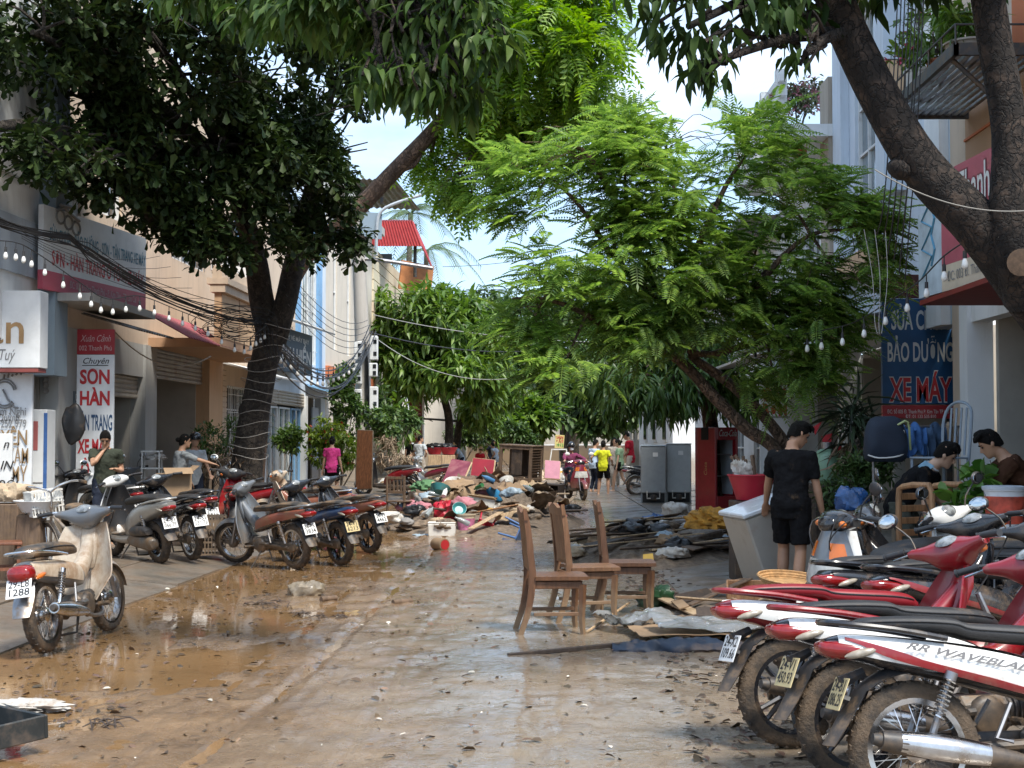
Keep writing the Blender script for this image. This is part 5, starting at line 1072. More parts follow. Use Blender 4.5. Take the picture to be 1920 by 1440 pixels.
        mb = MB(); mb.xloft([(.44, .80, .07, .05), (.30, .66, .075, .055), (.15, .545, .075, .06), (.05, .52, .07, .06)], 12, 2.8); mb.build('inner_cover', (panel if cub else front) if inner is black_plastic else inner, t, 60)
        mb = MB(); mb.xloft([(.46, .84, .09, .07), (.40, .74, .10, .075), (.33, .62, .08, .06)], 12, 2.8); mb.build('head_tube_cover', inner if inner is not black_plastic else front, t, 60)
        k = .0 if not cub else -.03
        tail = [(-.97, .715+k, .022, .045), (-.88, .705+k, .05, .085), (-.70, .675+k, .07, .115), (-.45, .635+k, .085, .125), (-.2, .585, .095, .12), (.0, .53, .09, .10), (.12, .48, .06, .07)]
        if cub: tail = [(-.86, .62, .05, .06), (-.80, .62, .075, .085), (-.6, .60, .09, .10), (-.35, .57, .10, .105), (-.1, .53, .10, .10), (.05, .5, .07, .08)]
        mb = MB(); mb.xloft(tail, 18, 2.8); tb = mb.build('body_panel', body, t, 60)
        sp = [(-.84, .790, .012, .06), (-.78, .797, .026, .09), (-.60, .795, .034, .108), (-.44, .785, .036, .112), (-.37, .764, .036, .115), (-.22, .750, .040, .125), (-.05, .738, .042, .115), (.08, .722, .036, .08), (.14, .70, .018, .045)] if not cub else [(-.80, .735, .02, .08), (-.72, .755, .045, .11), (-.45, .755, .055, .12), (-.2, .74, .05, .115), (-.02, .715, .03, .07)]
        mb = MB(); mb.xloft(sp, 16, 3.4); st_ = mb.build('seat', seat, t, 60)
        q_ = [r_ for r_ in cat_rom(sp, 4)][2:-3]
        for s in (-1, 1): mb = MB(); mb.tube([Vector(xpt(r_, (.12 if s > 0 else PI-.12), 3.4, .002)) for r_ in q_], .004, 4); mb.build('seat_piping', black_plastic, st_)
        ts = cat_rom(tail, 4)
        def onside(u, v, s, off=.006):
            i = min(len(ts)-2, int(u*(len(ts)-1))); f = u*(len(ts)-1)-i; row = ts[i]*(1-f)+ts[i+1]*f
            return xpt(row, (v if s > 0 else PI-v), 2.8, off)
        if panel is not body:
            for s in (-1, 1): mb = MB(); mb.sheet(lambda u, v: onside(.10+.80*u, -.35+1.25*v-.25*u*v, s), 18, 6, .006); mb.build('side_panel', panel, tb, 60)
        if stripe:
            for s in (-1, 1): mb = MB(); mb.sheet(lambda u, v: onside(.14+.84*u, -.62+.30*v*(1.1-.6*abs(u-.55))+.95*(1-u)**3, s, .011), 22, 3, .005); mb.build('stripe', stripe, tb, 60)
        if brand:
            i0 = Vector(onside(.26, .30, -1, .016)); i1 = Vector(onside(.86, .30, -1, .016)); r_ = (i1-i0); u_ = Vector((0, -.25, 1))
            text(brand, .042, mk('graphic_grey', (.3, .3, .31), .4, .3), tb, (i0+i1)/2+Vector((0, -.034, .012)), r_, u_, bold=.03, shear=.4, width=r_.length*.72)
        mb = MB(); mb.box((.03, 0, .29), (.30, .17, .17), bev=.04); mb.tube([(.16, 0, .30), (.38, 0, .33)], [.07, .06], 12)
        for i in range(6): mb.lathe([(.0, 0), (.082, 0), (.082, .008), (0, .008)], (.18+i*.028, 0, .305), 'X', 14)
        mb.build('engine', engine_m, t)
        for s in (-1, 1): mb = MB(); mb.lathe([(0, s*.115), (.075, s*.115), (.095, s*.10), (.10, s*.075), (.0, s*.075)], (-.02 if s > 0 else .03, 0, .28), 'Y', 22); mb.build('crankcase_cover', engine_m if s > 0 else black_plastic, t, 50)
        mb = MB(); mb.tube([(.30, 0, .62), (.05, 0, .50), (-.3, 0, .58), (-.75, 0, .66)], [.035, .04, .03, .02], 8, k=3); mb.build('frame', black_plastic, t)
        mb = MB(); mb.tube([(-.05, .11, .31), (-.6, .11, RW)], [.022, .02], 8); mb.tube([(-.05, -.11, .31), (-.6, -.11, RW)], [.022, .02], 8); mb.build('swing_arm', black_plastic if not cub else steel, t)
        mb = MB(); mb.xloft([(-.68, .28, .045, .012), (-.6, .28, .055, .014), (-.3, .295, .045, .014), (-.05, .30, .045, .012)], 10, 3, k=2)
        for i in range(len(mb.v)): mb.v[i] = (mb.v[i][0], mb.v[i][1]+.085, mb.v[i][2])
        mb.build('chain_case', black_plastic if not cub else chrome, t, 60)
        mb = MB(); mb.cyl((.13, -.2, .265), (.13, .2, .265), .011, n=8); mb.build('footrest', steel, t)
        for s in (-1, 1): mb = MB(); mb.cyl((.13, s*.13, .265), (.13, s*.22, .265), .018, n=8); mb.build('foot_peg', rubber, t); mb = MB(); mb.tube([(-.22, s*.11, .47), (-.30, s*.14, .33), (-.24, s*.17, .32)], .010, 6); mb.build('pillion_peg', steel, t)
        ms = [(.34, .27), (.22, .19), (-.02, .19), (-.22, .235)]
    # shocks
    for s in ((-1, 1) if not sc else (-1, 1)):
        a, c = Vector((xr_+.03, s*(.125), RW+.05)), Vector((-.47, s*.135, .60)); mb = MB(); mb.cyl(a, a.lerp(c, .55), .016, n=8); mb.cyl(a.lerp(c, .5), c, .009, n=8); mb.cyl(c-(c-a)*.12, c, .026, n=10); sh = mb.build('shock_absorber', steel if kind != 'cub' else chrome, t)
        mb = MB(); spring(mb, a.lerp(c, .3), a.lerp(c, .9), .026, 9); mb.build('spring', chrome if kind != 'cub' else steel, sh)
    # exhaust on the right
    mb = MB(); mb.tube([(ms[0][0], -.05, ms[0][1]), (ms[1][0], -.12, ms[1][1]), (ms[2][0], -.15, ms[2][1]), (ms[3][0], -.165, ms[3][1])], .016, 8, k=3); mb.build('exhaust_pipe', steel, t)
    a, c = Vector((ms[3][0]+.06 if not sc else -.3, -.165, .235 if not sc else .26)), Vector((-.80, -.185, .335)); d_ = c-a
    mb = MB(); mb.tube([a, a+d_*.12, a+d_*.3, a+d_*.85, c], [.020, .034, .046, .05, .04], 14); mu = mb.build('muffler', muffler or (black_plastic if kind != 'cub' else chrome), t, 50)
    mb = MB(); u_ = d_.normalized(); sd = Vector((0, -1, .25)).normalized(); w_ = u_.cross(sd).normalized()
    mb.sheet(lambda q, v: a+d_*(.30+.58*q)+(sd*math.cos((v-.5)*2.3)+w_*math.sin((v-.5)*2.3))*(.058-.012*(1-math.sin(q*PI))), 10, 8, .003); mb.build('heat_shield', chrome, mu, 60)
    mb = MB(); mb.cyl(c, c+u_*.035, .03, .022, n=12); mb.build('tail_pipe', iron, mu)
    # rear end: lamp, mudguard flap, plate, rail
    zt = .70 if kind != 'cub' else .60; xt = -.90 if kind != 'cub' else -.84
    if sc: zt = .70
    mb = MB(); mb.xloft([(xt-.10, zt+.005, .008, .035), (xt-.085, zt, .026, .06), (xt-.03, zt-.006, .042, .088), (xt+.06, zt-.012, .036, .108), (xt+.11, zt-.012, .02, .108)] if kind != 'cub' else [(xt-.10, zt+.01, .045, .075), (xt-.07, zt+.01, .062, .095), (xt-.01, zt+.01, .065, .10), (xt+.02, zt, .05, .08)], 14, 2.8); mb.build('tail_lamp', red_lens, t, 60)
    for s in (-1, 1): mb = MB(); mb.ell((xt+.06, s*.104, zt-.022), (.07, .017, .018), 10, 6, rot=(0, -.22, s*.16)); mb.build('indicator', amber_lens if kind == 'cub' else smoke_lens, t, 60)
    mb = MB(); g0, g1 = R(62), R(178)
    def fend(u, v):
        y = 2*v-1
        if u < .6: a_ = g0+(g1-g0)*.62*u/.6; rr = RW+.065-.03*y*y; return (xr_+rr*math.cos(a_), y*.062, RW+rr*math.sin(a_))
        a_ = g0+(g1-g0)*.62; q = (u-.6)/.4; b_ = Vector((xr_+(RW+.065)*math.cos(a_), 0, RW+(RW+.065)*math.sin(a_))); e = Vector((-.985, 0, .30)); p = b_.lerp(e, q); return (p.x+.03*y*y, y*.062*(1+.25*math.sin(q*PI)), p.z)
    mb.sheet(fend, 18, 6, .006); mb.build('rear_mudguard', black_plastic if kind != 'cub' else steel, t, 60)
    if pl: mb = MB(); mb.tube([(-.80, 0, .60), (-.90, 0, .555)], [.02, .03], 6); mb.tube([(-.84, 0, .47), (-.90, 0, .49)], [.02, .02], 6); mb.build('plate_bracket', black_plastic, t)
    if pl: plate(t, (-.915 if kind != 'cub' else -.94, 0, .51), .38, pl[0], pl[1], pl[2] or white_plate)
    mb = MB()
    if kind == 'cub': mb.tube([(-.35, .13, .70), (-.6, .14, .735), (-.85, .12, .76), (-.90, 0, .765), (-.85, -.12, .76), (-.6, -.14, .735), (-.35, -.13, .70)], .011, 8, k=3)
    else: mb.tube([(-.48, .125, .735), (-.70, .13, .775), (-.92, .10, .80), (-.98, 0, .805), (-.92, -.10, .80), (-.70, -.13, .775), (-.48, -.125, .735)], .014, 8, k=3)
    mb.build('grab_rail', (chrome if kind == 'cub' else (front if not sc else panel)), t)
    mb = MB(); mb.tube([(-.06, .10, .22), (-.02, .22, .05), (0, .25, .0)], .010, 6); mb.build('kick_stand', iron, t)
    mb = MB(); mb.tube([(-.22, .11, .24), (-.3, .12, .10), (-.31, .02, .09), (-.31, -.12, .10), (-.22, -.11, .24)], .011, 6); mb.build('centre_stand', iron, t)
    return t
p_white = mk('paint_white', (.70, .70, .68), .32, var=.06, coat=.6, dirt=.26, ds=11, dcol=(.34, .26, .18)); p_red = mk('paint_red', (.23, .007, .012), .32, var=.1, coat=.6, dirt=.26, ds=11, dcol=(.20, .11, .075)); p_silver = mk('paint_silver', (.42, .42, .40), .35, .6, var=.08, dirt=.25, ds=6); p_cream = mk('paint_cream', (.62, .54, .43), .45, var=.1, coat=.3, dirt=.62, ds=5, dcol=(.27, .15, .07)); p_dark = mk('paint_dark', (.02, .021, .024), .25, var=.1, coat=.7, dirt=.3, ds=6); p_grey = mk('paint_grey', (.16, .17, .18), .35, .3, var=.1, coat=.4, dirt=.3, ds=6); p_maroon = paint('maroon', (.16, .012, .03), .1); p_blue = paint('blue', (.02, .05, .12), .3); p_black = mk('paint_black', (.012, .012, .014), .25, var=.1, coat=.6, dirt=.28, ds=9, dcol=(.11, .08, .055)); p_rust = mk('paint_rust', (.26, .08, .05), .45, var=.2, coat=.2, dirt=.5, ds=5)
for _m in (p_white, p_red, p_silver, p_dark, p_grey, p_maroon, p_blue, p_black, p_rust): silt(_m, .48, .7)
for _m in (black_plastic, chrome, steel, engine_m): silt(_m, .34, .65)
red_seat = mk('red_seat', (.20, .008, .013), .45, var=.15, dirt=.1)
yp = yellow_plate
# right foreground row, tails to the left
def rr(px, Y): return Vector(((px-960)/FPX*Y, Y, .03))
bike('white and black step-through motorbike with red stripe, nearest at lower right', rr(1712, 5.95), 4, body=p_black, panel=p_white, front=p_black, cowl=p_black, stripe=p_red, brand='RR WAVEBLADE', pl=('24-B1', '086.25', yp), steer=20, lean=.12, wheels='spoke', mirrors=0)
bike('red and white motorbike with red tail rail, second in the lower right row', rr(1600, 6.55), 12, body=p_black, panel=p_white, front=p_red, cowl=p_red, inner=p_red, pl=('24-V1', '450.93', yp), steer=32, lean=.10, wheels='alloy', mirrors=-1, mir_m=mk('brown_mirror_back', (.2, .14, .1), .5))
bike('red seated motorbike with white shield graphics, farthest of the lower right row', rr(1480, 7.3), 14, body=p_red, panel=p_white, front=p_red, cowl=p_red, seat=red_seat, stripe2=p_white, pl=('24-X2', '109.66', None), steer=25, lean=.10, wheels='alloy', mirrors=1)
# right cluster behind
bike('black step-through with plate 79-K7 8439 on the right pavement', rr(1632, 8.6)+Vector((0, 0, .04)), 30, body=p_black, panel=p_dark, front=p_black, pl=('79-K7', '8439', None), steer=20, mirrors=0, lean=.08)
bike('black and white scooter facing the street with a big oval headlamp', rr(1760, 9.75)+Vector((0, 0, .06)), 210, kind='scoot', body=p_black, front=p_grey, panel=p_white, cowl=p_black, inner=p_white, pl=('24-K1', '220.17', None), steer=-14, mirrors=1, lean=.08)
bike('black motorbike with round mirrors parked against the shop on the right', rr(1905, 9.6)+Vector((0, 0, .06)), 148, body=p_black, panel=p_white, front=p_black, pl=('24-H6', '5521', None), steer=20, mirrors=2, lean=.08)
bike('white motorbike at the right frame edge beside the bucket', rr(2010, 9.0)+Vector((0, 0, .06)), 120, body=p_white, front=p_white, panel=p_black, pl=None, steer=10, lean=.08, mirrors=2)
bike('dark motorbike wedged behind the red one, its plate half hidden', rr(1735, 8.15)+Vector((0, 0, .05)), 26, body=p_dark, front=p_black, stripe=p_red, pl=('24-P2', '5572', None), steer=25, mirrors=1, lean=.08, wheels='alloy')
# left pavement
lz = .09
bike('old mud-caked cream moped with plate 29-L8 1288', G(88, 1224, .02), 84, kind='cub', body=p_grey, front=p_cream, panel=p_cream, cowl=p_grey, seat=seat_mud, pl=('29-L8', '1288', None), steer=-4, lean=.13, mirrors=0)
bike('silver white scooter with plate 24-B1 on the left pavement', G(300, 1056, lz), 133, kind='scoot', body=p_silver, front=p_white, panel=p_silver, cowl=p_white, brand='silver', pl=('24-B1', '066.79', None), steer=18, mirrors=0, lean=.09)
bike('black motorbike with spoked wheels just right of the silver scooter', G(362, 1050, lz), 127, body=p_black, front=p_black, pl=('24-S1', '137.76', None), steer=15, mirrors=0, lean=.09)
bike('black motorbike with second plate behind the spoked-wheel one', G(385, 1028, lz), 128, body=p_dark, front=p_black, pl=('24-T3', '2216', None), steer=15, mirrors=0, lean=.09)
bike('black scooter with one raised mirror by the white cabinet', G(185, 1015, lz), 122, kind='scoot', body=p_black, front=p_black, pl=None, steer=10, mirrors=1, lean=.08)
bike('white fronted motorbike between the black scooter and the pillar', G(248, 1012, lz), 128, body=p_black, front=p_white, cowl=p_white, pl=('24-F5', '8809', None), steer=8, mirrors=2, mir_m=p_white, lean=.08)
bike('dark motorbike with twin mirrors in front of the seated man', G(285, 1000, lz), 125, body=p_dark, front=p_grey, pl=('24-N8', '0431', None), steer=14, mirrors=2, lean=.08, wheels='alloy')
bike('muddy black step-through with plate 36-P5 3834', G(556, 1067, .01), 137, body=p_dark, panel=p_rust, front=p_grey, seat=seat_mud, pl=('36-P5', '3834', None), steer=24, mirrors=0, lean=.09)
bike('muddy black sport bike with broad rear tyre, middle of three by the puddle', G(640, 1060, .01), 130, body=p_blue, front=p_dark, seat=seat_mud, pl=('24-Y1', '6213', yp), wheels='alloy', steer=16, mirrors=0, lean=.09)
bike('muddy motorbike with rusty tail nearest the debris pile', G(694, 1037, .01), 132, body=p_rust, front=p_dark, seat=seat_mud, pl=('24-V9', '4462', None), wheels='alloy', steer=14, mirrors=0, lean=.09)
bike('red motorbike parked sideways before the left tree', Vector((-3.75, 23.4, .10)), 172, body=p_red, front=p_grey, cowl=black_plastic, pl=('24-L4', '7781', None), steer=25, lean=.09, mirrors=1)
bike('red and grey motorbike with white mirror beside the cardboard box', Vector((-4.05, 21.0, .10)), 100, body=p_red, front=p_red, cowl=black_plastic, pl=None, steer=-30, lean=.09, mirrors=1, mir_m=p_white)
bike('brown muddy moped leaning on the planter behind the sport bike', Vector((-2.75, 22.6, .06)), 168, kind='cub', body=p_rust, front=p_cream, panel=p_rust, pl=('24-C2', '3390', None), seat=seat_mud, lean=.09, mirrors=0)
bike('red scooter with black seat parked near the leaning door', P(768, 0, 39).xy.to_3d()+Vector((0, 0, .05)), 170, kind='scoot', body=p_red, front=p_white, panel=p_silver, pl=('24-D7', '5518', None), lean=.09, steer=12, mirrors=1)
bike('dark red motorbike behind the man in grey shirt', P(842, 0, 42).xy.to_3d()+Vector((0, 0, .05)), 160, body=p_maroon, front=p_silver, pl=('24-M2', '9034', None), lean=.09, steer=10, mirrors=1)
bike('white-rimmed motorbike half hidden behind the grey fridges', P(1190, 0, 39).xy.to_3d()+Vector((0, 0, .05)), 10, body=p_black, front=p_silver, pl=None, lean=.09, steer=5, mirrors=0)
# ------------------------------------------------------------------ people
skin_tan = mk('skin_tan', (.40, .225, .14), .5, var=.12, vs=9, spec=.4); skin_light = mk('skin_light', (.50, .31, .21), .5, var=.1, vs=9, spec=.4)
hair_m = mk('hair', (.008, .007, .006), .6, var=.5, vs=60, stretch=(1, 1, 3), bump=.8, bs=110, spec=.12)
_dt = bpy.data.textures.new('cloth_folds', 'CLOUDS'); _dt.noise_scale = .075; _dt.noise_depth = 3
_dh = bpy.data.textures.new('hair_tufts', 'CLOUDS'); _dh.noise_scale = .035; _dh.noise_depth = 2
def cloth(name, col, rough=.85): return mk('cloth_'+name, col, rough, var=.22, vs=5, bump=.35, bs=45, dirt=.12, ds=6, spec=.12)
def remesh(mb, name, mat, par, vox, smooth=4, disp=0, tex=None):
    me = mb.mesh('tmp'); o = bpy.data.objects.new('tmp', me)
    m = o.modifiers.new('r', 'REMESH'); m.mode = 'VOXEL'; m.voxel_size = vox; m.use_smooth_shade = True
    s = o.modifiers.new('s', 'SMOOTH'); s.iterations = smooth; s.factor = .5
    if disp:
        d = o.modifiers.new('d', 'DISPLACE'); d.texture = tex or _dt; d.strength = disp; d.mid_level = .5
    me2 = bake(o); bpy.data.meshes.remove(me)
    me2.name = name; return mesh_obj(name, me2, mat, par, 180)
def ik(a, t, l1, l2, pole):
    d = t-a; L = min(d.length, (l1+l2)*.999); d = d.normalized() if d.length > 1e-6 else Vector((0, 0, -1)); t = a+d*L
    x = (l1*l1-l2*l2+L*L)/(2*L); h = math.sqrt(max(0, l1*l1-x*x)); p = pole-d*pole.dot(d)
    p = p.normalized() if p.length > 1e-6 else Vector((1, 0, 0))
    return a+d*x+p*h, t
def person(label, loc, yaw, H=1.68, lean=0., pz=.0, px=0., lh=None, rh=None, lf=None, rf=None, hyaw=0., hpitch=0., top=None, bottom=None, skin=None, hair='short', sleeve=.5, leg='short', vox=.013, female=False, hat=None, mask=False, group=None, shoes=None, twist=0., extra=None, lpole=None, rpole=None, grip=False, top2=None):
    s = H/1.70; t = thing('person', label, 'person', loc, R(yaw), group); skin = skin or skin_tan
    pel = Vector((px, 0, .93*s+pz)); fw = .9 if female else 1.0
    Rl = Matrix.Rotation(lean, 3, 'Y') @ Matrix.Rotation(twist, 3, 'Z')
    def tp(x, y, z, k=1.0): return pel+(Matrix.Rotation(lean*k, 3, 'Y') @ Matrix.Rotation(twist*min(1, max(0, z/.3)), 3, 'Z') @ Vector((x*s, y*s, z*s)))
    def torso_rings(off, z0=-.12, z1=.56):
        rows = [(-.12, .135, .10, 0), (-.04, .162, .118, -.008), (.06, .15 if not female else .142, .108, 0), (.17, .14*fw, .10, .008), (.28, .155*fw, .112, .012), (.37, .172*fw, .11, .006), (.43, .165*fw, .095, 0), (.465, .11*fw, .078, -.004), (.49, .062, .062, 0), (.56, .052, .056, .012)]
        a = cat_rom(rows, 3); out = []
        for z, w, d, xo in a:
            if z < z0 or z > z1: continue
            k = .35+.65*min(1, max(0, z/.4)) if lean else 1
            out.append([tp(xo+(d+off/s)*math.cos(q), (w+off/s)*math.sin(q), z, k) for q in np.linspace(0, 2*PI, 20, endpoint=False)])
        return out
    sh = [tp(-.005, y*.175*fw, .425) for y in (1, -1)]; hip = [pel+Vector((0, y*.088*s, -.03*s)) for y in (1, -1)]
    neck = tp(.005, 0, .50); l1, l2 = .285*s, .25*s; t1, t2 = .43*s, .42*s
    hands = [lh, rh]; feet = [lf, rf]; arms = []; legs = []
    for i, y in enumerate((1, -1)):
        h = Vector(hands[i]) if hands[i] is not None else Vector((.05, y*.26*s, .80*s))
        pole = Vector(((lpole, rpole)[i])) if (lpole, rpole)[i] else Vector((-1, y*.35, -.1))
        e, w = ik(sh[i], h, l1, l2, pole); arms.append((sh[i], e, w))
        f = Vector(feet[i]) if feet[i] is not None else Vector((-.02, y*.10*s, .075))
        k, a = ik(hip[i], f, t1, t2, Vector((1, y*.08, .1))); legs.append((hip[i], k, a))
    b = MB(); b.rings(torso_rings(0))
    for (S, E, W), y in zip(arms, (1, -1)):
        b.tube([S+(tp(0, 0, .36)-S)*.15, S, S.lerp(E, .3), S.lerp(E, .7), E, E.lerp(W, .25), E.lerp(W, .6), W], [q*s*fw for q in (.06, .056, .05, .043, .038, .041, .034, .026)], 10)
        d = (W-E).normalized(); u = d.cross(Vector((0, y, .2))).normalized(); n = u.cross(d)   # hand frame
        pc = W+d*.055*s; up = Vector((0, 0, 1)); side = d.cross(up); side = side.normalized() if side.length > .1 else Vector((1, 0, 0)); nn = side.cross(d)
        rg = []
        for q, w_, h_ in ((0, .024, .018), (.03, .036, .017), (.07, .042, .015), (.095, .040, .012)): rg.append([W+d*q*s+side*w_*s*math.cos(a)+nn*h_*s*math.sin(a) for a in np.linspace(0, 2*PI, 10, endpoint=False)])
        b.rings(rg); cu = .9 if grip else .35
        for f, ln in enumerate((.060, .072, .066, .050)):
            o = W+d*.088*s+side*(-.03+.02*f)*s; p1 = o+(d*math.cos(cu*.4)-nn*math.sin(cu*.4)*1)*ln*.5*s; p2 = p1+(d*math.cos(cu)-nn*math.sin(cu))*ln*.35*s; p3 = p2+(d*math.cos(cu*1.7)-nn*math.sin(cu*1.7))*ln*.28*s
            b.tube([o-d*.02, o, p1, p2, p3], [.009*s, .0092*s, .0085*s, .008*s, .006*s], 6)
        ts = side*(-1 if y*side.dot(Vector((1, 0, 0))) < 0 else 1)
        o = W+d*.03*s+ts*.03*s; b.tube([o-ts*.015, o+ts*.02*s+d*.02*s, o+ts*.032*s+d*.05*s-nn*.01, o+ts*.03*s+d*.072*s-nn*.018], [.011*s, .0115*s, .0095*s, .007*s], 6)
    for (Hp, K, A), y in zip(legs, (1, -1)):
        b.tube([Hp+Vector((0, 0, .05*s)), Hp, Hp.lerp(K, .3), Hp.lerp(K, .75), K, K.lerp(A, .22), K.lerp(A, .4), K.lerp(A, .75), A], [q*s*(1.04 if female else 1) for q in (.085, .088, .082, .062, .054, .056, .057, .042, .035)], 12)
        fd = Vector((1, y*.18, 0)).normalized(); sdv = Vector((-fd.y, fd.x, 0)); rg = []
        z0 = A.z-.075
        for q, w_, h0 in ((-.065, .022, .05), (-.045, .034, .075), (.0, .036, .085), (.06, .038, .062), (.12, .044, .042), (.165, .04, .03), (.19, .022, .02)):
            rg.append([A+fd*q*s+sdv*w_*s*math.cos(a)+Vector((0, 0, z0-A.z+(h0/2)*(1+math.sin(a)))) for a in np.linspace(0, 2*PI, 10, endpoint=False)])
        b.rings(rg)
    HM = Rl @ Matrix.Rotation(hyaw, 3, 'Z') @ Matrix.Rotation(hpitch, 3, 'Y'); hc = neck+(Rl @ Vector((.012*s, 0, .055*s)))+HM @ Vector((.02*s, 0, .10*s))
    def hp(x, y, z): return hc+HM @ Vector((x*s, y*s, z*s))
    rows = [(-.118, .022, .085, -.035), (-.10, .042, .093, .0), (-.07, .056, .091, .045), (-.04, .064, .086, .07), (0, .070, .082, .09), (.04, .074, .084, .098), (.075, .069, .074, .09), (.10, .05, .052, .066), (.116, .02, .02, .03)]
    rg = []
    for z, w_, f, bk in cat_rom(rows, 3):
        rg.append([hp((f if math.cos(a) > 0 else bk)*math.cos(a), w_*math.sin(a), z) for a in np.linspace(0, 2*PI, 18, endpoint=False)])
    b.rings(rg)
    b.tube([hp(.078, 0, .02), hp(.092, 0, -.005), hp(.106, 0, -.03), hp(.09, 0, -.042)], [.009*s, .011*s, .015*s, .011*s], 8)
    for y in (1, -1): b.ell(hp(-.004, y*.074, -.008), (.02*s, .009*s, .032*s), 8, 6); b.ell(hp(.078, y*.03, .026), (.014*s, .024*s, .007*s), 8, 6)
    b.ell(hp(.086, 0, -.066), (.012*s, .024*s, .006*s), 8, 6); b.ell(hp(.084, 0, -.078), (.012*s, .02*s, .006*s), 8, 6)
    b.tube([neck-(Rl @ Vector((0, 0, .06*s))), neck, hp(-.01, 0, -.06)], [.058*s, .054*s, .052*s], 12)
    body = remesh(b, 'body', skin, t, vox, 3)
    for y in (1, -1):
        m = MB(); m.ell(hp(.0795, y*.031, .004), (.009*s, .014*s, .008*s), 8, 6); e = m.build('eye', mk('eye', (.05, .04, .035), .2, var=0), t, 180)
        m = MB(); m.tube([hp(.089, y*.012, .022), hp(.09, y*.03, .029), hp(.076, y*.05, .024)], [.004*s, .005*s, .003*s], 5); m.build('eyebrow', hair_m, t, 180)
    # hair
    if hair:
        m = MB(); n = 18; rg = []
        for i in range(10):
            ring = []
            for a in np.linspace(0, 2*PI, n, endpoint=False):
                ca = math.cos(a); back = .5-.5*ca                       # 0 in front, 1 at the nape
                zlow = .062-.135*min(1, back*1.5)**1.2                    # hairline: forehead, over the ears, nape
                if female and hair != 'short': zlow -= .02*back
                th = PI*.5*i/9; z = zlow+(.128-zlow)*math.cos(th); q = max(0, 1-((z-.02)/.112)**2) if z > .02 else 1
                f = (.088 if ca > 0 else .108)*(1 if z > -.03 else 1+(z+.03)*2.2); ring.append(hp(f*ca*math.sqrt(q), (.081 if z > 0 else .081+z*.2)*math.sin(a)*math.sqrt(q), z))
            rg.append(ring)
        m.rings(list(reversed(rg)))
        if hair == 'bun': m.ell(hp(-.125, 0, .01), (.042*s, .042*s, .042*s), 10, 8)
        if hair == 'long': m.tube([hp(-.08, 0, .03), hp(-.12, 0, -.06), hp(-.12, 0, -.16)], [.06*s, .055*s, .03*s], 10)
        if hair == 'fringe':
            m.ell(hp(.0, 0, .082), (.092*s, .074*s, .052*s), 12, 8)
            for k in range(9): y = (k-4)*.0155; m.tube([hp(.03, y, .112), hp(.082, y*1.05, .096), hp(.100, y*1.1, .062+.012*(k % 3))], [.02*s, .017*s, .007*s], 6)
        remesh(m, 'hair', hair_m, t, min(vox, .007), 1, .010 if hair == 'fringe' else .006, _dh)
    # clothes
    if top:
        m = MB(); m.rings(torso_rings(.020, -.16, .478)); w0, d0 = .168*fw, .124
        m.rings([[tp(.004+d0*k_*math.cos(q), w0*k_*math.sin(q), z, .35+.65*min(1, max(0, z/.4)) if lean else 1) for q in np.linspace(0, 2*PI, 20, endpoint=False)] for z, k_ in ((-.17, 1.0), (-.10, 1.03), (.0, .99), (.12, .96), (.22, .97), (.32, 1.0))])
        for (S, E, W) in arms:
            e1 = S.lerp(E, min(1, sleeve*1.25)); pts = [S+(tp(0, 0, .36)-S)*.25, S, S.lerp(e1, .5), e1]; rd = [.068, .072, .066, .062]
            if sleeve > .8: pts += [E.lerp(W, .45), E.lerp(W, .9)] if sleeve > .95 else []; rd += [.054, .044] if sleeve > .95 else []
            m.tube(pts, [q*s*fw for q in rd], 12)
        remesh(m, 'shirt', top, t, vox, 3, .034)
    if bottom:
        m = MB(); rg = torso_rings(.014, -.13, .07); m.rings(rg)
        for (Hp, K, A) in legs:
            if leg == 'short': pts = [Hp+Vector((0, 0, .06*s)), Hp, Hp.lerp(K, .5), Hp.lerp(K, .86)]; rd = [.10, .106, .098, .092]
            elif leg == 'mini': pts = [Hp+Vector((0, 0, .06*s)), Hp, Hp.lerp(K, .3), Hp.lerp(K, .5)]; rd = [.10, .106, .10, .096]
            else: pts = [Hp+Vector((0, 0, .06*s)), Hp, Hp.lerp(K, .5), K, K.lerp(A, .5), K.lerp(A, .92)]; rd = [.10, .104, .085, .072, .066, .056]
            m.tube(pts, [q*s for q in rd], 12)
        remesh(m, 'trousers' if leg == 'long' else 'shorts', bottom, t, vox, 3, .028)
    if shoes:
        for (Hp, K, A), y in zip(legs, (1, -1)):
            m = MB(); fd = Vector((1, y*.18, 0)).normalized(); m.box(A+fd*.06*s+Vector((0, 0, -.07)), (.26*s, .095*s, .025), rot=Matrix.Rotation(math.atan2(fd.y, fd.x), 3, 'Z'), bev=.01); m.build('sandal', shoes, t, 180)
    if hat == 'straw':
        m = MB(); prof = [(.19, -.015), (.15, .0), (.098, .02), (.088, .07), (.06, .10), (0, .105), (0, .10), (.055, .094), (.082, .066), (.09, .018), (.19, -.019)]; m.lathe(prof, (0, 0, 0), 'Z', 20); o = m.build('straw_hat', mk('straw', (.45, .27, .11), .8, var=.2), t, 50); o.location = hp(-.01, 0, .075)
    if hat in ('helmet', 'cap'):
        m = MB(); rg = []
        for i in range(8):
            th = PI*.56*i/7; rg.append([hp(-.012+.128*math.sin(th)*math.cos(a), .105*math.sin(th)*math.sin(a), .03+.118*math.cos(th)) for a in np.linspace(0, 2*PI, 20, endpoint=False)])
        m.rings(list(reversed(rg))); m.box(hp(.115, 0, .05), (.07*s, .13*s, .01)); m.build('helmet', p_black, t, 60)
    if mask: m = MB(); m.ell(hp(.07, 0, -.055), (.045*s, .06*s, .05*s), 12, 8); m.build('face_mask', cloth('mask', (.75, .76, .78)), t, 180)
    if extra: extra(t, dict(tp=tp, hp=hp, s=s, arms=arms, legs=legs))
    return t
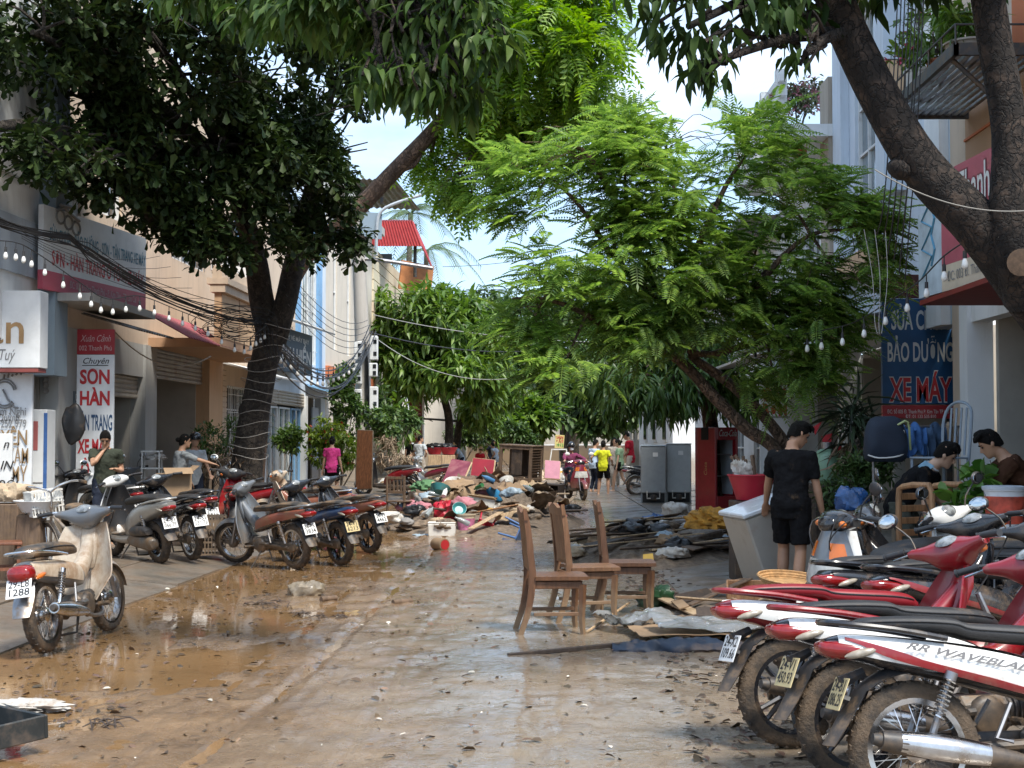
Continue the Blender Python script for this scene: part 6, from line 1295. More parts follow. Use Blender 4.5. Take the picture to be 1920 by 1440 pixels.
def gz(px, Y, z=.06): p = P(px, 900, Y); p.z = z; return p
black_c = cloth('black', (.008, .008, .009)); navy_c = cloth('navy', (.02, .025, .04)); grey_c = cloth('grey', (.22, .235, .24)); pink_c = cloth('pink', (.62, .06, .24)); olive_c = cloth('olive', (.045, .052, .038)); denim_c = cloth('pale_denim', (.40, .48, .56)); lgrey_c = cloth('light_grey', (.42, .45, .46)); khaki_c = cloth('khaki', (.38, .33, .27)); yellow_c = cloth('yellow', (.60, .62, .03)); mint_c = cloth('mint', (.30, .44, .27)); red_c = cloth('red', (.45, .02, .035)); lblue_c = cloth('light_blue', (.40, .50, .62)); plum_c = cloth('plum', (.18, .04, .09)); brown_c = cloth('brown_print', (.055, .024, .013)); cam_c = cloth('camouflage', (.07, .075, .06)); cream_c = cloth('cream', (.58, .5, .40))
# the three men on the right
m1 = gz(1482, 13.3, .09)
person('man in black T-shirt and shorts tipping the white freezer', m1, 62, 1.71, lean=.12, hyaw=-.75, hpitch=.45, lh=(.40, .40, .70), rh=(.12, -.30, .66), lf=(.10, .12, .075), rf=(-.16, -.10, .075), top=black_c, bottom=black_c, hair='fringe', vox=.009, sleeve=.62)
def jersey(t, k):
    tp = k['tp']
    for y in (1, -1):
        m = MB(); m.sheet(lambda u, v: tp(.02-.10*u+.0, y*(.06+.115*v), .505-.065*v-.012*u, 1), 4, 4, .012); m.build('shoulder_panel', cloth('sky', (.25, .42, .52)), t, 60)
    m = MB(); m.tube([tp(.065*math.cos(a), .075*math.sin(a), .487+.0*a) for a in np.linspace(0, 6.28, 18)], .012, 6); m.build('collar', cloth('white', (.6, .62, .64)), t)
    for S, E, W in k['arms']:
        c = S.lerp(E, .56); d = (E-S).normalized(); u, w = basis(d)
        for q in (0, .03): m = MB(); m.tube([c+d*q+(u*math.cos(a)+w*math.sin(a))*.066 for a in np.linspace(0, 6.28, 14)], .006, 5); m.build('cuff_stripe', cloth('white', (.6, .62, .64)), t)
person('man in black jersey with pale blue shoulders bending over the chairs', gz(1722, 13.6, .09), -28, 1.70, lean=.70, pz=-.05, px=-.18, hyaw=.1, hpitch=-.15, lh=(.30, .30, .80), rh=(.16, -.30, .62), lf=(.02, .14, .075), rf=(-.2, -.14, .075), top=black_c, bottom=cam_c, hair='fringe', vox=.009, skin=skin_light, sleeve=.55, extra=jersey)
person('man in brown patterned shirt reaching in from the right edge', gz(1935, 12.6, .09), 172, 1.72, lean=.5, px=.0, pz=-.02, hyaw=.0, hpitch=.1, lh=(.55, .16, .86), rh=(.72, -.06, .92), top=brown_c, bottom=navy_c, leg='long', hair='fringe', vox=.010, sleeve=.8)
# left
person('man in dark olive T-shirt with hand to his mouth by the vertical sign', gz(198, 20.3, .10), -78, 1.66, lean=.12, hpitch=.5, lh=(.22, .14, 1.08), rh=(.17, -.03, 1.33), rpole=(.2, -1, -1), top=olive_c, bottom=navy_c, leg='long', hair='short', vox=.012)
person('woman in grey T-shirt stretching out her arm on the left pavement', gz(335, 23.0, .11), 20, 1.58, lean=.10, lh=(.22, .18, .80), rh=(.58, -.10, 1.08), rpole=(0, 0, -1), top=grey_c, bottom=denim_c, leg='long', hair='bun', female=True, vox=.012, sleeve=.75)
person('person with helmet and red mask just behind the woman in grey', gz(362, 24.2, .11), -60, 1.60, lean=.1, hat='helmet', mask=False, lh=(.3, .2, .9), top=lgrey_c, bottom=navy_c, leg='long', female=True, vox=.016)
person('woman in pink T-shirt and black shorts seen from behind', gz(622, 35.5, .05), 84, 1.62, top=pink_c, bottom=black_c, leg='short', hair='bun', female=True, vox=.014, lf=(-.08, .1, .075), rf=(.12, -.10, .075), skin=skin_light)
person('man in light grey shirt and khaki shorts standing by the red scooter', gz(787, 50, .02), 60, 1.72, hyaw=-.9, rh=(.15, -.16, 1.02), rpole=(-1, -1, 0), top=lgrey_c, bottom=khaki_c, hair='short', vox=.015)
person('crouching person in dark camouflage clothes on the far left pavement', gz(762, 54, .08), -20, 1.66, pz=-.42, lean=.45, lf=(.12, .16, .075), rf=(.0, -.16, .075), lh=(.45, .18, .62), rh=(.4, -.2, .72), top=cam_c, bottom=cam_c, leg='long', sleeve=1.0, hair='short', vox=.018)
person('person in black seen behind the crouching one', gz(769, 57, .08), -60, 1.62, top=black_c, bottom=black_c, leg='long', hair='short', vox=.018)
person('person in blue shirt stooping by the red basins', gz(865, 60, .05), -150, 1.6, lean=.6, pz=-.1, lh=(.4, .15, .6), rh=(.42, -.1, .6), top=lblue_c, bottom=navy_c, leg='long', hat='straw', vox=.018)
person('woman in red with a straw hat squatting at the far left', gz(899, 62, .05), -80, 1.58, pz=-.30, lean=.5, lf=(.12, .16, .075), rf=(.05, -.16, .075), lh=(.42, .15, .55), rh=(.4, -.15, .6), top=red_c, bottom=navy_c, leg='long', hat='straw', female=True, vox=.018)
person('person in dark navy vest among the far helpers', gz(920, 64, .05), -40, 1.66, pz=-.12, lean=.2, top=navy_c, bottom=navy_c, leg='long', vox=.018)
person('person in denim blue shirt next to the navy vest', gz(930, 63, .05), 150, 1.62, pz=-.18, lean=.25, top=denim_c, bottom=navy_c, leg='long', vox=.018)
# middle right
person('woman in yellow T-shirt and black shorts seen from behind', gz(1131, 40, .02), 75, 1.55, lh=(.12, .36, .98), rh=(.12, -.24, .9), top=yellow_c, bottom=black_c, leg='short', hair='bun', female=True, vox=.014, shoes=cloth('pink_sandal', (.6, .2, .25)), lf=(0, .14, .075), rf=(0, -.14, .075))
person('person in light blue shirt and dark trousers beside the rider', gz(1113, 42.5, .02), 40, 1.58, hyaw=-.6, lean=.1, top=lblue_c, bottom=navy_c, leg='long', hair='short', vox=.015)
person('girl in mint T-shirt stepping left with dark shorts', gz(1162, 42, .05), 165, 1.56, hpitch=.25, lf=(.18, .08, .075), rf=(-.28, -.08, .12), top=mint_c, bottom=black_c, leg='mini', hair='bun', female=True, vox=.014, skin=skin_light)
person('tall man in red and black football shirt by the fridges', gz(1182, 43.5, .08), 170, 1.80, hpitch=.45, lean=.08, lh=(.25, .12, .95), top=red_c, bottom=cream_c, leg='long', hair='short', vox=.014)
person('person in tan blouse behind the girl in mint', gz(1153, 45.5, .05), -100, 1.6, top=cream_c, bottom=khaki_c, leg='long', hair='short', vox=.018)
# rider and scooter
rp = G(1092, 938, .02)
bike('dark red scooter ridden toward the camera', Vector((rp.x-.30, rp.y+1.20, .02)), -75, kind='scoot', body=p_maroon, front=p_maroon, panel=p_maroon, cowl=p_maroon, pl=None, steer=0, lean=.0, mirrors=2, mir_m=p_white, group='scooters being ridden')
person('masked rider in plum jacket and black helmet on the dark red scooter', Vector((rp.x-.28, rp.y+1.0, .02)), -75, 1.6, pz=-.10, px=.0, lean=.12, lh=(.50, .30, 1.03), rh=(.50, -.30, 1.03), lf=(.36, .14, .42), rf=(.36, -.14, .42), top=plum_c, bottom=navy_c, leg='long', sleeve=1.0, hat='helmet', mask=True, hair=None, vox=.014, female=True)
# ------------------------------------------------------------------ furniture, debris and belongings
chair_wood = wood('chair_wood', (.125, .058, .028), .4, .12); old_wood = wood('old_wood', (.13, .085, .055), .75, .35); pale_wood = wood('pale_wood', (.42, .30, .18), .7, .3); dark_wood = wood('dark_wood', (.055, .038, .028), .7, .3); orange_wood = wood('orange_wood', (.44, .17, .065), .5, .08); tan_wood = wood('tan_wood', (.40, .21, .10), .55, .1)
card = mk('cardboard', (.27, .18, .105), .85, var=.2, vs=3, dirt=.25, ds=4); foam = mk('foam_white', (.66, .65, .61), .7, var=.05, dirt=.3, ds=7); maroon = mk('maroon_panel', (.20, .03, .055), .55, var=.3, vs=3, dirt=.45, ds=3, dcol=(.30, .16, .15)); tarp_blue = mk('tarp_blue', (.010, .022, .045), .55, var=.3, vs=3, dirt=.4, ds=3); tarp_dark = mk('tarp_dark', (.02, .02, .021), .45, var=.3, vs=4, dirt=.3, ds=4)
def item(name, label, cat, mb, mat, group=None, smooth=40):
    o = mb.build(name, mat, None, smooth); me = o.data
    v = np.empty(len(me.vertices)*3, np.float32); me.vertices.foreach_get('co', v); v = v.reshape(-1, 3)
    c = (v.max(0)+v.min(0))/2; c[2] = v[:, 2].min(); me.vertices.foreach_set('co', (v-c).ravel()); me.update(); o.location = c.tolist()
    return tag(o, label, cat, group)
def noise3(p, sc, seed): return (float(fbm(np.array([p[0]*sc+p[2]*sc*.7+31]), np.array([p[1]*sc-p[2]*sc*.6+17]), 3, seed)[0])-.45)*2
def blob(mb, c, r_, seed, amp=.25, n=30, m=20, sc=3., pinch=0):
    """a slack, creased bag or bundle"""
    c = Vector(c); n = max(n, 22); m = max(m, 14)
    T, A = np.meshgrid(np.linspace(0, PI, m+1), np.linspace(0, 2*PI, n, endpoint=False), indexing='ij'); st = np.maximum(np.sin(T), .03)
    U = np.stack([st*np.cos(A), st*np.sin(A), -np.cos(T)], -1); q = U*1.0+seed*3.7
    def ns(f, o, sd): return fbm(q[..., 0]*f+q[..., 2]*f*.73+40, q[..., 1]*f-q[..., 2]*f*.61+40, o, sd)-.37
    big = ns(1.7, 2, seed); cre = np.abs(ns(3.4, 2, seed+3)); fine = np.abs(ns(8., 1, seed+5)-.1)
    k = np.clip(1+amp*(2.8*big-4.2*cre+.5-1.5*fine+.25), .45, 1.6)
    if pinch: k = k*np.where(U[..., 2] > .35, 1-pinch*(U[..., 2]-.35)*.95, 1); k = k*(1+.10*np.sin(A*9+seed)*np.clip(U[..., 2], 0, 1))
    X = U[..., 0]*r_[0]*k; Y = U[..., 1]*r_[1]*k; Z = np.maximum(U[..., 2]*r_[2]*k*(1.15 if pinch else 1), -r_[2]*.55)+r_[2]*.53
    mb.rings([[c+Vector((X[i, j], Y[i, j], Z[i, j])) for j in range(n)] for i in range(m+1)]); return mb
def crumple(mb, c, ax, ay, seed, amp=.08, n=16, sag=0., th=.006, tilt=(0, 0, 0)):
    c = Vector(c); M = Euler(tilt).to_matrix()
    def f(u, v):
        x, y = (u-.5)*ax, (v-.5)*ay; z = amp*noise3((u*2.3, v*2.3, seed), 1.6, seed)+sag*(1-(2*u-1)**2)*(1-(2*v-1)**2)
        e = .04*noise3((v*4, u*4, seed+5), 2, seed+3); return c+M@Vector((x*(1+e), y*(1+e), z+amp*.5))
    mb.sheet(f, n, n, th); return mb
def plank(mb, p0, p1, w, th, roll=0.):
    p0, p1 = Vector(p0), Vector(p1); d = p1-p0; L = d.length; d.normalize(); s = d.cross(Z1); s = s.normalized() if s.length > .05 else Vector((0, 1, 0)); n = s.cross(d); s2 = s*math.cos(roll)+n*math.sin(roll); n2 = s2.cross(d)
    M = Matrix((d, s2, n2)).transposed(); mb.box((p0+p1)/2, (L, w, th), rot=M, bev=min(.004, th*.2)); return mb
def dining_chair(label, loc, yaw, chair_wood, group='carved dining chairs standing in the road'):
    t = thing('dining_chair', label, 'chair', loc, R(yaw), group); W, D, SH, H = .42, .43, .46, 1.0
    mb = MB(); mb.sheet(lambda u, v: (-D/2+D*u+.02, (v-.5)*(W+.03*(1-u)+.06*u), SH+.012*math.cos((v-.5)*3)), 6, 6, .03); mb.build('seat', chair_wood, t)
    for y in (-1, 1):
        mb = MB(); mb.tube([(D/2-.02, y*(W/2-.0), 0), (D/2-.03, y*(W/2-.01), .12), (D/2-.02, y*(W/2-.01), SH-.05)], [.021, .027, .032], 4); mb.build('leg', chair_wood, t, 0)
        mb = MB(); a = [(-D/2-.10, 0), (-D/2-.03, .22), (-D/2, SH), (-D/2-.012, .62), (-D/2-.035, .85), (-D/2-.06, H-.02)]
        rings = []
        for x, z in cat_rom(a, 3):
            w = .052-.012*abs(z-SH)/.5; rings.append([(x-w/2*1.1, y*(W/2-.02)-.015, z), (x+w/2*1.1, y*(W/2-.02)-.015, z), (x+w/2*1.1, y*(W/2-.02)+.015, z), (x-w/2*1.1, y*(W/2-.02)+.015, z)])
        mb.rings(rings); mb.build('leg', chair_wood, t, 30)
        mb = MB(); mb.box((0, y*(W/2-.02), SH-.055), (D-.05, .022, .06), bev=.004); mb.build('apron', chair_wood, t, 0)
        mb = MB(); mb.box((0, y*(W/2-.02), .17), (D-.02, .018, .03), bev=.003); mb.build('stretcher', chair_wood, t, 0)
    for x in (-D/2+.01, D/2-.03): mb = MB(); mb.box((x, 0, SH-.055), (.022, W-.06, .06), bev=.004); mb.build('apron', chair_wood, t, 0)
    def bk(z): return -D/2-.0-.06*max(0, (z-SH)/.52)**1.3
    mb = MB(); mb.sheet(lambda u, v: (bk(.54+.40*u)-.03*math.cos((v-.5)*3), (v-.5)*(W-.10), .54+.40*u), 8, 6, .016); pn = mb.build('back_panel', chair_wood, t)
    mb = MB(); mb.tube([(bk(.75+.16*math.sin(a))+.0, .11*math.cos(a), .75+.17*math.sin(a)) for a in np.linspace(0, 2*PI, 24, endpoint=False)], .013, 6, closed=True); mb.build('oval_moulding', chair_wood, pn)
    mb = MB(); mb.sheet(lambda u, v: (bk(.93+.07*u)-.02*math.cos((v-.5)*3), (v-.5)*(W+.02), .93+(.045+.055*math.sin(v*PI)**2+.05*(abs(v-.5)*2)**6)*u), 5, 14, .032); mb.build('crest_rail', chair_wood, t)
    for z in (.53,): mb = MB(); mb.box((bk(z), 0, z), (.024, W-.05, .045), bev=.004); mb.build('back_rail', chair_wood, t, 0)
silt(chair_wood, .22, .75)
dining_chair('carved dining chair standing nearest, leftmost of three in the road', (.36, 11.75, .015), 6, chair_wood)
dining_chair('carved dining chair in the middle of the three in the road', (.66, 12.55, .015), 13, silt(wood('chair_wood_worn', (.155, .078, .04), .5, .32), .34, .8))
dining_chair('carved dining chair farthest right of the three in the road', (1.05, 12.95, .02), 1, silt(wood('chair_wood_dark', (.105, .05, .026), .45, .25), .28, .8))
def slat_chair(label, loc, yaw, mat, rx=0, ry=0, group='plain wooden chairs'):
    t = thing('wooden_chair', label, 'chair', loc, R(yaw), group, rx, ry); W, D, SH, H = .40, .40, .45, .92
    mb = MB(); mb.box((0, 0, SH), (D+.04, W+.04, .025), bev=.005); mb.build('seat', mat, t, 0)
    for x in (-1, 1):
        for y in (-1, 1): mb = MB(); mb.box((x*D/2*.94, y*W/2*.94, (SH if x > 0 else H)/2), (.036, .036, SH-.03 if x > 0 else H), bev=.003); mb.build('leg', mat, t, 0)
    for z in (.62, .88): mb = MB(); mb.box((-D/2*.94, 0, z), (.025, W-.06, .05), bev=.003); mb.build('back_rail', mat, t, 0)
    for k in range(4): mb = MB(); mb.box((-D/2*.94, -.12+.08*k, .75), (.015, .03, .22)); mb.build('back_slat', mat, t, 0)
    for y in (-1, 1): mb = MB(); mb.box((0, y*W/2*.9, .2), (D-.05, .02, .03)); mb.build('stretcher', mat, t, 0)
    return t
slat_chair('muddy wooden chair standing left of the debris pile', G(752, 985, .01), 62, old_wood)
slat_chair('wooden chair lying tipped over in the debris pile', G(800, 960, .15), 20, dark_wood, rx=.5, ry=-1.1)
t = slat_chair('reddish wooden chair at the left frame edge', P(12, 0, 14.2).xy.to_3d()+Vector((0, 0, .12)), 20, wood('red_wood', (.16, .06, .03), .5, .1))
# ---- central debris pile (about 24 to 34 m away)
mud_heap = MB()
def heap(name, cx, cy, rx, ry, h, seed, mat):
    mb = MB(); mb.sheet(lambda u, v: (cx+(u-.5)*2*rx, cy+(v-.5)*2*ry, -.01+max(0, 1-((u-.5)*2)**2-((v-.5)*2)**2)*h*(.6+.8*abs(noise3((u*5, v*5, seed), 1.4, seed)))), 40, 40, .02); o = mb.build(name, mat, None, 60); tag(o, kind='stuff', label='heap of sodden rubbish and mud under the discarded furniture', cat='debris'); return o
rub = mk('rubbish', (.17, .13, .095), .85, var=.6, vs=11, bump=.9, bs=30, dirt=.4, ds=9)
h0 = heap('rubbish_heap', -.45, 27.5, 1.9, 4.4, .62, 3, rub); h1 = heap('rubbish_heap', 2.0, 19.3, 1.3, 2.2, .46, 5, rub); h1['label'] = 'heap of sodden rubbish under the planks by the white freezer'
h2 = heap('rubbish_heap', 2.35, 12.9, 1.2, 1.5, .16, 8, rub); h2['label'] = 'low heap of wet rubbish under the broken boards near the basket'
h3 = heap('rubbish_heap', .9, 48, 1.8, 5, .5, 12, rub); h3['label'] = 'distant rubbish heap in the road behind the broken cabinet'; h4 = heap('rubbish_heap', -2.8, 44, 1.4, 6, .35, 14, rub); h4['label'] = 'rubbish strewn behind the red scooter on the far left'
def C(px, py, Y): return P(px, py, Y)
def lift(p, dz): return Vector((p.x, p.y, p.z+dz))
t = thing('foam_box', 'white foam box in front of the debris pile', 'box', G(828, 1007, .0)); mb = MB(); mb.box((0, .12, .115), (.44, .28, .21), bev=.012, taper=1.04); mb.build('box', foam, t, 0); mb = MB(); mb.box((0, .12, .232), (.455, .29, .02), bev=.006); mb.build('lid', foam, t, 0)
def bucket(label, loc, r0, r1, h, mat, lidm=None, rx=0, ry=0, rz=0, band=None, bands=(.3, .75), group=None, handle=True, name='bucket'):
    t = thing(name, label, name.replace('_', ' '), loc, rz, group, rx, ry); mb = MB(); mb.lathe([(0, .01), (r0, .0), (r0+(r1-r0)*.5, h*.5), (r1, h*.94), (r1+.012, h*.945), (r1+.012, h), (r1-.008, h), (r0-.008, .02), (0, .02)], (0, 0, 0), 'Z', 26); mb.build('body', mat, t, 50)
    if band: mb = MB(); a, b_ = bands; mb.lathe([(r0+(r1-r0)*a+.003, h*a), (r0+(r1-r0)*b_+.003, h*b_)], (0, 0, 0), 'Z', 26); mb.build('printed_band', band, t, 60)
    if lidm: mb = MB(); mb.lathe([(r1+.016, h*.97), (r1+.018, h+.012), (r1*.9, h+.018), (0, h+.012)], (0, 0, 0), 'Z', 26); mb.build('lid', lidm, t, 50)
    if handle: mb = MB(); mb.tube([(r1*1.03*math.cos(a), r1*1.03*math.sin(a)*.25+.0, h*.9-abs(math.sin(a))*.10) for a in np.linspace(PI, 2*PI, 12)], .004, 5); mb.build('handle', steel, t)
    return t
pink_print = mk('pink_print', (.48, .16, .28), .5, var=.5, vs=14, dirt=.2)
bucket('muddy paint bucket with pink print before the debris pile', G(874, 1004, .0), .125, .15, .36, mk('bucket_cream', (.46, .38, .28), .5, var=.1, dirt=.35), band=pink_print, bands=(.15, .8))
def sbag(label, px, py, Y, r_, seed, mat, amp=.28, pinch=.8, name='plastic_bag', cat='bag', group=None): return item(name, label, cat, blob(MB(), lift(P(px, py, Y), 0), r_, seed, amp, pinch=pinch), mat, group, 50)
bag_red = mk('bag_red', (.42, .018, .035), .35, var=.35, vs=9, bump=.5, bs=26, dirt=.2, ds=8); bag_blue = mk('bag_blue', (.015, .065, .19), .3, var=.4, vs=9, bump=.5, bs=26, dirt=.2, ds=8); bag_black = mk('bag_black', (.016, .016, .017), .3, var=.3, bump=.4, bs=26, dirt=.1); bag_white = mk('bag_white', (.50, .48, .44), .4, var=.2, bump=.5, bs=26, dirt=.45, ds=8); bag_pale = mk('bag_pale', (.30, .38, .44), .3, var=.3, bump=.4, bs=26, dirt=.25); sack = mk('sack', (.44, .34, .23), .9, var=.25, vs=6, bump=.5, bs=50, dirt=.25); cl_pink = mk('rag_pink', (.42, .17, .2), .85, var=.3, vs=6, dirt=.3, ds=5); cl_green = cloth('rag_green', (.10, .20, .10)); cl_grey = cloth('rag_grey', (.24, .23, .22)); bag_green = mk('bag_green', (.02, .06, .025), .3, var=.5, vs=6, bump=.4, bs=22); cl_yellow = mk('cloth_saffron', (.46, .22, .03), .8, var=.6, vs=9)
sbag('bulging red plastic bag on the debris pile', 835, 972, 24.6, (.21, .18, .24), 3, bag_red)
sbag('cream knotted sack beside the red bag', 822, 985, 24.4, (.13, .12, .12), 5, sack); sbag('pale blue bag lying flat before the pile', 792, 1011, 23.6, (.17, .12, .07), 6, bag_pale); sbag('black bin bag at the right foot of the pile', 915, 999, 24.2, (.22, .16, .13), 8, bag_black); sbag('green cloth bundle left in the pile', 795, 925, 29, (.26, .22, .17), 9, cl_green, .4, 0, 'cloth_bundle', 'cloth'); sbag('pink blanket draped over the pile', 905, 935, 27, (.34, .3, .16), 10, cl_pink, .35, 0, 'blanket', 'cloth'); sbag('dark crumpled bag under the red panel', 872, 922, 28, (.24, .2, .15), 11, bag_black); sbag('white sodden shirt heap right of the carton', 938, 968, 26, (.25, .2, .14), 12, bag_white, .4, 0, 'cloth_bundle', 'cloth'); sbag('grey cloth heap on the left slope of the pile', 815, 960, 26.5, (.28, .25, .17), 14, cl_grey, .4, 0, 'cloth_bundle', 'cloth'); sbag('brown sack sagging beside the yellow carton', 868, 950, 26, (.2, .2, .22), 15, card, .35, .3, 'sack', 'sack'); sbag('dark soaked bundle between bucket and cabinet', 925, 985, 25, (.28, .22, .14), 17, rub, .4, 0, 'cloth_bundle', 'cloth')
sbag('dark muddy bundle at the left foot of the pile', 778, 995, 24.6, (.32, .2, .10), 18, rub, .45, 0, 'cloth_bundle', 'cloth'); sbag('teal bag pressed under the foam box', 790, 990, 24.8, (.16, .12, .09), 19, bag_blue)
t = thing('carton', 'open white and yellow carton on top of the pile', 'box', P(898, 962, 25.6), .35, ry=.18); mb = MB(); mb.box((0, 0, .14), (.40, .30, .26), bev=.006, taper=1.1); mb.build('box', foam, t, 0); mb = MB(); mb.box((0, -.002, .10), (.405, .31, .06)); mb.build('printed_band', mk('yellow_print', (.55, .33, .06), .6), t, 0); mb = MB(); mb.sheet(lambda u, v: (-.22+.44*u, -.165-.06*v, .275+.05*v), 2, 2, .006); mb.build('flap', card, t, 0)
item('blue_lid', 'bright blue oval lid leaning on the pile', 'lid', MB().ell(P(927, 925, 26.6), (.20, .03, .10), 18, 8, rot=(0, .75, 0)), mk('blue_plastic', (.04, .26, .52), .35, var=.08), None, 60)  # the oval lid of a blue plastic basin
def panel(label, a, b_, c, d, th, mat, framem=None, name='panel', cat='panel'):
    a, b_, c, d = map(Vector, (a, b_, c, d)); t = thing(name, label, cat); mb = MB(); mb.sheet(lambda u, v: (a*(1-u)+b_*u)*(1-v)+(d*(1-u)+c*u)*v, 2, 2, th); mb.build('board', mat, t, 0)
    if framem:
        mb = MB()
        for p, q in ((a, b_), (b_, c), (c, d), (d, a)): mb.tube([p, q], .02, 4)
        mb.build('edging', framem, t, 0)
    return t
panel('stained maroon cupboard side propped in the pile', P(826, 915, 27.5), P(862, 918, 27), P(884, 868, 28), P(848, 862, 28.4), .05, maroon, pale_wood)
panel('bright red board standing in the middle of the pile', P(882, 905, 28.4), P(922, 910, 28), P(928, 864, 28.6), P(888, 860, 29), .04, mk('red_board', (.26, .008, .018), .45, var=.15, dirt=.05), pale_wood)
panel('orange wooden door panel leaning upright by the power pole', P(668, 917, 37), P(697, 916, 36.8), P(699, 808, 37.2), P(671, 807, 37.4), .05, orange_wood, pale_wood, 'door_panel', 'door')
panel('pink board propped behind the broken cabinet', P(1021, 897, 36), P(1049, 899, 36), P(1050, 866, 36.4), P(1022, 864, 36.4), .05, mk('mauve_board', (.36, .14, .19), .6, var=.15), pale_wood)
# broken cabinet with louvres
t = thing('broken_cabinet', 'tall broken wooden cabinet with louvred side on the debris pile', 'cabinet', P(972, 0, 27.6).xy.to_3d()+Vector((0, 0, .22)), R(-22), ry=.05)
def bx(par, name, c, d, m_, rot=None): mb = MB(); mb.box(c, d, rot=rot, bev=.005); return mb.build(name, m_, par, 0)
cw, cd, ch = .62, .55, 1.25
for x in (-1, 1):
    for y in (-1, 1): bx(t, 'post', (x*cw/2, y*cd/2, ch/2), (.06, .06, ch), old_wood)
for z in (.03, .62, ch-.03):
    for y in (-1, 1): bx(t, 'rail', (0, y*cd/2, z), (cw-.06, .05, .06), old_wood)
    for x in (-1, 1): bx(t, 'rail', (x*cw/2, 0, z), (.05, cd-.06, .06), old_wood)
bx(t, 'top', (0, 0, ch+.015), (cw+.08, cd+.08, .03), old_wood); bx(t, 'shelf', (0, 0, .66), (cw-.07, cd-.07, .02), old_wood); bx(t, 'back', (0, cd/2-.04, ch/2), (cw-.07, .015, ch-.1), dark_wood)
for k in range(9): bx(t, 'louvre', (cw/2, 0, .72+k*.052), (.012, cd-.07, .05), old_wood, Euler((0, .6, 0)).to_matrix())
bx(t, 'door', (.02, -cd/2+.01, .95), (.22, .02, .5), dark_wood)
t = thing('broken_cabinet', 'dark open-fronted cupboard lying beside the louvred cabinet', 'cabinet', P(990, 0, 28.2).xy.to_3d()+Vector((.3, .3, .35)), R(-15), ry=.06)
for c, d, n_ in (((0, 0, .0), (.75, .5, .03), 'base'), ((0, 0, .36), (.75, .5, .03), 'top'), ((-.36, 0, .18), (.03, .5, .36), 'side'), ((.36, 0, .18), (.03, .5, .36), 'side'), ((0, .24, .18), (.72, .02, .36), 'back')): bx(t, n_, c, d, dark_wood)
t = thing('chair_skeleton', 'broken chair frame tangled below the louvred cabinet', 'chair', G(968, 972, .05), R(25), rx=.35, ry=-.2)
for p, q in (((-.25, -.2, 0), (-.2, -.2, .75)), ((.25, -.2, 0), (.22, -.22, .8)), ((-.25, .2, 0), (-.2, .2, .5)), ((.25, .2, 0), (.2, .2, .45)), ((-.25, -.2, .15), (.25, -.2, .18)), ((-.22, -.2, .42), (.23, -.2, .42)), ((-.22, .2, .42), (.23, .2, .42)), ((-.22, -.2, .42), (-.22, .2, .42)), ((.23, -.2, .42), (.23, .2, .42)), ((-.2, -.2, .72), (.22, -.22, .75))): mb = MB(); plank(mb, p, q, .045, .03); mb.build('bar', old_wood, t, 0)
t = thing('drawer_box', 'grey weathered box lying by the foot of the cabinet', 'box', G(1012, 963, .0), R(-25), ry=.10); mb = MB(); mb.box((0, 0, .17), (.46, .38, .34), bev=.006); mb.build('box', wood('grey_wood', (.22, .20, .17), .8, .3, (1.5, 1.5, 14)), t, 0); mb = MB(); mb.box((0, 0, .35), (.5, .42, .02), bev=.004); mb.build('lid', old_wood, t, 0)
# loose pieces in the pile: planks, cardboard, rags
rnd = random.Random(12)
wm = [old_wood, dark_wood, pale_wood, tan_wood, old_wood]
def on_heap(cx, cy, rx, ry, h):
    while True:
        u, v = rnd.uniform(-.95, .95), rnd.uniform(-.95, .95)
        if u*u+v*v < .9: return Vector((cx+u*rx, cy+v*ry, h*(1-u*u-v*v)*.8+.03))
for i in range(40):
    p = on_heap(-.45, 27, 1.8, 3.6, .84); a = rnd.uniform(0, PI); L_ = rnd.uniform(.35, 1.1); d = Vector((math.cos(a), math.sin(a), rnd.uniform(-.25, .35)))*L_/2
    mb = MB(); plank(mb, p-d+Vector((0, 0, .1)), p+d+Vector((0, 0, .1)), rnd.uniform(.05, .16), rnd.uniform(.012, .03), rnd.uniform(-.6, .6)); item('plank', f"{'short' if L_ < .6 else 'long' if L_ > .9 else 'medium'} {['weathered', 'dark', 'pale', 'tan', 'weathered'][i % 5]} muddy plank tangled in the central debris pile", 'plank', mb, wm[i % 5], 'planks in the central debris pile', 0)
for i in range(26):
    p = on_heap(-.45, 27, 1.7, 3.4, .84); item('cardboard_sheet', ['sodden brown cardboard', 'warped brown board', 'pale veneer sheet', 'muddy torn sheet'][i % 4]+(' lying near the front of the central debris pile' if p.y < 27 else ' toward the back of the central debris pile'), 'cardboard', crumple(MB(), p+Vector((0, 0, .08)), rnd.uniform(.3, .7), rnd.uniform(.3, .6), i, .14, 10, tilt=(rnd.uniform(-.5, .5), rnd.uniform(-.5, .5), rnd.uniform(0, 3))), [card, old_wood, pale_wood, rub][i % 4], 'cardboard in the central debris pile', 60)
for i in range(36):
    p = on_heap(-.45, 26.5, 1.9, 3.6, .82); r_ = rnd.uniform(.08, .2); item('rag', ['crumpled black bag', 'crumpled white bag', 'grey rag', 'tan sacking rag', 'muddy brown rag', 'pale blue bag', 'crushed cardboard lump', 'pink rag'][i % 8]+(' near the front of the central debris pile' if p.y < 26.5 else ' toward the back of the central debris pile'), 'rag', blob(MB(), p, (r_, r_*.8, r_*.55), 40+i, .4, 14, 9), [bag_black, bag_white, cl_grey, sack, rub, bag_pale, card, cl_pink][i % 8], 'rags in the central debris pile', 180)
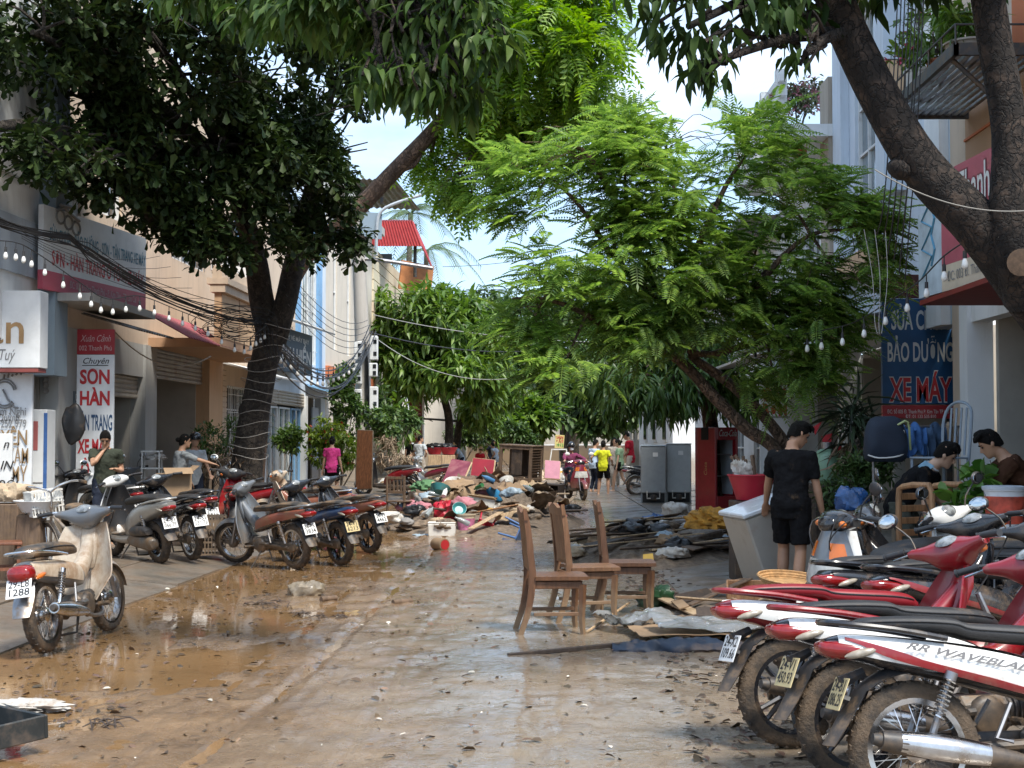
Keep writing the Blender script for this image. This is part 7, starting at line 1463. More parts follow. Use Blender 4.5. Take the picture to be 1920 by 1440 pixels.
for i in range(12):
    a = np.linspace(0, 6.28, 14); 
    if i < 4: p = on_heap(-.5, 26, 1.4, 2, .5); item('rubber_ring', 'black rubber ring lying in the central debris pile', 'ring', MB().tube([p+Vector((.22*math.cos(q), .22*math.sin(q), .08+.06*math.sin(q*2+i))) for q in a[:-1]], .018, 6, closed=True), rubber, 'rubber rings in the central pile', 60)
t = thing('paint_tin', 'small round tin with a red end lying in the road', 'tin', G(825, 1032, .0), R(20)); mb = MB(); mb.lathe([(0, -.13), (.085, -.13), (.09, -.12), (.09, .12), (.085, .13)], (0, 0, .09), 'Y', 18); mb.build('can', card, t, 50); mb = MB(); mb.lathe([(0, -.132), (.07, -.132), (.07, -.136), (0, -.136)], (0, 0, .09), 'Y', 18); mb.build('end', red_ink, t, 50); t.rotation_euler = (0, 0, R(35))
# things behind the pile: red basins, yellow notice, sacks
red_pl = mk('red_plastic', (.42, .02, .04), .35, var=.12, dirt=.2, ds=5)
for i, (px, py, Y, lab) in enumerate(((815, 852, 55, 'red plastic basin on a stand, left of the far pair'), (841, 852, 54, 'red plastic basin heaped with washing, right of the far pair'))): bucket(lab, P(px, py, Y), .22, .34, .26, red_pl, handle=False, name='basin'); sbag(['dark pots stacked in the far left red basin', 'dark bundle in the far right red basin'][i], px, 842, Y, (.28, .28, .14), 30+i, bag_black, .4, 0, 'bundle', 'bundle'); item('crate', ['wooden crate under the far left red basin', 'wooden crate under the far right red basin'][i], 'crate', MB().box((P(px, py, Y).x, Y, P(px, py, Y).z/2), (.5, .5, P(px, py, Y).z-.05), bev=.01), pale_wood, None, 0)
sg = thing('notice_board', 'small yellow and white notice board on a pole at the street end', 'sign'); c = P(1049, 828, 70); mb = MB(); mb.box(c, (.45, .04, .66), rot=(0, .08, .1), bev=.005); mb.build('board', mk('notice_yellow', (.6, .5, .2), .6, var=.1), sg, 0); mb = MB(); mb.cyl((c.x, 70.05, 0), (c.x, 70.05, c.z), .025); mb.build('post', iron, sg)
for s_, dz, m_ in (('BÁN', .2, red_ink), ('ĐẤT', .0, red_ink), ('0912', -.18, mk('green_ink', (.05, .3, .05), .6))): text(s_, .2, m_, sg, c+Vector((0, -.035, dz)), X1, Z1, bold=.02)
for i in range(16):
    p = Vector((rnd.uniform(.2, 1.9), rnd.uniform(44, 52), .25)); r_ = rnd.uniform(.15, .35); item('sack', ['tan sack', 'white bag', 'brown carton lump', 'white foam lump', 'yellow bundle'][i % 5]+' in the distant rubbish heap, '+('left half' if p.x < 1 else 'right half'), 'sack', blob(MB(), p, (r_, r_, r_*.7), 70+i, .35, 12, 8), [sack, bag_white, card, foam, cl_yellow][i % 5], 'sacks in the distant rubbish heap', 180)
for i in range(14):
    p = Vector((rnd.uniform(-3.8, -1.8), rnd.uniform(40, 50), .2)); r_ = rnd.uniform(.12, .3); item('bundle', ['brown carton lump', 'white foam lump', 'white bag', 'tan sack', 'grey rag bundle'][i % 5]+' strewn behind the red scooter, '+('left half' if p.x < -2.8 else 'right half'), 'bundle', blob(MB(), p, (r_, r_, r_*.7), 90+i, .35, 12, 8), [card, foam, bag_white, sack, cl_grey][i % 5], 'bundles behind the red scooter', 180)
t = thing('picture_frame', 'white wooden frame standing in the distant rubbish heap', 'frame', P(1046, 870, 47)); [plank(mbq, a, b_, .06, .04).build('bar', foam, t, 0) for mbq, a, b_ in ((MB(), (-.3, 0, -.2), (-.2, 0, .5)), (MB(), (.35, 0, -.2), (.28, 0, .5)), (MB(), (-.2, 0, .48), (.28, 0, .48)))]
# ---- planks and rubbish right of the road, 17 to 24 m
for i in range(36):
    p = on_heap(1.95, 19.3, 1.2, 1.8, .50); a = rnd.gauss(.5, .35); L_ = rnd.uniform(.5, 1.7); d = Vector((math.cos(a), math.sin(a), rnd.uniform(-.02, .16)))*L_/2
    mb = MB(); plank(mb, p-d+Vector((0, 0, .08)), p+d+Vector((0, 0, .08)), rnd.uniform(.05, .2), rnd.uniform(.012, .03), rnd.uniform(-.5, .5)); item('plank', f"{'short' if L_ < .9 else 'long' if L_ > 1.3 else 'medium'} {['dark', 'weathered', 'blackened', 'pale'][i % 4]} plank in the heap left of the white freezer", 'plank', mb, [dark_wood, old_wood, dark_wood, pale_wood][i % 4], 'planks by the white freezer', 0)
for i in range(24):
    p = on_heap(1.9, 19.2, 1.2, 1.8, .50); r_ = rnd.uniform(.08, .18); item('rag', ['black bag', 'white bag', 'torn black film', 'tan sacking', 'muddy rag', 'pale blue bag', 'crushed cardboard'][i % 7]+' in the heap left of the white freezer, '+('nearer side' if p.y < 19.2 else 'farther side'), 'rag', blob(MB(), p, (r_, r_*.8, r_*.5), 140+i, .4, 14, 9), [bag_black, bag_white, bag_black, sack, rub, bag_pale, card][i % 7], 'rubbish by the white freezer', 180)
sbag('deep blue plastic bag on the heap by the road edge', 1230, 992, 21, (.22, .18, .17), 50, bag_blue); sbag('saffron yellow cloth on top of the plank heap', 1335, 990, 18.6, (.28, .22, .15), 51, cl_yellow, .5, 0, 'cloth_bundle', 'cloth'); sbag('white sack behind the blue bag', 1268, 965, 23, (.2, .16, .16), 52, bag_white); sbag('clear muddy bags in front of the plank heap', 1262, 1045, 17.6, (.2, .12, .10), 53, bag_white)
item('box_flat', 'broad grey-brown slab tilted on the plank heap', 'slab', MB().box(P(1305, 1000, 19), (.62, .42, .10), rot=(.3, -.22, .25), bev=.02), wood('slab_wood', (.2, .17, .14), .85, .4), None, 0)
panel('yellow printed card lying by the clear bags', P(1205, 1058, 17.3), P(1226, 1052, 17.3), P(1224, 1038, 17.5), P(1206, 1040, 17.5), .008, mk('yellow_card', (.60, .36, .05), .6, var=.15), None, 'card', 'card')
# ---- close heap beside the three chairs
item('cardboard_sheet', 'large flattened cardboard sheet on the road right of the chairs', 'cardboard', crumple(MB(), (1.62, 11.4, .07), 1.35, .8, 3, .05, 20, tilt=(0, 0, .12)), card, None, 60)
plastic = mk('clear_plastic', (.72, .75, .76), .08, var=.15, vs=5, bump=.4, bs=14, tr=.8)
item('plastic_sheet', 'crinkled clear plastic sheet over the cardboard', 'plastic sheet', crumple(MB(), (1.62, 11.25, .11), 1.0, .45, 7, .09, 26, th=.003, tilt=(.02, 0, .1)), plastic, None, 60); item('plastic_sheet', 'torn clear plastic film beside the chair legs', 'plastic sheet', crumple(MB(), (1.05, 11.85, .06), .6, .5, 9, .12, 20, th=.003, tilt=(0, 0, .5)), plastic, None, 60)
def roll(u, v):
    a = u*PI*1.1-.3; return (.75+1.15*v, 10.75-.15*v+.11*math.cos(a)+.07*noise3((v*6, u*2, 3), 2, 3), .02+.09*math.sin(a)*(.35+.65*math.sin(v*PI*.9+.2))+.05*noise3((v*9, u*4, 8), 2, 4)*math.sin(a))
item('tarpaulin', 'crumpled dark blue tarpaulin edge on the wet road', 'tarpaulin', MB().sheet(roll, 10, 40, .006), tarp_blue, None, 60)
mb = MB(); plank(mb, G(952, 1229, .02), G(1175, 1207, .06), .035, .03); item('wooden_pole', 'thin dark wooden pole lying on the road by the tarpaulin', 'pole', mb, dark_wood, None, 0)
for i, (a, b_, w, m_, lab) in enumerate(((((1235), 1118, .12), (1370, 1180, .06), .16, pale_wood, 'pale wet board sloping down to the plastic sheet'), ((1230, 1165, .05), (1345, 1163, .05), .22, pale_wood, 'flat pale board above the plastic sheet'), ((1290, 1135, .1), (1405, 1085, .3), .10, old_wood, 'narrow board propped against the broken drawer'), ((1330, 1110, .1), (1400, 1085, .2), .2, tan_wood, 'tan board under the broken drawer'), ((1100, 1185, .03), (1180, 1130, .12), .02, pale_wood, 'thin bamboo stick beside the chairs'), ((1250, 1210, .05), (1340, 1195, .05), .14, card, 'loose strip of cardboard at the road edge'))):
    mb = MB(); plank(mb, G(*a), G(*b_), w, .018, .1); item('board', lab, 'board', mb, m_, None, 0)
for i in range(16):
    p = on_heap(2.3, 12.7, 1.1, 1.3, .16); a = rnd.uniform(0, PI); L_ = rnd.uniform(.3, .9); d = Vector((math.cos(a), math.sin(a), rnd.uniform(-.05, .2)))*L_/2; mb = MB(); plank(mb, p-d+Vector((0, 0, .05)), p+d+Vector((0, 0, .05)), rnd.uniform(.04, .15), .015, rnd.uniform(-.5, .5)); item('plank', f"{['pale', 'weathered', 'cardboard-brown', 'dark'][i % 4]} {'short' if L_ < .6 else 'long'} broken board in the low heap before the basket", 'plank', mb, [pale_wood, old_wood, card, dark_wood][i % 4], 'boards before the basket', 0)
sbag('dark green plastic bag among the broken boards', 1228, 1142, 13.4, (.16, .13, .17), 60, bag_green, .35, .7)
t = thing('broken_drawer', 'broken shallow wooden drawer full of straw below the wicker tray', 'crate', G(1440, 1130, .10), R(-8), rx=.1);  # a broken furniture drawer, built as an open box
for c, d, n_ in (((0, 0, .02), (.75, .45, .015), 'base'), ((0, -.22, .09), (.75, .02, .15), 'side'), ((0, .22, .09), (.75, .02, .15), 'side'), ((-.37, 0, .09), (.02, .42, .15), 'end'), ((.37, 0, .09), (.02, .42, .15), 'end')): bx(t, n_, c, d, tan_wood)
t = thing('wicker_tray', 'round wicker basket tray beside the freezer', 'basket', P(1485, 1098, 11.3), .2, rx=.12, ry=.05); wick = mk('wicker', (.42, .24, .10), .7, var=.35, vs=22, bump=.5, bs=60)
mb = MB(); mb.lathe([(0, .02), (.22, .0), (.27, .06), (.28, .065), (.23, .012), (0, .03)], (0, 0, 0), 'Z', 32); mb.build('bowl', wick, t, 50)
for k, (r_, z) in enumerate(((.225, .01), (.24, .025), (.255, .04), (.272, .062))): mb = MB(); mb.tube([(r_*math.cos(a), r_*math.sin(a), z+.005*math.sin(a*30)) for a in np.linspace(0, 2*PI, 60, endpoint=False)], .010, 5, closed=True); mb.build('coil', wick, t)
# ---- appliances on the right pavement
def rounded(par, name, c, d, mat, bev=.02): mb = MB(); mb.box(c, d, bev=bev); return mb.build(name, mat, par, 0)
redc = mk('cooler_red', (.36, .012, .022), .3, var=.12, coat=.5, dirt=.16, ds=3, dcol=(.06, .03, .025))
t = thing('drinks_cooler', 'tall red drinks cooler standing open under the leaning tree', 'cooler', P(1338, 0, 29.3).xy.to_3d()+Vector((.05, .30, .09)), R(36)); w_, d_, h_ = .66, .60, 1.76
for c, d in (((0, d_/2-.03, h_/2), (w_, .06, h_)), ((-w_/2+.03, -.03, h_/2), (.06, d_-.06, h_)), ((w_/2-.03, -.03, h_/2), (.06, d_-.06, h_))): rounded(t, 'side', c, d, redc, .008)
rounded(t, 'top', (0, -.03, h_-.13), (w_-.12, d_-.06, .26), redc, .008); rounded(t, 'base', (0, -.03, .17), (w_-.12, d_-.06, .34), redc, .008); mb = MB(); mb.box((0, .2, .97), (w_-.13, .02, 1.2)); mb.build('lining', mk('cooler_grey', (.40, .43, .46), .4, var=.1, dirt=.2), t, 0)
for s in (-1, 1): mb = MB(); mb.box((s*(w_/2-.068), 0, .97), (.012, .4, 1.2)); mb.build('lining', _mc['cooler_grey'], t, 0)
for z in (.75, 1.2): mb = MB(); mb.box((0, .0, z), (w_-.15, .36, .014)); mb.build('shelf', steel, t, 0)
text('Coca-Cola', .19, white_ink, t, (0, -d_/2-.032, h_-.125), X1, Z1, shear=.35, bold=.012, width=.5)
text('Coca', .13, mk('faded_gold', (.5, .3, .12), .6), t, (-w_/2-.004, -.02, .9), (0, 0, 1), (0, -1, 0) if False else (0, 1, 0), shear=.2, bold=.01)
item('soot_patch', 'sooty metal plate stuck high on the red cooler side', 'plate', MB().box((0, 0, 0), (.004, .22, .26)), mk('soot', (.02, .015, .014), .8, var=.3), None, 0); bpy.data.objects['soot_patch'].parent = t; bpy.data.objects['soot_patch'].location = (-w_/2-.003, 0, h_-.26); 
for k in ('label', 'category'): del bpy.data.objects['soot_patch'][k]
grey_steel = mk('fridge_grey', (.32, .34, .35), .4, .3, var=.1, dirt=.22, ds=2.5); black_hole = mk('compressor_black', (.015, .015, .015), .7, var=.3)
for i, (px, w_, h_, lab) in enumerate(((1224, .60, 1.36, 'grey fridge showing its back, left of the pair'), (1271, .60, 1.40, 'light grey fridge showing its back, right of the pair'))):
    t = thing('fridge', lab, 'fridge', P(px, 0, 33.8+.3*i).xy.to_3d()+Vector((0, .3, .08)), R(-6), group='fridges dragged onto the pavement'); m_ = grey_steel if i == 0 else mk('fridge_light', (.46, .49, .50), .4, .3, var=.08, dirt=.2, ds=2.5)
    rounded(t, 'cabinet', (0, 0, h_/2+.12), (w_, .58, h_-.24), m_); mb = MB(); mb.box((0, -.24, .14), (w_-.08, .05, .24)); mb.build('compressor_bay', black_hole, t, 0); mb = MB(); mb.box((0, .03, .12), (w_, .5, .24)); mb.build('base', m_, t, 0)
    mb = MB(); mb.lathe([(0, 0), (.085, 0), (.09, .06), (.07, .12), (0, .14)], (0, -.27, .08), 'Z', 16); mb.build('compressor', iron, t); mb = MB(); mb.tube([(-.15, -.30, .30), (-.15, -.31, .12), (.15, -.31, .12), (.15, -.30, .30)], .018, 6); mb.build('drip_tray', foam, t); mb = MB(); mb.box((.05, -.293, h_-.2), (.12, .004, .1)); mb.build('sticker', white_plate, t, 0); rounded(t, 'lid', (0, 0, h_+.012), (w_+.02, .6, .03), mk('lid_blue', (.42, .5, .56), .4) if i == 0 else m_, .006)
t = thing('chest_freezer', 'white chest freezer tipped on end beside the man in black', 'freezer', P(1452, 0, 14.0).xy.to_3d()+Vector((.12, .25, .09)), R(10), ry=-.33); fz = mk('freezer_white', (.40, .37, .32), .4, var=.06, coat=.3, dirt=.2, ds=2.5); rounded(t, 'cabinet', (0, 0, .45), (.56, .72, .84), fz, .02); rounded(t, 'lid', (0, 0, .90), (.60, .76, .05), mk('freezer_lid', (.60, .65, .68), .25, var=.1, coat=.5, dirt=.15), .012)
for y in (-.3, .3): mb = MB(); mb.box((.29, y, .89), (.03, .1, .1)); mb.build('hinge', steel, t, 0)
t = bucket('big red basin holding a bundle of firewood behind the freezer', P(1410, 937, 15.6), .17, .26, .28, red_pl, handle=False, name='basin'); item('stand_box', 'dark wooden box under the big red basin', 'box', MB().box((P(1410, 937, 15.6).x, 15.6, P(1410, 937, 15.6).z/2+.02), (.45, .45, P(1410, 937, 15.6).z-.06), bev=.01), dark_wood, None, 0)
c = P(1410, 905, 15.6)
for k in range(7): mb = MB(); a = rnd.uniform(-.35, .05); mb.cyl(c+Vector((rnd.uniform(-.1, .12), rnd.uniform(-.12, .12), -.08)), c+Vector((-.12+a*.5+.09*k*.5, rnd.uniform(-.1, .1), .26+rnd.uniform(-.05, .06))), .022, .018, n=7); item('firewood_stick', 'stick in the firewood bundle in the big red basin', 'stick', mb, old_wood, 'sticks in the big red basin')
sbag('pale bag stuffed in the big red basin', 1392, 893, 15.6, (.12, .12, .15), 77, bag_white)
# ---- right shop front clutter
t = thing('stacked_chairs', 'pale bent-wood chair frame below the bending man', 'chair', P(1735, 0, 12.9).xy.to_3d()+Vector((0, 0, .09)), R(-60))
for y in (-.2, .2):
    mb = MB(); mb.tube([(-.2, y, 0), (-.2, y, .5), (-.2, y, .98), (-.15, y, 1.08), (.1, y, 1.1), (.2, y, 1.04), (.2, y, .5), (.2, y, 0)], .028, 8, k=2); mb.build('arm_frame', tan_wood, t)
bx(t, 'seat', (0, 0, .55), (.42, .42, .03), tan_wood)
for k in range(4): bx(t, 'back_slat', (-.19, 0, .66+.11*k), (.018, .38, .06), tan_wood)
t = thing('stacked_chairs', 'second pale wooden chair frame beside the plant', 'chair', P(1790, 0, 13.2).xy.to_3d()+Vector((0, 0, .09)), R(-80))
for y in (-.2, .2): mb = MB(); mb.tube([(-.2, y, 0), (-.2, y, .5), (-.2, y, .90), (-.15, y, 1.0), (.1, y, 1.02), (.2, y, .96), (.2, y, 0)], .026, 8, k=2); mb.build('arm_frame', tan_wood, t)
bx(t, 'seat', (0, 0, .5), (.42, .42, .03), tan_wood); [bx(t, 'back_slat', (-.19, 0, .62+.11*k), (.018, .38, .06), tan_wood) for k in range(3)]
bucket('white lidded bucket with red and gold print at the right edge', P(1884, 1000, 11.6), .135, .16, .37, mk('bucket_white', (.66, .68, .70), .4, var=.05, dirt=.12), lidm=mk('bucket_lid', (.45, .5, .55), .4, dirt=.1), band=mk('red_gold_print', (.45, .07, .04), .45, var=.6, vs=9), bands=(.22, .82)); item('crate', 'old wooden crate under the printed bucket', 'crate', MB().box((P(1880, 0, 11.6).x, 11.65, P(0, 1000, 11.6).z/2+.04), (.42, .42, P(0, 1000, 11.6).z-.07), bev=.01), pale_wood, None, 0)
# clothes rack with denim and a rucksack
t = thing('clothes_rail', 'thin metal rail holding jackets under the blue sign', 'rail'); a0, a1 = P(1628, 800, 14.6), P(1800, 800, 14.9); mb = MB(); mb.tube([a0, a1], .012, 8); mb.build('bar', steel, t)
for p in (a0.lerp(a1, .05), a0.lerp(a1, .97)): mb = MB(); mb.tube([(p.x, p.y, .09), p], .014, 8); mb.build('upright', steel, t)
den = mk('cloth_denim', (.045, .085, .15), .85, var=.35, vs=6, bump=.3, bs=60); den2 = mk('cloth_denim_blue', (.05, .14, .34), .85, var=.4, vs=6, bump=.3, bs=60)
for i, (f0, f1, drop, m_, lab) in enumerate(((.38, .62, .30, den2, 'bright blue denim jacket on the rail under the sign'), (.62, .86, .34, den, 'faded denim jacket on the rail beside the plastic chair'), (.84, .94, .28, cloth('tan_jacket', (.3, .22, .15)), 'tan jacket at the right end of the rail'))):
    p, q = a0.lerp(a1, f0), a0.lerp(a1, f1); mb = MB()
    def f(u, v, p=p, q=q, drop=drop, i=i):
        c_ = p.lerp(q, u); a = (v-.5)*2; return (c_.x, c_.y+math.copysign(.035+.035*abs(a), a)*min(1, abs(a)*6)+.045*math.sin(u*17+i+a*2)*abs(a)+.05*noise3((u*4, a*2, i), 2, 7), c_.z+.018-drop*abs(a)*(1+.18*noise3((u*3, i, 1), 2, 4))-.03*math.sin(u*9+i))
    mb.sheet(f, 16, 14, .012); item('jacket', lab, 'jacket', mb, m_, None, 60)
t = thing('rucksack', 'dark blue rucksack with pale piping hanging on the rail', 'rucksack', P(1660, 862, 14.4)); mb = MB(); mb.xloft([(-.02, 0, .10, .17), (.03, 0, .14, .21), (.15, -.01, .15, .215), (.3, .0, .13, .20), (.40, .01, .10, .16), (.44, .02, .05, .09)], 20, 3.4, axis='Z'); mb.v = [(-v[1]*.3+v[1]*1.3+.02*noise3(v, 9, 3), v[0]+.02*noise3(v, 8, 5), v[2]+.012*noise3(v, 7, 6)) for v in mb.v]; mb.build('bag', mk('cloth_rucksack', (.012, .02, .036), .8, var=.2, bump=.2, bs=80), t, 180)
mb = MB(); mb.tube([(-.2, -.10, .05), (-.1, -.15, .02), (.1, -.15, .04), (.2, -.09, .12), (.16, -.10, .3)], .008, 6, k=3); mb.build('piping', foam, t); mb = MB(); mb.tube([(.1, -.1, .35), (.2, -.12, .38), (.24, -.05, .1)], .012, 6, k=3); mb.build('strap', mk('strap_lime', (.4, .45, .2), .6), t)
t = thing('plastic_chair', 'grey-blue plastic chair stacked upright by the shop door', 'chair', P(1792, 862, 14.2), R(200)); pc = mk('chair_plastic', (.26, .31, .36), .45, var=.08, dirt=.2)
mb = MB(); mb.tube([(0, -.2, 0), (-.02, -.22, .35), (-.05, -.17, .52), (-.05, 0, .58), (-.05, .17, .52), (-.02, .22, .35), (0, .2, 0)], .016, 6, k=3); mb.build('back_frame', pc, t)
for k in range(4): mb = MB(); mb.tube([(-.01, -.12+.08*k, .05), (-.05, -.12+.08*k, .52)], .012, 5); mb.build('back_slat', pc, t)
bx(t, 'seat', (.2, 0, .02), (.4, .42, .02), pc)
for x in (0, .38):
    for y in (-.19, .19): mb = MB(); mb.tube([(x, y, .02), (x*1.08-.02, y*1.1, -P(1792, 862, 14.2).z+.09)], .016, 6); mb.build('leg', pc, t)
# pennants, gas bottle, helmet bag
for i, (px, py) in enumerate(((1525, 800), (1540, 818), (1556, 840))):
    p = P(px, py, 16.5); mb = MB(); mb.prism([(0, 0), (.14, .04), (.06, -.26)] if i else [(0, 0), (.10, .06), (.02, -.10)], p, X1, Z1, Y1v, .006); item('pennant', ['small red paper pennant, upper left of three', 'red paper pennant in the middle of three', 'long red paper pennant, lowest of three'][i], 'pennant', mb, red_ink, 'red paper pennants by the doorway', 0)
t = thing('gas_bottle', 'pale green gas bottle beside the man in black', 'gas bottle', P(1552, 905, 16.5)); mb = MB(); mb.lathe([(0, 0), (.12, 0), (.15, .03), (.15, .3), (.12, .37), (.05, .40), (0, .40)], (0, 0, 0), 'Z', 20); mb.build('tank', mk('gas_green', (.22, .36, .24), .45, dirt=.2), t, 50); mb = MB(); mb.lathe([(.07, .38), (.08, .47), (.075, .47), (.065, .38)], (0, 0, 0), 'Z', 16); mb.build('collar', steel, t); item('stool', 'dark stool carrying the gas bottle', 'stool', MB().box((P(1552, 905, 16.5).x, 16.5, P(0, 905, 16.5).z/2+.035), (.4, .4, P(0, 905, 16.5).z-.09), bev=.02), dark_wood, None, 0)
sbag('blue plastic bag behind the black scooter', 1597, 955, 12.6, (.14, .12, .16), 91, bag_blue); item('box', 'dark box under the blue bag', 'box', MB().box((P(1597, 0, 12.6).x, 12.6, P(0, 955, 12.6).z/2+.03), (.35, .35, P(0, 955, 12.6).z-.08), bev=.01), dark_wood, None, 0)
# ---- left pavement clutter
t = thing('metal_cabinet', 'white metal cabinet with red sticker beside the pillar', 'cabinet', P(79, 0, 20.6).xy.to_3d()+Vector((0, .1, .11))); hz_ = P(0, 768, 20.6).z-.11; rounded(t, 'body', (0, 0, hz_/2), (.36, .4, hz_), white_paint, .01)
mb = MB(); mb.box((-.02, -.203, hz_-.38), (.15, .006, .42), bev=.002); mb.build('red_sticker', mk('sticker_red', (.42, .12, .11), .5, var=.1), t, 0); mb = MB(); mb.box((.165, -.204, hz_/2), (.05, .008, hz_-.1)); mb.build('blue_strip', mk('strip_blue', (.05, .13, .34), .5, var=.2), t, 0); mb = MB(); mb.box((-.02, -.203, hz_*.45), (.3, .006, .012)); mb.build('door_gap', iron, t, 0)
mb = MB(); mb.sheet(lambda u, v: P(114+44*u+4*math.sin(v*5), 758+70*v+6*math.sin(u*8), 21.3)+Vector((0, -.16*math.sin(u*PI)*math.sin(v*PI)-.02*math.sin(u*19), -.02*math.sin(u*9))), 18, 18, .008)
for i in range(len(mb.v)): pass
item('raincoat', 'black raincoat hanging on the pillar left of the vertical sign', 'raincoat', MB().ell(P(138, 795, 21.45), (.18, .09, .31), 18, 14), tarp_dark, None, 180)
oo = bpy.data.objects['raincoat']
for v in oo.data.vertices: k = noise3(v.co*1.0, 7, 3); v.co.x += .03*k; v.co.y += .05*k; v.co.z += .02*math.sin(v.co.x*30)
def crate(label, loc, w, d, h, mat, rz=0):
    t = thing('plastic_crate', label, 'crate', loc, rz, 'black lattice crates by the bikes')
    for s, (cx, cy, dx, dy) in zip('abcd', ((0, -d/2, w, .014), (0, d/2, w, .014), (-w/2, 0, .014, d), (w/2, 0, .014, d))):
        mb = MB()
        for z in (.015, h*.33, h*.66, h-.02): mb.box((cx, cy, z), (dx, dy, .022))
        n = 8
        for k in range(n+1):
            f = k/n-.5; mb.box((cx+(f*w if dx > .1 else 0), cy+(f*d if dy > .1 else 0), h/2), (.016 if dx > .1 else .012, .016 if dy > .1 else .012, h))
        mb.build('lattice_side', mat, t, 0)
    bx(t, 'base', (0, 0, .01), (w-.02, d-.02, .012), mat)
pz = G(397, 1040, .1); crate('black lattice crate at the bottom of the stack of two', pz, .34, .34, .26, black_plastic, .2); crate('black lattice crate on top of the stack of two', pz+Vector((0, 0, .262)), .34, .34, .26, black_plastic, .25)
t = thing('storage_bin', 'plain black bin beside the lattice crates', 'bin', G(424, 1005, .1), .2); mb = MB(); mb.lathe([(0, 0), (.13, 0), (.17, .26), (.185, .27), (.185, .29), (.16, .29), (.125, .02), (0, .02)], (0, 0, 0), 'Z', 4, a0=PI/4, a1=PI/4+2*PI); mb.build('tub', black_plastic, t, 0)
t = thing('cardboard_box', 'open brown cardboard box between the bikes', 'box', P(325, 935, 20.2), R(28)); 
for c, d in (((0, -.19, .18), (.42, .008, .36)), ((0, .19, .18), (.42, .008, .36)), ((-.21, 0, .18), (.008, .37, .36)), ((.21, 0, .18), (.008, .37, .36))): bx(t, 'side', c, d, card)
bx(t, 'flap', (0, -.26, .40), (.40, .15, .006), card, Euler((.6, 0, 0)).to_matrix()); bx(t, 'flap', (.27, 0, .42), (.15, .36, .006), card, Euler((0, -.7, 0)).to_matrix()); item('box', 'dark crate under the open cardboard box', 'crate', MB().box((P(325, 0, 20.2).x, 20.2, P(0, 935, 20.2).z/2+.05), (.45, .42, P(0, 935, 20.2).z-.12), bev=.01), dark_wood, None, 0)
t = thing('plastic_shelf', 'white plastic shelf unit by the shop pillar', 'shelf', P(293, 0, 23.6).xy.to_3d()+Vector((0, 0, .12)), .1)
for z in (.3, .65, 1.0, 1.28): bx(t, 'shelf', (0, 0, z), (.32, .3, .025), foam)
for x in (-.14, .14):
    for y in (-.13, .13): bx(t, 'post', (x, y, .64), (.025, .025, 1.28), foam)
sbag('red and white cloths on top of the white shelf', 293, 862, 23.6, (.15, .12, .06), 97, bag_white, .4, 0, 'cloth_bundle', 'cloth')
bucket('white wash basin on a stool at the left edge', P(72, 960, 14.6), .16, .24, .12, mk('basin_white', (.66, .67, .66), .35, dirt=.12), handle=False, name='basin'); item('stool', 'brown stool under the white wash basin', 'stool', MB().box((P(72, 0, 14.6).x, 14.6, P(0, 960, 14.6).z/2+.03), (.3, .3, P(0, 960, 14.6).z-.1), bev=.02, taper=.8), old_wood, None, 0)
sbag('pale sack slumped at the far left edge', 20, 940, 15.2, (.22, .18, .16), 98, sack); item('box', 'low wooden box under the pale sack', 'box', MB().box((P(20, 0, 15.2).x, 15.2, P(0, 940, 15.2).z/2+.03), (.45, .4, P(0, 940, 15.2).z-.1), bev=.01), old_wood, None, 0)
bucket('red basin on the pavement beside the woman in pink', gz(632, 36.6, .06), .2, .28, .22, red_pl, handle=False, name='basin'); item('ball', 'blue ball beside the red basin', 'ball', MB().ell(gz(650, 37, .2), (.14, .14, .14), 18, 12), mk('ball_blue', (.05, .2, .5), .3, var=.2), None, 180)
# black metal tray, lower left
t = thing('metal_tray', 'dark flat metal tray with raised rim in the lower left corner', 'tray', (-3.0, 7.2, .06), R(-38), rx=.05); mt = mk('tray_metal', (.045, .05, .05), .45, .5, var=.3, dirt=.4, ds=5, dcol=(.2, .14, .1))
bx(t, 'base', (0, 0, .01), (.9, .9, .01), mt); [bx(t, 'rim', c, d, mt) for c, d in (((0, .45, .06), (.92, .02, .12)), ((0, -.45, .06), (.92, .02, .12)), ((.45, 0, .06), (.02, .88, .12)), ((-.45, 0, .06), (.02, .88, .12)))]
sbag('pale rag lying against the metal tray', 40, 1330, 8.4, (.25, .12, .035), 99, bag_white, .5, 0, 'rag', 'rag')
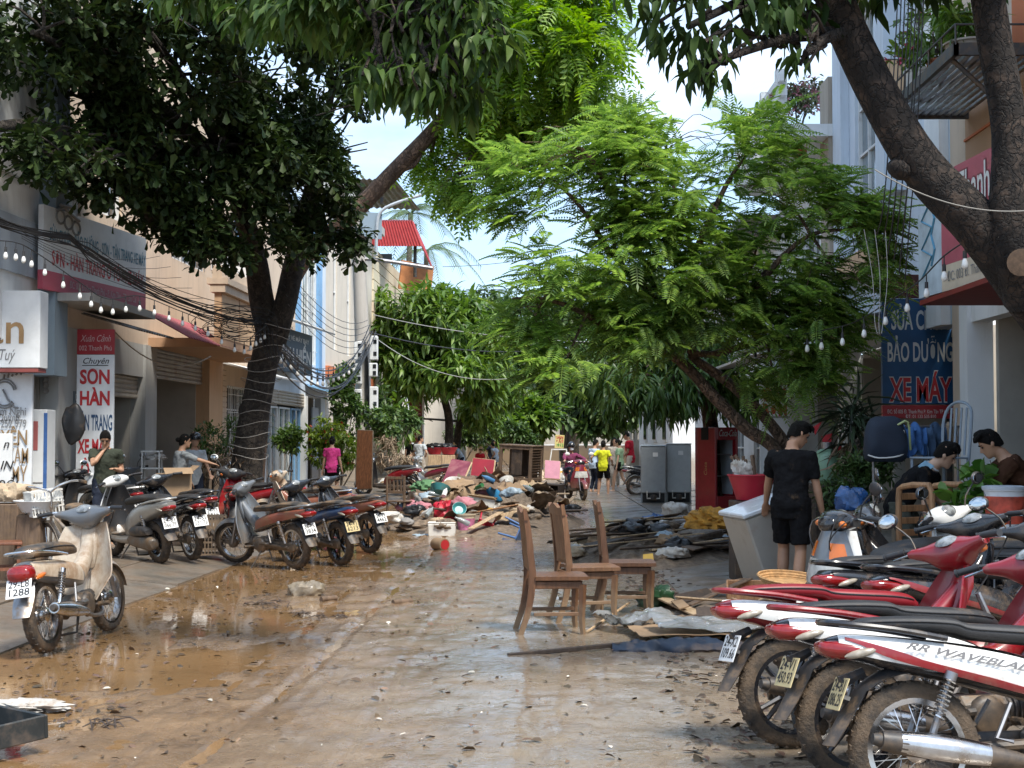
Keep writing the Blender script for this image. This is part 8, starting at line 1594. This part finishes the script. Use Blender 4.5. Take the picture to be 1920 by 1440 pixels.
# small litter in the mud
sbag('knotted clear bag with leaves lying in the puddle', 572, 1122, 14.6, (.17, .13, .14), 101, mk('bag_clear', (.20, .165, .12), .2, var=.4, vs=12, bump=.4, bs=22, dirt=.2))
for lab, a, b_, r_ in (('short bamboo tube beside the knotted bag', (602, 1124), (630, 1121), .028), ('bamboo tube lying alone in the road', (737, 1130), (772, 1127), .03), ('thin stick on the wet road', (735, 1286), (782, 1283), .008)):
    mb = MB(); mb.tube([G(*a, r_), G(*b_, r_)], r_, 10); item('bamboo_tube', lab, 'stick', mb, old_wood)
for i, (px, py, sx) in enumerate(((505, 1135, .22), (630, 1160, .2), (560, 1155, .12), (1520, 1120, .1), (200, 1362, .14), (1190, 1030, .15), (1215, 1015, .2))):
    p = G(px, py, .0); mb = MB(); q = random.Random(i)
    for k in range(14): a = q.uniform(0, 6.28); c = p+Vector((q.gauss(0, sx*.4), q.gauss(0, sx*.5), .02)); d = Vector((math.cos(a), math.sin(a), q.uniform(-.1, .3)))*q.uniform(.04, .10); mb.tube([c-d, c+Vector((0, 0, .015)), c+d], [.003, .006, .002], 4)
    o = mb.build('twig_litter', dark_wood, None, 0); tag(o, ['tangle of wet twigs left of the knotted bag', 'flattened twigs below the knotted bag', 'few twigs by the kerb puddle', 'twigs at the right pavement edge', 'twigs near the metal tray', 'twigs behind the middle chair', 'twigs before the plank heap'][i], 'twigs', kind='stuff')
# scattered leaves and chips over the mud, far too many to count
def litter(n, name, lab, mat, x0, x1, y0, y1, size, seed, power=1.6):
    g = np.random.default_rng(seed); u = g.uniform(0, 1, n)**power; Y = y0+(y1-y0)*u; kl = -3.72+(Y-13)*ST; X = kl+x0+(x1-x0)*g.uniform(0, 1, n)
    Z = mud_height(X, Y)+.006; a = g.uniform(0, 6.28, n); d = np.stack([np.cos(a), np.sin(a), g.normal(0, .15, n)], -1); nn = np.zeros((n, 3)); nn[:, 2] = 1; nn += g.normal(0, .3, (n, 3)); s = size*g.uniform(.4, 1.5, n)
    me = leaf_mesh(name, np.stack([X, Y, np.maximum(Z, .006)+.004], -1), d, nn, s, s*g.uniform(.2, .7, n), *OVATE); o = mesh_obj(name, me, mat, None, 0); tag(o, lab, 'litter', kind='stuff')
litter(1000, 'fallen_leaves', 'brown fallen leaves scattered over the muddy road', mk('leaf_litter', (.085, .055, .03), .6, var=.4, vs=3, rand=.5), 0, 5.4, 4.5, 40, .06, 1)
litter(1300, 'mud_chips', 'small clods and chips of mud over the road', mk('mud_clod', (.15, .10, .058), .45, var=.4, vs=3, rand=.45), 0, 5.4, 4.5, 34, .04, 2, 1.5)
litter(1100, 'wet_leaf_drift', 'drift of wet leaves and twigs along the right road edge', mk('leaf_drift', (.07, .046, .028), .55, var=.4, vs=3, rand=.5), 4.85, 5.6, 5, 22, .075, 4, 1.3)
litter(900, 'wet_leaf_drift', 'mud and leaf scum along the left puddle edge', _mc['leaf_drift'], .05, 1.6, 8, 26, .05, 5, 1.3)
litter(160, 'paper_scraps', 'pale scraps of paper trodden into the mud', mk('scraps', (.55, .5, .42), .7, var=.2, rand=.3), 0, 5.4, 4.5, 40, .045, 3)

# small household things swept into the central pile
bt = [mk('bottle_clear', (.45, .5, .5), .12, var=.1, tr=.5, dirt=.3), mk('bottle_green', (.03, .14, .05), .2, var=.1, dirt=.3), mk('bottle_blue', (.05, .16, .32), .3, dirt=.3), foam]
for i in range(14):
    p = on_heap(-.5, 26, 1.9, 3.2, .86); mb = MB(); mb.lathe([(0, 0), (.04, 0), (.042, .02), (.042, .17), (.016, .23), (.016, .26), (0, .26)], (0, 0, 0), 'Z', 12); o = mb.build('bottle', bt[i % 4], None, 50); o.location = p+Vector((0, 0, .12)); o.rotation_euler = (rnd.uniform(1, 2), rnd.uniform(-.5, .5), rnd.uniform(0, 6)); tag(o, ['clear', 'green', 'blue', 'white'][i % 4]+' plastic bottle lying in the central debris pile, '+('front' if p.y < 26 else 'back')+(' left' if p.x < -.5 else ' right'), 'bottle', 'bottles in the central debris pile')
for i in range(12):
    p = on_heap(-.5, 26, 1.9, 3.0, .86); r_ = rnd.uniform(.09, .2); mb = MB(); mb.lathe([(0, 0), (r_*.6, 0), (r_*.9, r_*.4), (r_, r_*.55), (r_*.97, r_*.55), (r_*.58, .01), (0, .01)], (0, 0, 0), 'Z', 18); o = mb.build('bowl', [steel, red_pl, mk('bowl_teal', (.05, .25, .26), .4, dirt=.3), foam][i % 4], None, 50); o.location = p+Vector((0, 0, .1)); o.rotation_euler = (rnd.uniform(-1, 1), rnd.uniform(-1, 1), 0); tag(o, ['steel', 'red', 'teal', 'white'][i % 4]+' bowl tilted in the central debris pile, '+('front' if p.y < 26 else 'back')+(' left' if p.x < -.5 else ' right'), 'bowl', 'bowls in the central debris pile')
for i, (px, py, m_) in enumerate(((912, 978, red_pl), (945, 990, mk('stool_blue', (.04, .12, .3), .4, dirt=.35)), (780, 965, mk('stool_green', (.05, .2, .1), .4, dirt=.35)))):
    t = thing('plastic_stool', ['red', 'blue', 'green'][i]+' plastic stool overturned in the central debris pile', 'stool', G(px, py, .2), i*1.3, None, 1.9, .4); bx(t, 'seat', (0, 0, .3), (.27, .27, .025), m_)
    for x in (-1, 1):
        for y in (-1, 1): mb = MB(); mb.tube([(x*.11, y*.11, .3), (x*.14, y*.14, 0)], [.02, .016], 5); mb.build('leg', m_, t, 0)
# ------------------------------------------------------------------ bicycle, pole, wires, lights, plants
def bicycle():
    t = thing('bicycle', 'old bicycle with front basket behind the cream moped', 'bicycle', P(150, 0, 14.2).xy.to_3d()+Vector((0, 0, .11)), R(128), rx=-.12); fm = mk('bike_paint', (.30, .25, .20), .5, .4, var=.2, dirt=.5, ds=8)
    for x in (-.52, .52):
        mb = MB(); mb.lathe([(.285, -.012), (.30, -.016), (.30, .016), (.285, .012), (.28, 0), (.285, -.012)], (x, 0, .32), 'Y', 30); w = mb.build('wheel', steel, t); mb = MB(); mb.tube([(x+.31*math.cos(a), 0, .32+.31*math.sin(a)) for a in np.linspace(0, 2*PI, 32, endpoint=False)], .018, 6, closed=True); mb.build('tyre', rubber_mud, w)
        mb = MB(); [mb.cyl((x+.02*math.cos(k), (.03 if k % 2 else -.03), .32+.02*math.sin(k)), (x+.285*math.cos(2*PI*k/24), 0, .32+.285*math.sin(2*PI*k/24)), .0018, n=3, caps=False) for k in range(24)]; mb.build('spokes', chrome, w, 0)
        mb = MB(); mb.sheet(lambda u, v: (x+(.345)*math.cos(.3+u*2.4), (v-.5)*.05, .32+.345*math.sin(.3+u*2.4)), 14, 3, .004); mb.build('mudguard', fm, t)
    mb = MB()
    for a, b_ in (((-.52, 0, .32), (-.1, 0, .30)), ((-.1, 0, .3), (-.22, 0, .78)), ((-.52, 0, .32), (-.2, 0, .70)), ((-.1, 0, .3), (.38, 0, .66)), ((-.2, 0, .52), (.37, 0, .74)), ((.36, 0, .82), (.52, 0, .32))): mb.cyl(a, b_, .016, n=8)
    mb.build('frame', fm, t); mb = MB(); mb.xloft([(-.36, .83, .02, .07), (-.28, .84, .035, .09), (-.15, .835, .03, .05), (-.08, .83, .02, .02)], 12, 2.4); mb.build('saddle', seat_mud, t)
    mb = MB(); mb.tube([(.36, 0, .8), (.35, 0, .96), (.38, .12, 1.02), (.30, .24, 1.05), (.16, .28, 1.04)], .012, 8, k=3); mb.tube([(.35, 0, .96), (.38, -.12, 1.02), (.30, -.24, 1.05), (.16, -.28, 1.04)], .012, 8, k=3); mb.build('handlebar', chrome, t)
    for s in (-1, 1): mb = MB(); mb.cyl((.22, s*.27, 1.045), (.10, s*.285, 1.035), .018, n=8); mb.build('grip', rubber, t)
    mb = MB(); mb.tube([(-.85, 0, .66), (-.5, .05, .68), (-.25, .05, .68)], .008, 6); mb.tube([(-.85, 0, .66), (-.5, -.05, .68), (-.25, -.05, .68)], .008, 6); mb.tube([(-.52, .04, .32), (-.7, .05, .68)], .008, 6); mb.tube([(-.52, -.04, .32), (-.7, -.05, .68)], .008, 6); mb.build('rear_rack', fm, t)
    bk = bpy.data.objects.new('basket', None); COL.objects.link(bk); bk.parent = t; bk.location = (.56, 0, .72)
    for (cx, cy, dx, dy) in ((0, -.16, .24, .006), (0, .16, .24, .006), (-.12, 0, .006, .32), (.12, 0, .006, .32)):
        mb = MB(); n = 9
        for k in range(n): f = (k+.5)/n-.5; mb.box((cx+(f*dx if dx > .1 else 0), cy+(f*dy if dy > .1 else 0), .13), (.012 if dx > .1 else .006, .012 if dy > .1 else .006, .24))
        for z in (.01, .09, .17, .25): mb.box((cx, cy, z), (max(dx, .01), max(dy, .01), .016))
        mb.build('basket_side', foam, bk, 0)
    mb = MB(); mb.cyl((-.1, .09, .30), (-.1, .12, .30), .06, n=14); mb.cyl((-.1, .12, .30), (-.2, .15, .18), .008, n=6); mb.cyl((-.1, -.03, .30), (0, -.12, .42), .008, n=6); mb.build('crank', steel, t)
bicycle()
def sag(a, b_, d, n=14): a, b_ = Vector(a), Vector(b_); return [a.lerp(b_, i/n)-Z1*d*4*(i/n)*(1-i/n) for i in range(n+1)]
cable = mk('cable_black', (.018, .018, .019), .55, var=.2); cable_w = mk('cable_pale', (.42, .42, .40), .6, var=.1)
# concrete power pole with meter boxes and lamp
def pole():
    D = 43.0; t = thing('power_pole', 'concrete power pole with white meter boxes and a street lamp arm', 'pole'); b0 = P(683, 0, D); top = P(668, 372, D); conc = wall_mat('pole_concrete', (.40, .37, .33), .5)
    mb = MB(); mb.tube([(b0.x+.05, D, 0), (b0.x, D, 4), (top.x, D, top.z)], [.26, .23, .17], 14, k=3); mb.build('shaft', conc, t, 60)
    def box(px, y0, y1, w, nm='meter_box'):
        a, c = P(px, y1, D-.35), P(px, y0, D-.35); mb = MB(); mb.box(((a.x+c.x)/2, D-.35, (a.z+c.z)/2), (w*D/FPX, .3, c.z-a.z), bev=.02); o = mb.build(nm, white_paint, t, 0); n = max(2, int((c.z-a.z)/.35)); mb = MB()
        for k in range(n): z = a.z+(c.z-a.z)*(k+.5)/n; mb.box(((a.x+c.x)/2+.05, D-.505, z), (.10, .012, .12))
        mb.build('meter_window', glass_dark, o, 0)
    for px, y0, y1 in ((701, 630, 675), (700, 681, 706), (701, 725, 768), (672, 640, 675), (671, 682, 720), (671, 730, 770)): box(px, y0, y1, 15)
    lx = P(707, 500, D)
    mb = MB(); mb.tube([P(672, 485, D), P(715, 488, D), P(812, 503, D)], .06, 8, k=3); mb.build('cross_arm', steel, t)
    mb = MB(); mb.tube([P(705, 480, D-.2), P(707, 420, D-.2), P(716, 395, D-.2), P(745, 380, D-.2), P(792, 365, D-.2)], .05, 8, k=3); mb.build('lamp_arm', mk('galvanised', (.45, .47, .48), .45, .4), t)
    mb = MB(); mb.ell(P(806, 358, D-.2), (.30, .14, .10), 14, 8, rot=(0, -.3, 0)); mb.build('lamp_head', mk('lamp_green', (.25, .36, .22), .4), t, 60)
    mb = MB(); c = P(690, 450, D-.3); mb.box((P(700, 0, D).x, D-.2, P(0, 425, D).z), (.62, .06, .8), rot=(0, 0, .4)); mb.build('sheet_panel', w_slate, t, 0)
    mb = MB()
    for k in range(5): mb.tube([(b0.x+.16+.02*k, D-.25, .8), (b0.x+.12+.025*k, D-.28, 2.6), (b0.x+.1+.02*k, D-.27, 3.9), (b0.x+.08, D-.2, 4.6)], .014, 5, k=2)
    mb.build('riser_cables', cable, t)
pole()
# cable bundle across the left shop fronts
def bundle():
    t = thing('cable_bundle', 'thick sagging bundle of black cables along the left shop fronts', 'cable'); q = random.Random(4); A, Bp, Cc, Dd = P(-60, 395, 17.5), P(130, 450, 19.5), P(490, 600, 24.6), P(690, 640, 42.6)
    for k in range(16):
        j = lambda s: Vector((0, q.gauss(0, s*.5), q.gauss(0, s))); mb = MB(); pts = sag(A+j(.05), Bp+j(.05), .05, 6)+sag(Bp+j(.05), Cc+j(.10), .22+q.uniform(-.05, .12), 12)[1:]; mb.tube(pts, .010 if k < 8 else .006, 5); mb.build('cable', cable, t)
    for k in range(8):
        mb = MB(); j = lambda s: Vector((q.gauss(0, s*.4), 0, q.gauss(0, s))); mb.tube(sag(Cc+j(.15), Dd+j(.25), .9+q.uniform(-.4, .5), 16), .016, 5); mb.build('cable', cable, t)
    for k in range(14):
        mb = MB(); c = P(q.uniform(395, 470), q.uniform(575, 610), 24.0); r_ = q.uniform(.12, .5); mb.tube([c+Vector((r_*math.cos(a)*1.2, q.uniform(-.02, .02), r_*.5*math.sin(a)-.12)) for a in np.linspace(0, 5.5, 14)], .006, 4); mb.build('cable_loop', cable, t)
    for k in range(7): mb = MB(); mb.tube(sag(P(470+8*k, 590+6*k, 24.5), P(500+5*k, 640+q.uniform(-20, 40), 24.4), .25, 8), .006, 4); mb.build('cable_loop', cable, t)
    for k in range(6): mb = MB(); mb.tube(sag(P(520+4*k, 480+18*k, 24.6), P(690, 600+10*k, 42.6), .5, 10), .008, 4); mb.build('cable', cable, t)
    for k in range(5): mb = MB(); mb.tube(sag(P(40, 430+4*k, 18.4), P(300+20*k, 480+20*k, 24), .2, 8), .004, 4); mb.build('cable', cable, t)
    mb = MB(); mb.tube(sag(P(215, 622, 23.2), P(395, 668, 25.6), .35, 12), .012, 5); mb.build('cable', mk('cable_beige', (.34, .27, .2), .6), t)
bundle()
for i, (a, b_, d, r_, m_, lab) in enumerate(((P(700, 590, 42.6), P(1330, 640, 30), .3, .012, cable_w, 'pale cable crossing the street from the pole at mid height'), (P(700, 625, 42.6), P(1100, 640, 60), .5, .02, cable, 'dark cable running from the pole to the far trees'), (P(700, 630, 42.6), P(1010, 700, 36), .6, .012, cable_w, 'pale cable sagging low from the pole to the right'), (P(840, 545, 80), P(1250, 480, 70), .5, .02, cable, 'thin distant cable against the sky, lower one'), (P(830, 500, 80), P(1250, 420, 70), .5, .015, cable, 'thin distant cable against the sky, upper one'), (P(1640, 318, 8.45), P(1990, 385, 8.3), .12, .004, mk('cable_grey', (.2, .19, .17), .6), 'pale cable looped across the leaning trunk at right'))): item('overhead_cable', lab, 'cable', MB().tube(sag(a, b_, d, 18), r_, 5), m_)
t = thing('cable_bundle', 'vertical bundle of thin black cables hanging before the pale blue house', 'cable')
for k in range(8):
    mb = MB(); x0 = 1678+7*k; mb.tube([P(x0+8, -80, 12.4), P(x0, 100, 12.4), P(x0-14+3*(k % 3), 300, 12.5), P(x0-24+4*(k % 3), 400, 12.6), P(x0-34+4*(k % 3), 440+12*k, 12.8)], .006, 5, k=3); mb.build('cable', cable, t)
for k in range(3): mb = MB(); mb.tube([P(1620+20*k, 430, 14), P(1636+14*k, 520, 14), P(1640+8*k, 600, 14), P(1645+4*k, 626, 14)], .0035, 5, k=3); mb.build('cable', cable_w, t)
# festoon lights
bulb_m = mk('bulb_glass', (.78, .78, .74), .25, var=.03, coat=.4)
def festoon(label, pts, Ys, nb, drop=.13, s=1.0):
    t = thing('string_lights', label, 'string lights', group='festoon strings over the pavements'); ps = [P(px, py, Y) for (px, py), Y in zip(pts, Ys)]; c = cat_rom([list(p) for p in ps], 8); mb = MB(); mb.tube([Vector(p) for p in c], .007, 5); mb.build('flex', cable, t)
    for k in range(nb):
        f = (k+.5)/nb*(len(c)-1); i = int(f); p = Vector(c[i]).lerp(Vector(c[min(i+1, len(c)-1)]), f-i); mb = MB(); mb.cyl(p, p-Z1*drop*.55*s, .006*s, n=5); mb.cyl(p-Z1*drop*.55*s, p-Z1*drop*s, .016*s, .018*s, n=8); h = mb.build('bulb_holder', black_plastic, t); mb = MB(); mb.lathe([(0, -.105), (.018, -.10), (.03, -.082), (.033, -.06), (.026, -.03), (.016, -.005), (.014, 0)], (0, 0, 0), 'Z', 12); o = mb.build('bulb', bulb_m, h, 180); o.location = p-Z1*drop*s; o.scale = (s*.85,)*3
festoon('string of white bulbs hanging along the left shop fronts', [(-20, 450), (30, 455), (70, 475), (150, 530), (200, 560), (262, 555), (330, 580), (390, 605), (450, 640), (480, 625), (500, 610)], [16.5, 17, 17.5, 18.5, 19, 20, 21.5, 22.5, 23.5, 24, 24.4], 25)
festoon('string of white bulbs between the left tree and the pole', [(505, 625), (540, 650), (590, 690), (630, 685), (668, 668)], [24.4, 28, 33, 38, 42], 16, .2, 1.5)
festoon('string of white bulbs sagging past the blue sign at right', [(1400, 655), (1450, 640), (1500, 628), (1540, 620), (1600, 605), (1660, 570), (1720, 530), (1770, 480), (1830, 440)], [17.5, 17, 16.5, 16, 15.5, 14.5, 13.5, 12, 10.8], 12)
# ---- shrubs, potted plants
def shrub(label, blobs, n, per, L, W, tmpl, mat, name='shrub', stem=True, droop=.15, spread=.75, flowers=None, pot=None, base=None):
    t = thing(name, label, 'plant'); c0 = base or Vector((blobs[0][0][0], blobs[0][0][1], .1)); 
    if stem: limb_tubes([c0], blobs, .025, 6, len(label), .004).build('stems', bark_grey, t, 60)
    p, c = blob_points(blobs, n, .25); crown(t, [leaf_mesh('l', *rosettes(p, c, per, L, W, droop, spread, .04), *tmpl)], mat, 'foliage')
    if flowers:
        p, c = blob_points(blobs, flowers[0], .9); crown(t, [leaf_mesh('l', *rosettes(p, c, 5, .07, .06, 0, .9, .02), *OVATE)], flowers[1], 'flowers')
    if pot: mb = MB(); r_, h = pot; mb.lathe([(0, .0), (r_*.7, 0), (r_, h*.9), (r_*1.08, h*.9), (r_*1.08, h), (r_*.92, h), (r_*.9, h*.85), (0, h*.85)], tuple(c0-Z1*h*0), 'Z', 20); mb.build('pot', mk('pot_concrete', (.42, .38, .33), .85, var=.2, dirt=.25), t, 50)
    return t
shrub('scrubby half-dead bush around the left tree base', [B(400, 830, 25.5, 45, 40), B(375, 850, 25, 30, 35), B(430, 810, 26, 25, 30)], 170, 6, .09, .04, OVATE, leaf_shrub); shrub('dry brown twiggy bush beside the left tree base', [B(390, 870, 25, 40, 30), B(440, 870, 25, 30, 35)], 150, 5, .12, .03, LANCE, mk('dry_leaf', (.2, .14, .085), .8, var=.3, rand=.4))
shrub('clipped round potted bush before the blue door', [B(543, 822, 33, 30, 22)], 170, 7, .12, .06, OVATE, leaf_shrub, 'potted_plant', base=P(545, 0, 33).xy.to_3d()+Vector((0, 0, .1)), pot=(.25, .35)); red_fl = mk('flower_red', (.55, .08, .03), .6, rand=.3)
shrub('yellow-green flowering shrub behind the woman in pink', [B(615, 815, 40, 40, 35), B(640, 845, 39, 30, 35), B(600, 850, 40, 25, 35)], 330, 7, .17, .06, LANCE, mk('leaf_lime', (.15, .21, .03), .5, var=.2, rand=.35, transl=.3), flowers=(45, red_fl)); shrub('tall leafy climber covering the wall left of the pole', [B(640, 740, 41.5, 25, 50), B(660, 780, 41, 30, 40), B(650, 700, 42, 20, 20), B(715, 790, 41, 30, 25)], 380, 7, .17, .09, OVATE, leaf_shrub); shrub('bushy dark greenery under the round tree', [B(735, 800, 48, 35, 35), B(720, 760, 48, 25, 40), B(760, 790, 50, 25, 25)], 330, 7, .24, .10, LANCE, leaf_far)
shrub('dead grass and twig heap by the far left trees', [B(725, 850, 46, 22, 35), B(750, 870, 45, 30, 20)], 200, 6, .22, .03, LANCE, mk('dead_grass', (.24, .18, .115), .85, var=.3, rand=.4)); shrub('low hedge plants at the end of the street', [B(960, 815, 68, 35, 25), B(985, 830, 68, 30, 20), B(890, 815, 66, 20, 25)], 300, 6, .3, .12, OVATE, leaf_far); shrub('green bushes behind the far helpers', [B(860, 815, 66, 25, 25), B(910, 800, 68, 22, 30)], 240, 6, .28, .11, OVATE, leaf_shrub)
shrub('bush of tangled green stems behind the bikes on the right', [B(1600, 900, 15.5, 45, 45), B(1640, 880, 15.8, 35, 40), B(1560, 930, 15.4, 30, 30)], 300, 6, .085, .035, OVATE, leaf_far); shrub('broad-leaved green plant between the chair frames and bucket', [B(1832, 910, 12.4, 28, 30), B(1800, 945, 12.2, 40, 18), B(1850, 880, 12.6, 18, 20)], 34, 3, .19, .14, OVATE, mk('leaf_broad', (.075, .16, .03), .4, var=.25, rand=.35, transl=.25))
def spiky():
    t = thing('cordyline_plant', 'dark spiky palm-like plant with dry skirt by the doorway', 'plant'); c = P(1600, 790, 16.2); mb = MB(); mb.tube([(c.x, 16.2, .09), (c.x+.02, 16.2, c.z-.2)], [.08, .06], 8); mb.build('stem', bark_grey, t, 60); n = 110
    u = unit(n); u[:, 2] = u[:, 2]*.8+.1; me = leaf_mesh('l', np.array([tuple(c)]*n)+RNG.normal(scale=.07, size=(n, 3))*[1, 1, 2.2], u, unit(n)*.3+[0, 0, 1], RNG.uniform(.35, .6, n), np.full(n, .035), *LANCE); crown(t, [me], mk('leaf_spiky', (.03, .05, .025), .45, var=.3, rand=.4), 'leaves')
    n = 70; u = unit(n); u[:, 2] = -abs(u[:, 2])-.8; me = leaf_mesh('l', np.array([tuple(c)]*n)+RNG.normal(scale=.08, size=(n, 3))-[0, 0, .25], u, unit(n), RNG.uniform(.3, .55, n), np.full(n, .035), *LANCE); crown(t, [me], mk('leaf_dry', (.17, .12, .07), .8, var=.3, rand=.4), 'dry_leaves')
spiky()
# flower pots on the iron shelf
zs = 5.35
for i, (Y, o_, r_, h_, m_, lab, fl) in enumerate(((15.9, .72, .17, .34, mk('pot_white', (.55, .54, .52), .7, dirt=.2), 'white pot with pink flowering climber on the iron shelf', True), (15.1, .75, .12, .24, mk('pot_terracotta', (.30, .10, .05), .8), 'small terracotta pot on the iron shelf', False), (14.3, .65, .25, .20, mk('pot_stone', (.34, .30, .25), .85, dirt=.2), 'wide stone bowl with leafy plants on the iron shelf', False))):
    b0 = FR.pt(Y, o_, zs+.08); t = thing('potted_plant', lab, 'plant', group='pots on the iron shelf'); mb = MB(); mb.lathe([(0, 0), (r_*.7, 0), (r_, h_*.9), (r_*1.08, h_*.9), (r_*1.08, h_), (r_*.9, h_), (r_*.88, h_*.85), (0, h_*.85)], tuple(b0), 'Z', 20); mb.build('pot', m_, t, 50)
    c = b0+Z1*(h_+.18); bl = [(tuple(c), (.28, .28, .2))]+([(tuple(c+Vector((.05, .3, .55))), (.18, .2, .3)), (tuple(c+Vector((-.1, .2, .0))), (.25, .25, .25)), (tuple(c+Vector((.1, .1, .9))), (.15, .15, .25))] if fl else [(tuple(c+Vector((-.05, 0, .15))), (.25, .3, .2))])
    limb_tubes([b0+Z1*h_], bl, .012, 5, i, .003).build('stems', bark_grey, t, 60); p, cc = blob_points(bl, 60 if fl else 50, .3); crown(t, [leaf_mesh('l', *rosettes(p, cc, 5, .12 if fl else .22, .06 if fl else .045, .25, .7, .03), *(OVATE if fl else LANCE))], leaf_round, 'foliage')
    if fl: p, cc = blob_points(bl, 14, .8); crown(t, [leaf_mesh('l', *rosettes(p, cc, 5, .06, .05, 0, .9, .02), *OVATE)], mk('flower_pink', (.5, .06, .12), .6, rand=.3), 'flowers')
shrub('pink bougainvillea on the white roof terrace at right', [B(1490, 190, 25, 50, 30), B(1520, 170, 25.5, 30, 25)], 200, 6, .09, .05, OVATE, mk('leaf_dusty', (.14, .16, .07), .6, rand=.4), base=FR.pt(24.8, .4, 6.8), flowers=(60, mk('flower_dusty', (.42, .16, .18), .6, rand=.3)))
for i, (px, py, lab) in enumerate(((1468, 275, 'orange flower pot on the terrace ledge, left of two'), (1500, 278, 'orange flower pot on the terrace ledge, right of two'))): mb = MB(); mb.lathe([(0, 0), (.1, 0), (.14, .22), (.16, .24), (.12, .24), (0, .2)], tuple(P(px, py+18, 24.2)), 'Z', 16); item('flower_pot', lab, 'pot', mb, mk('pot_orange', (.45, .13, .06), .7), 'orange flower pots')
bpy.data.scenes.remove(WORK)
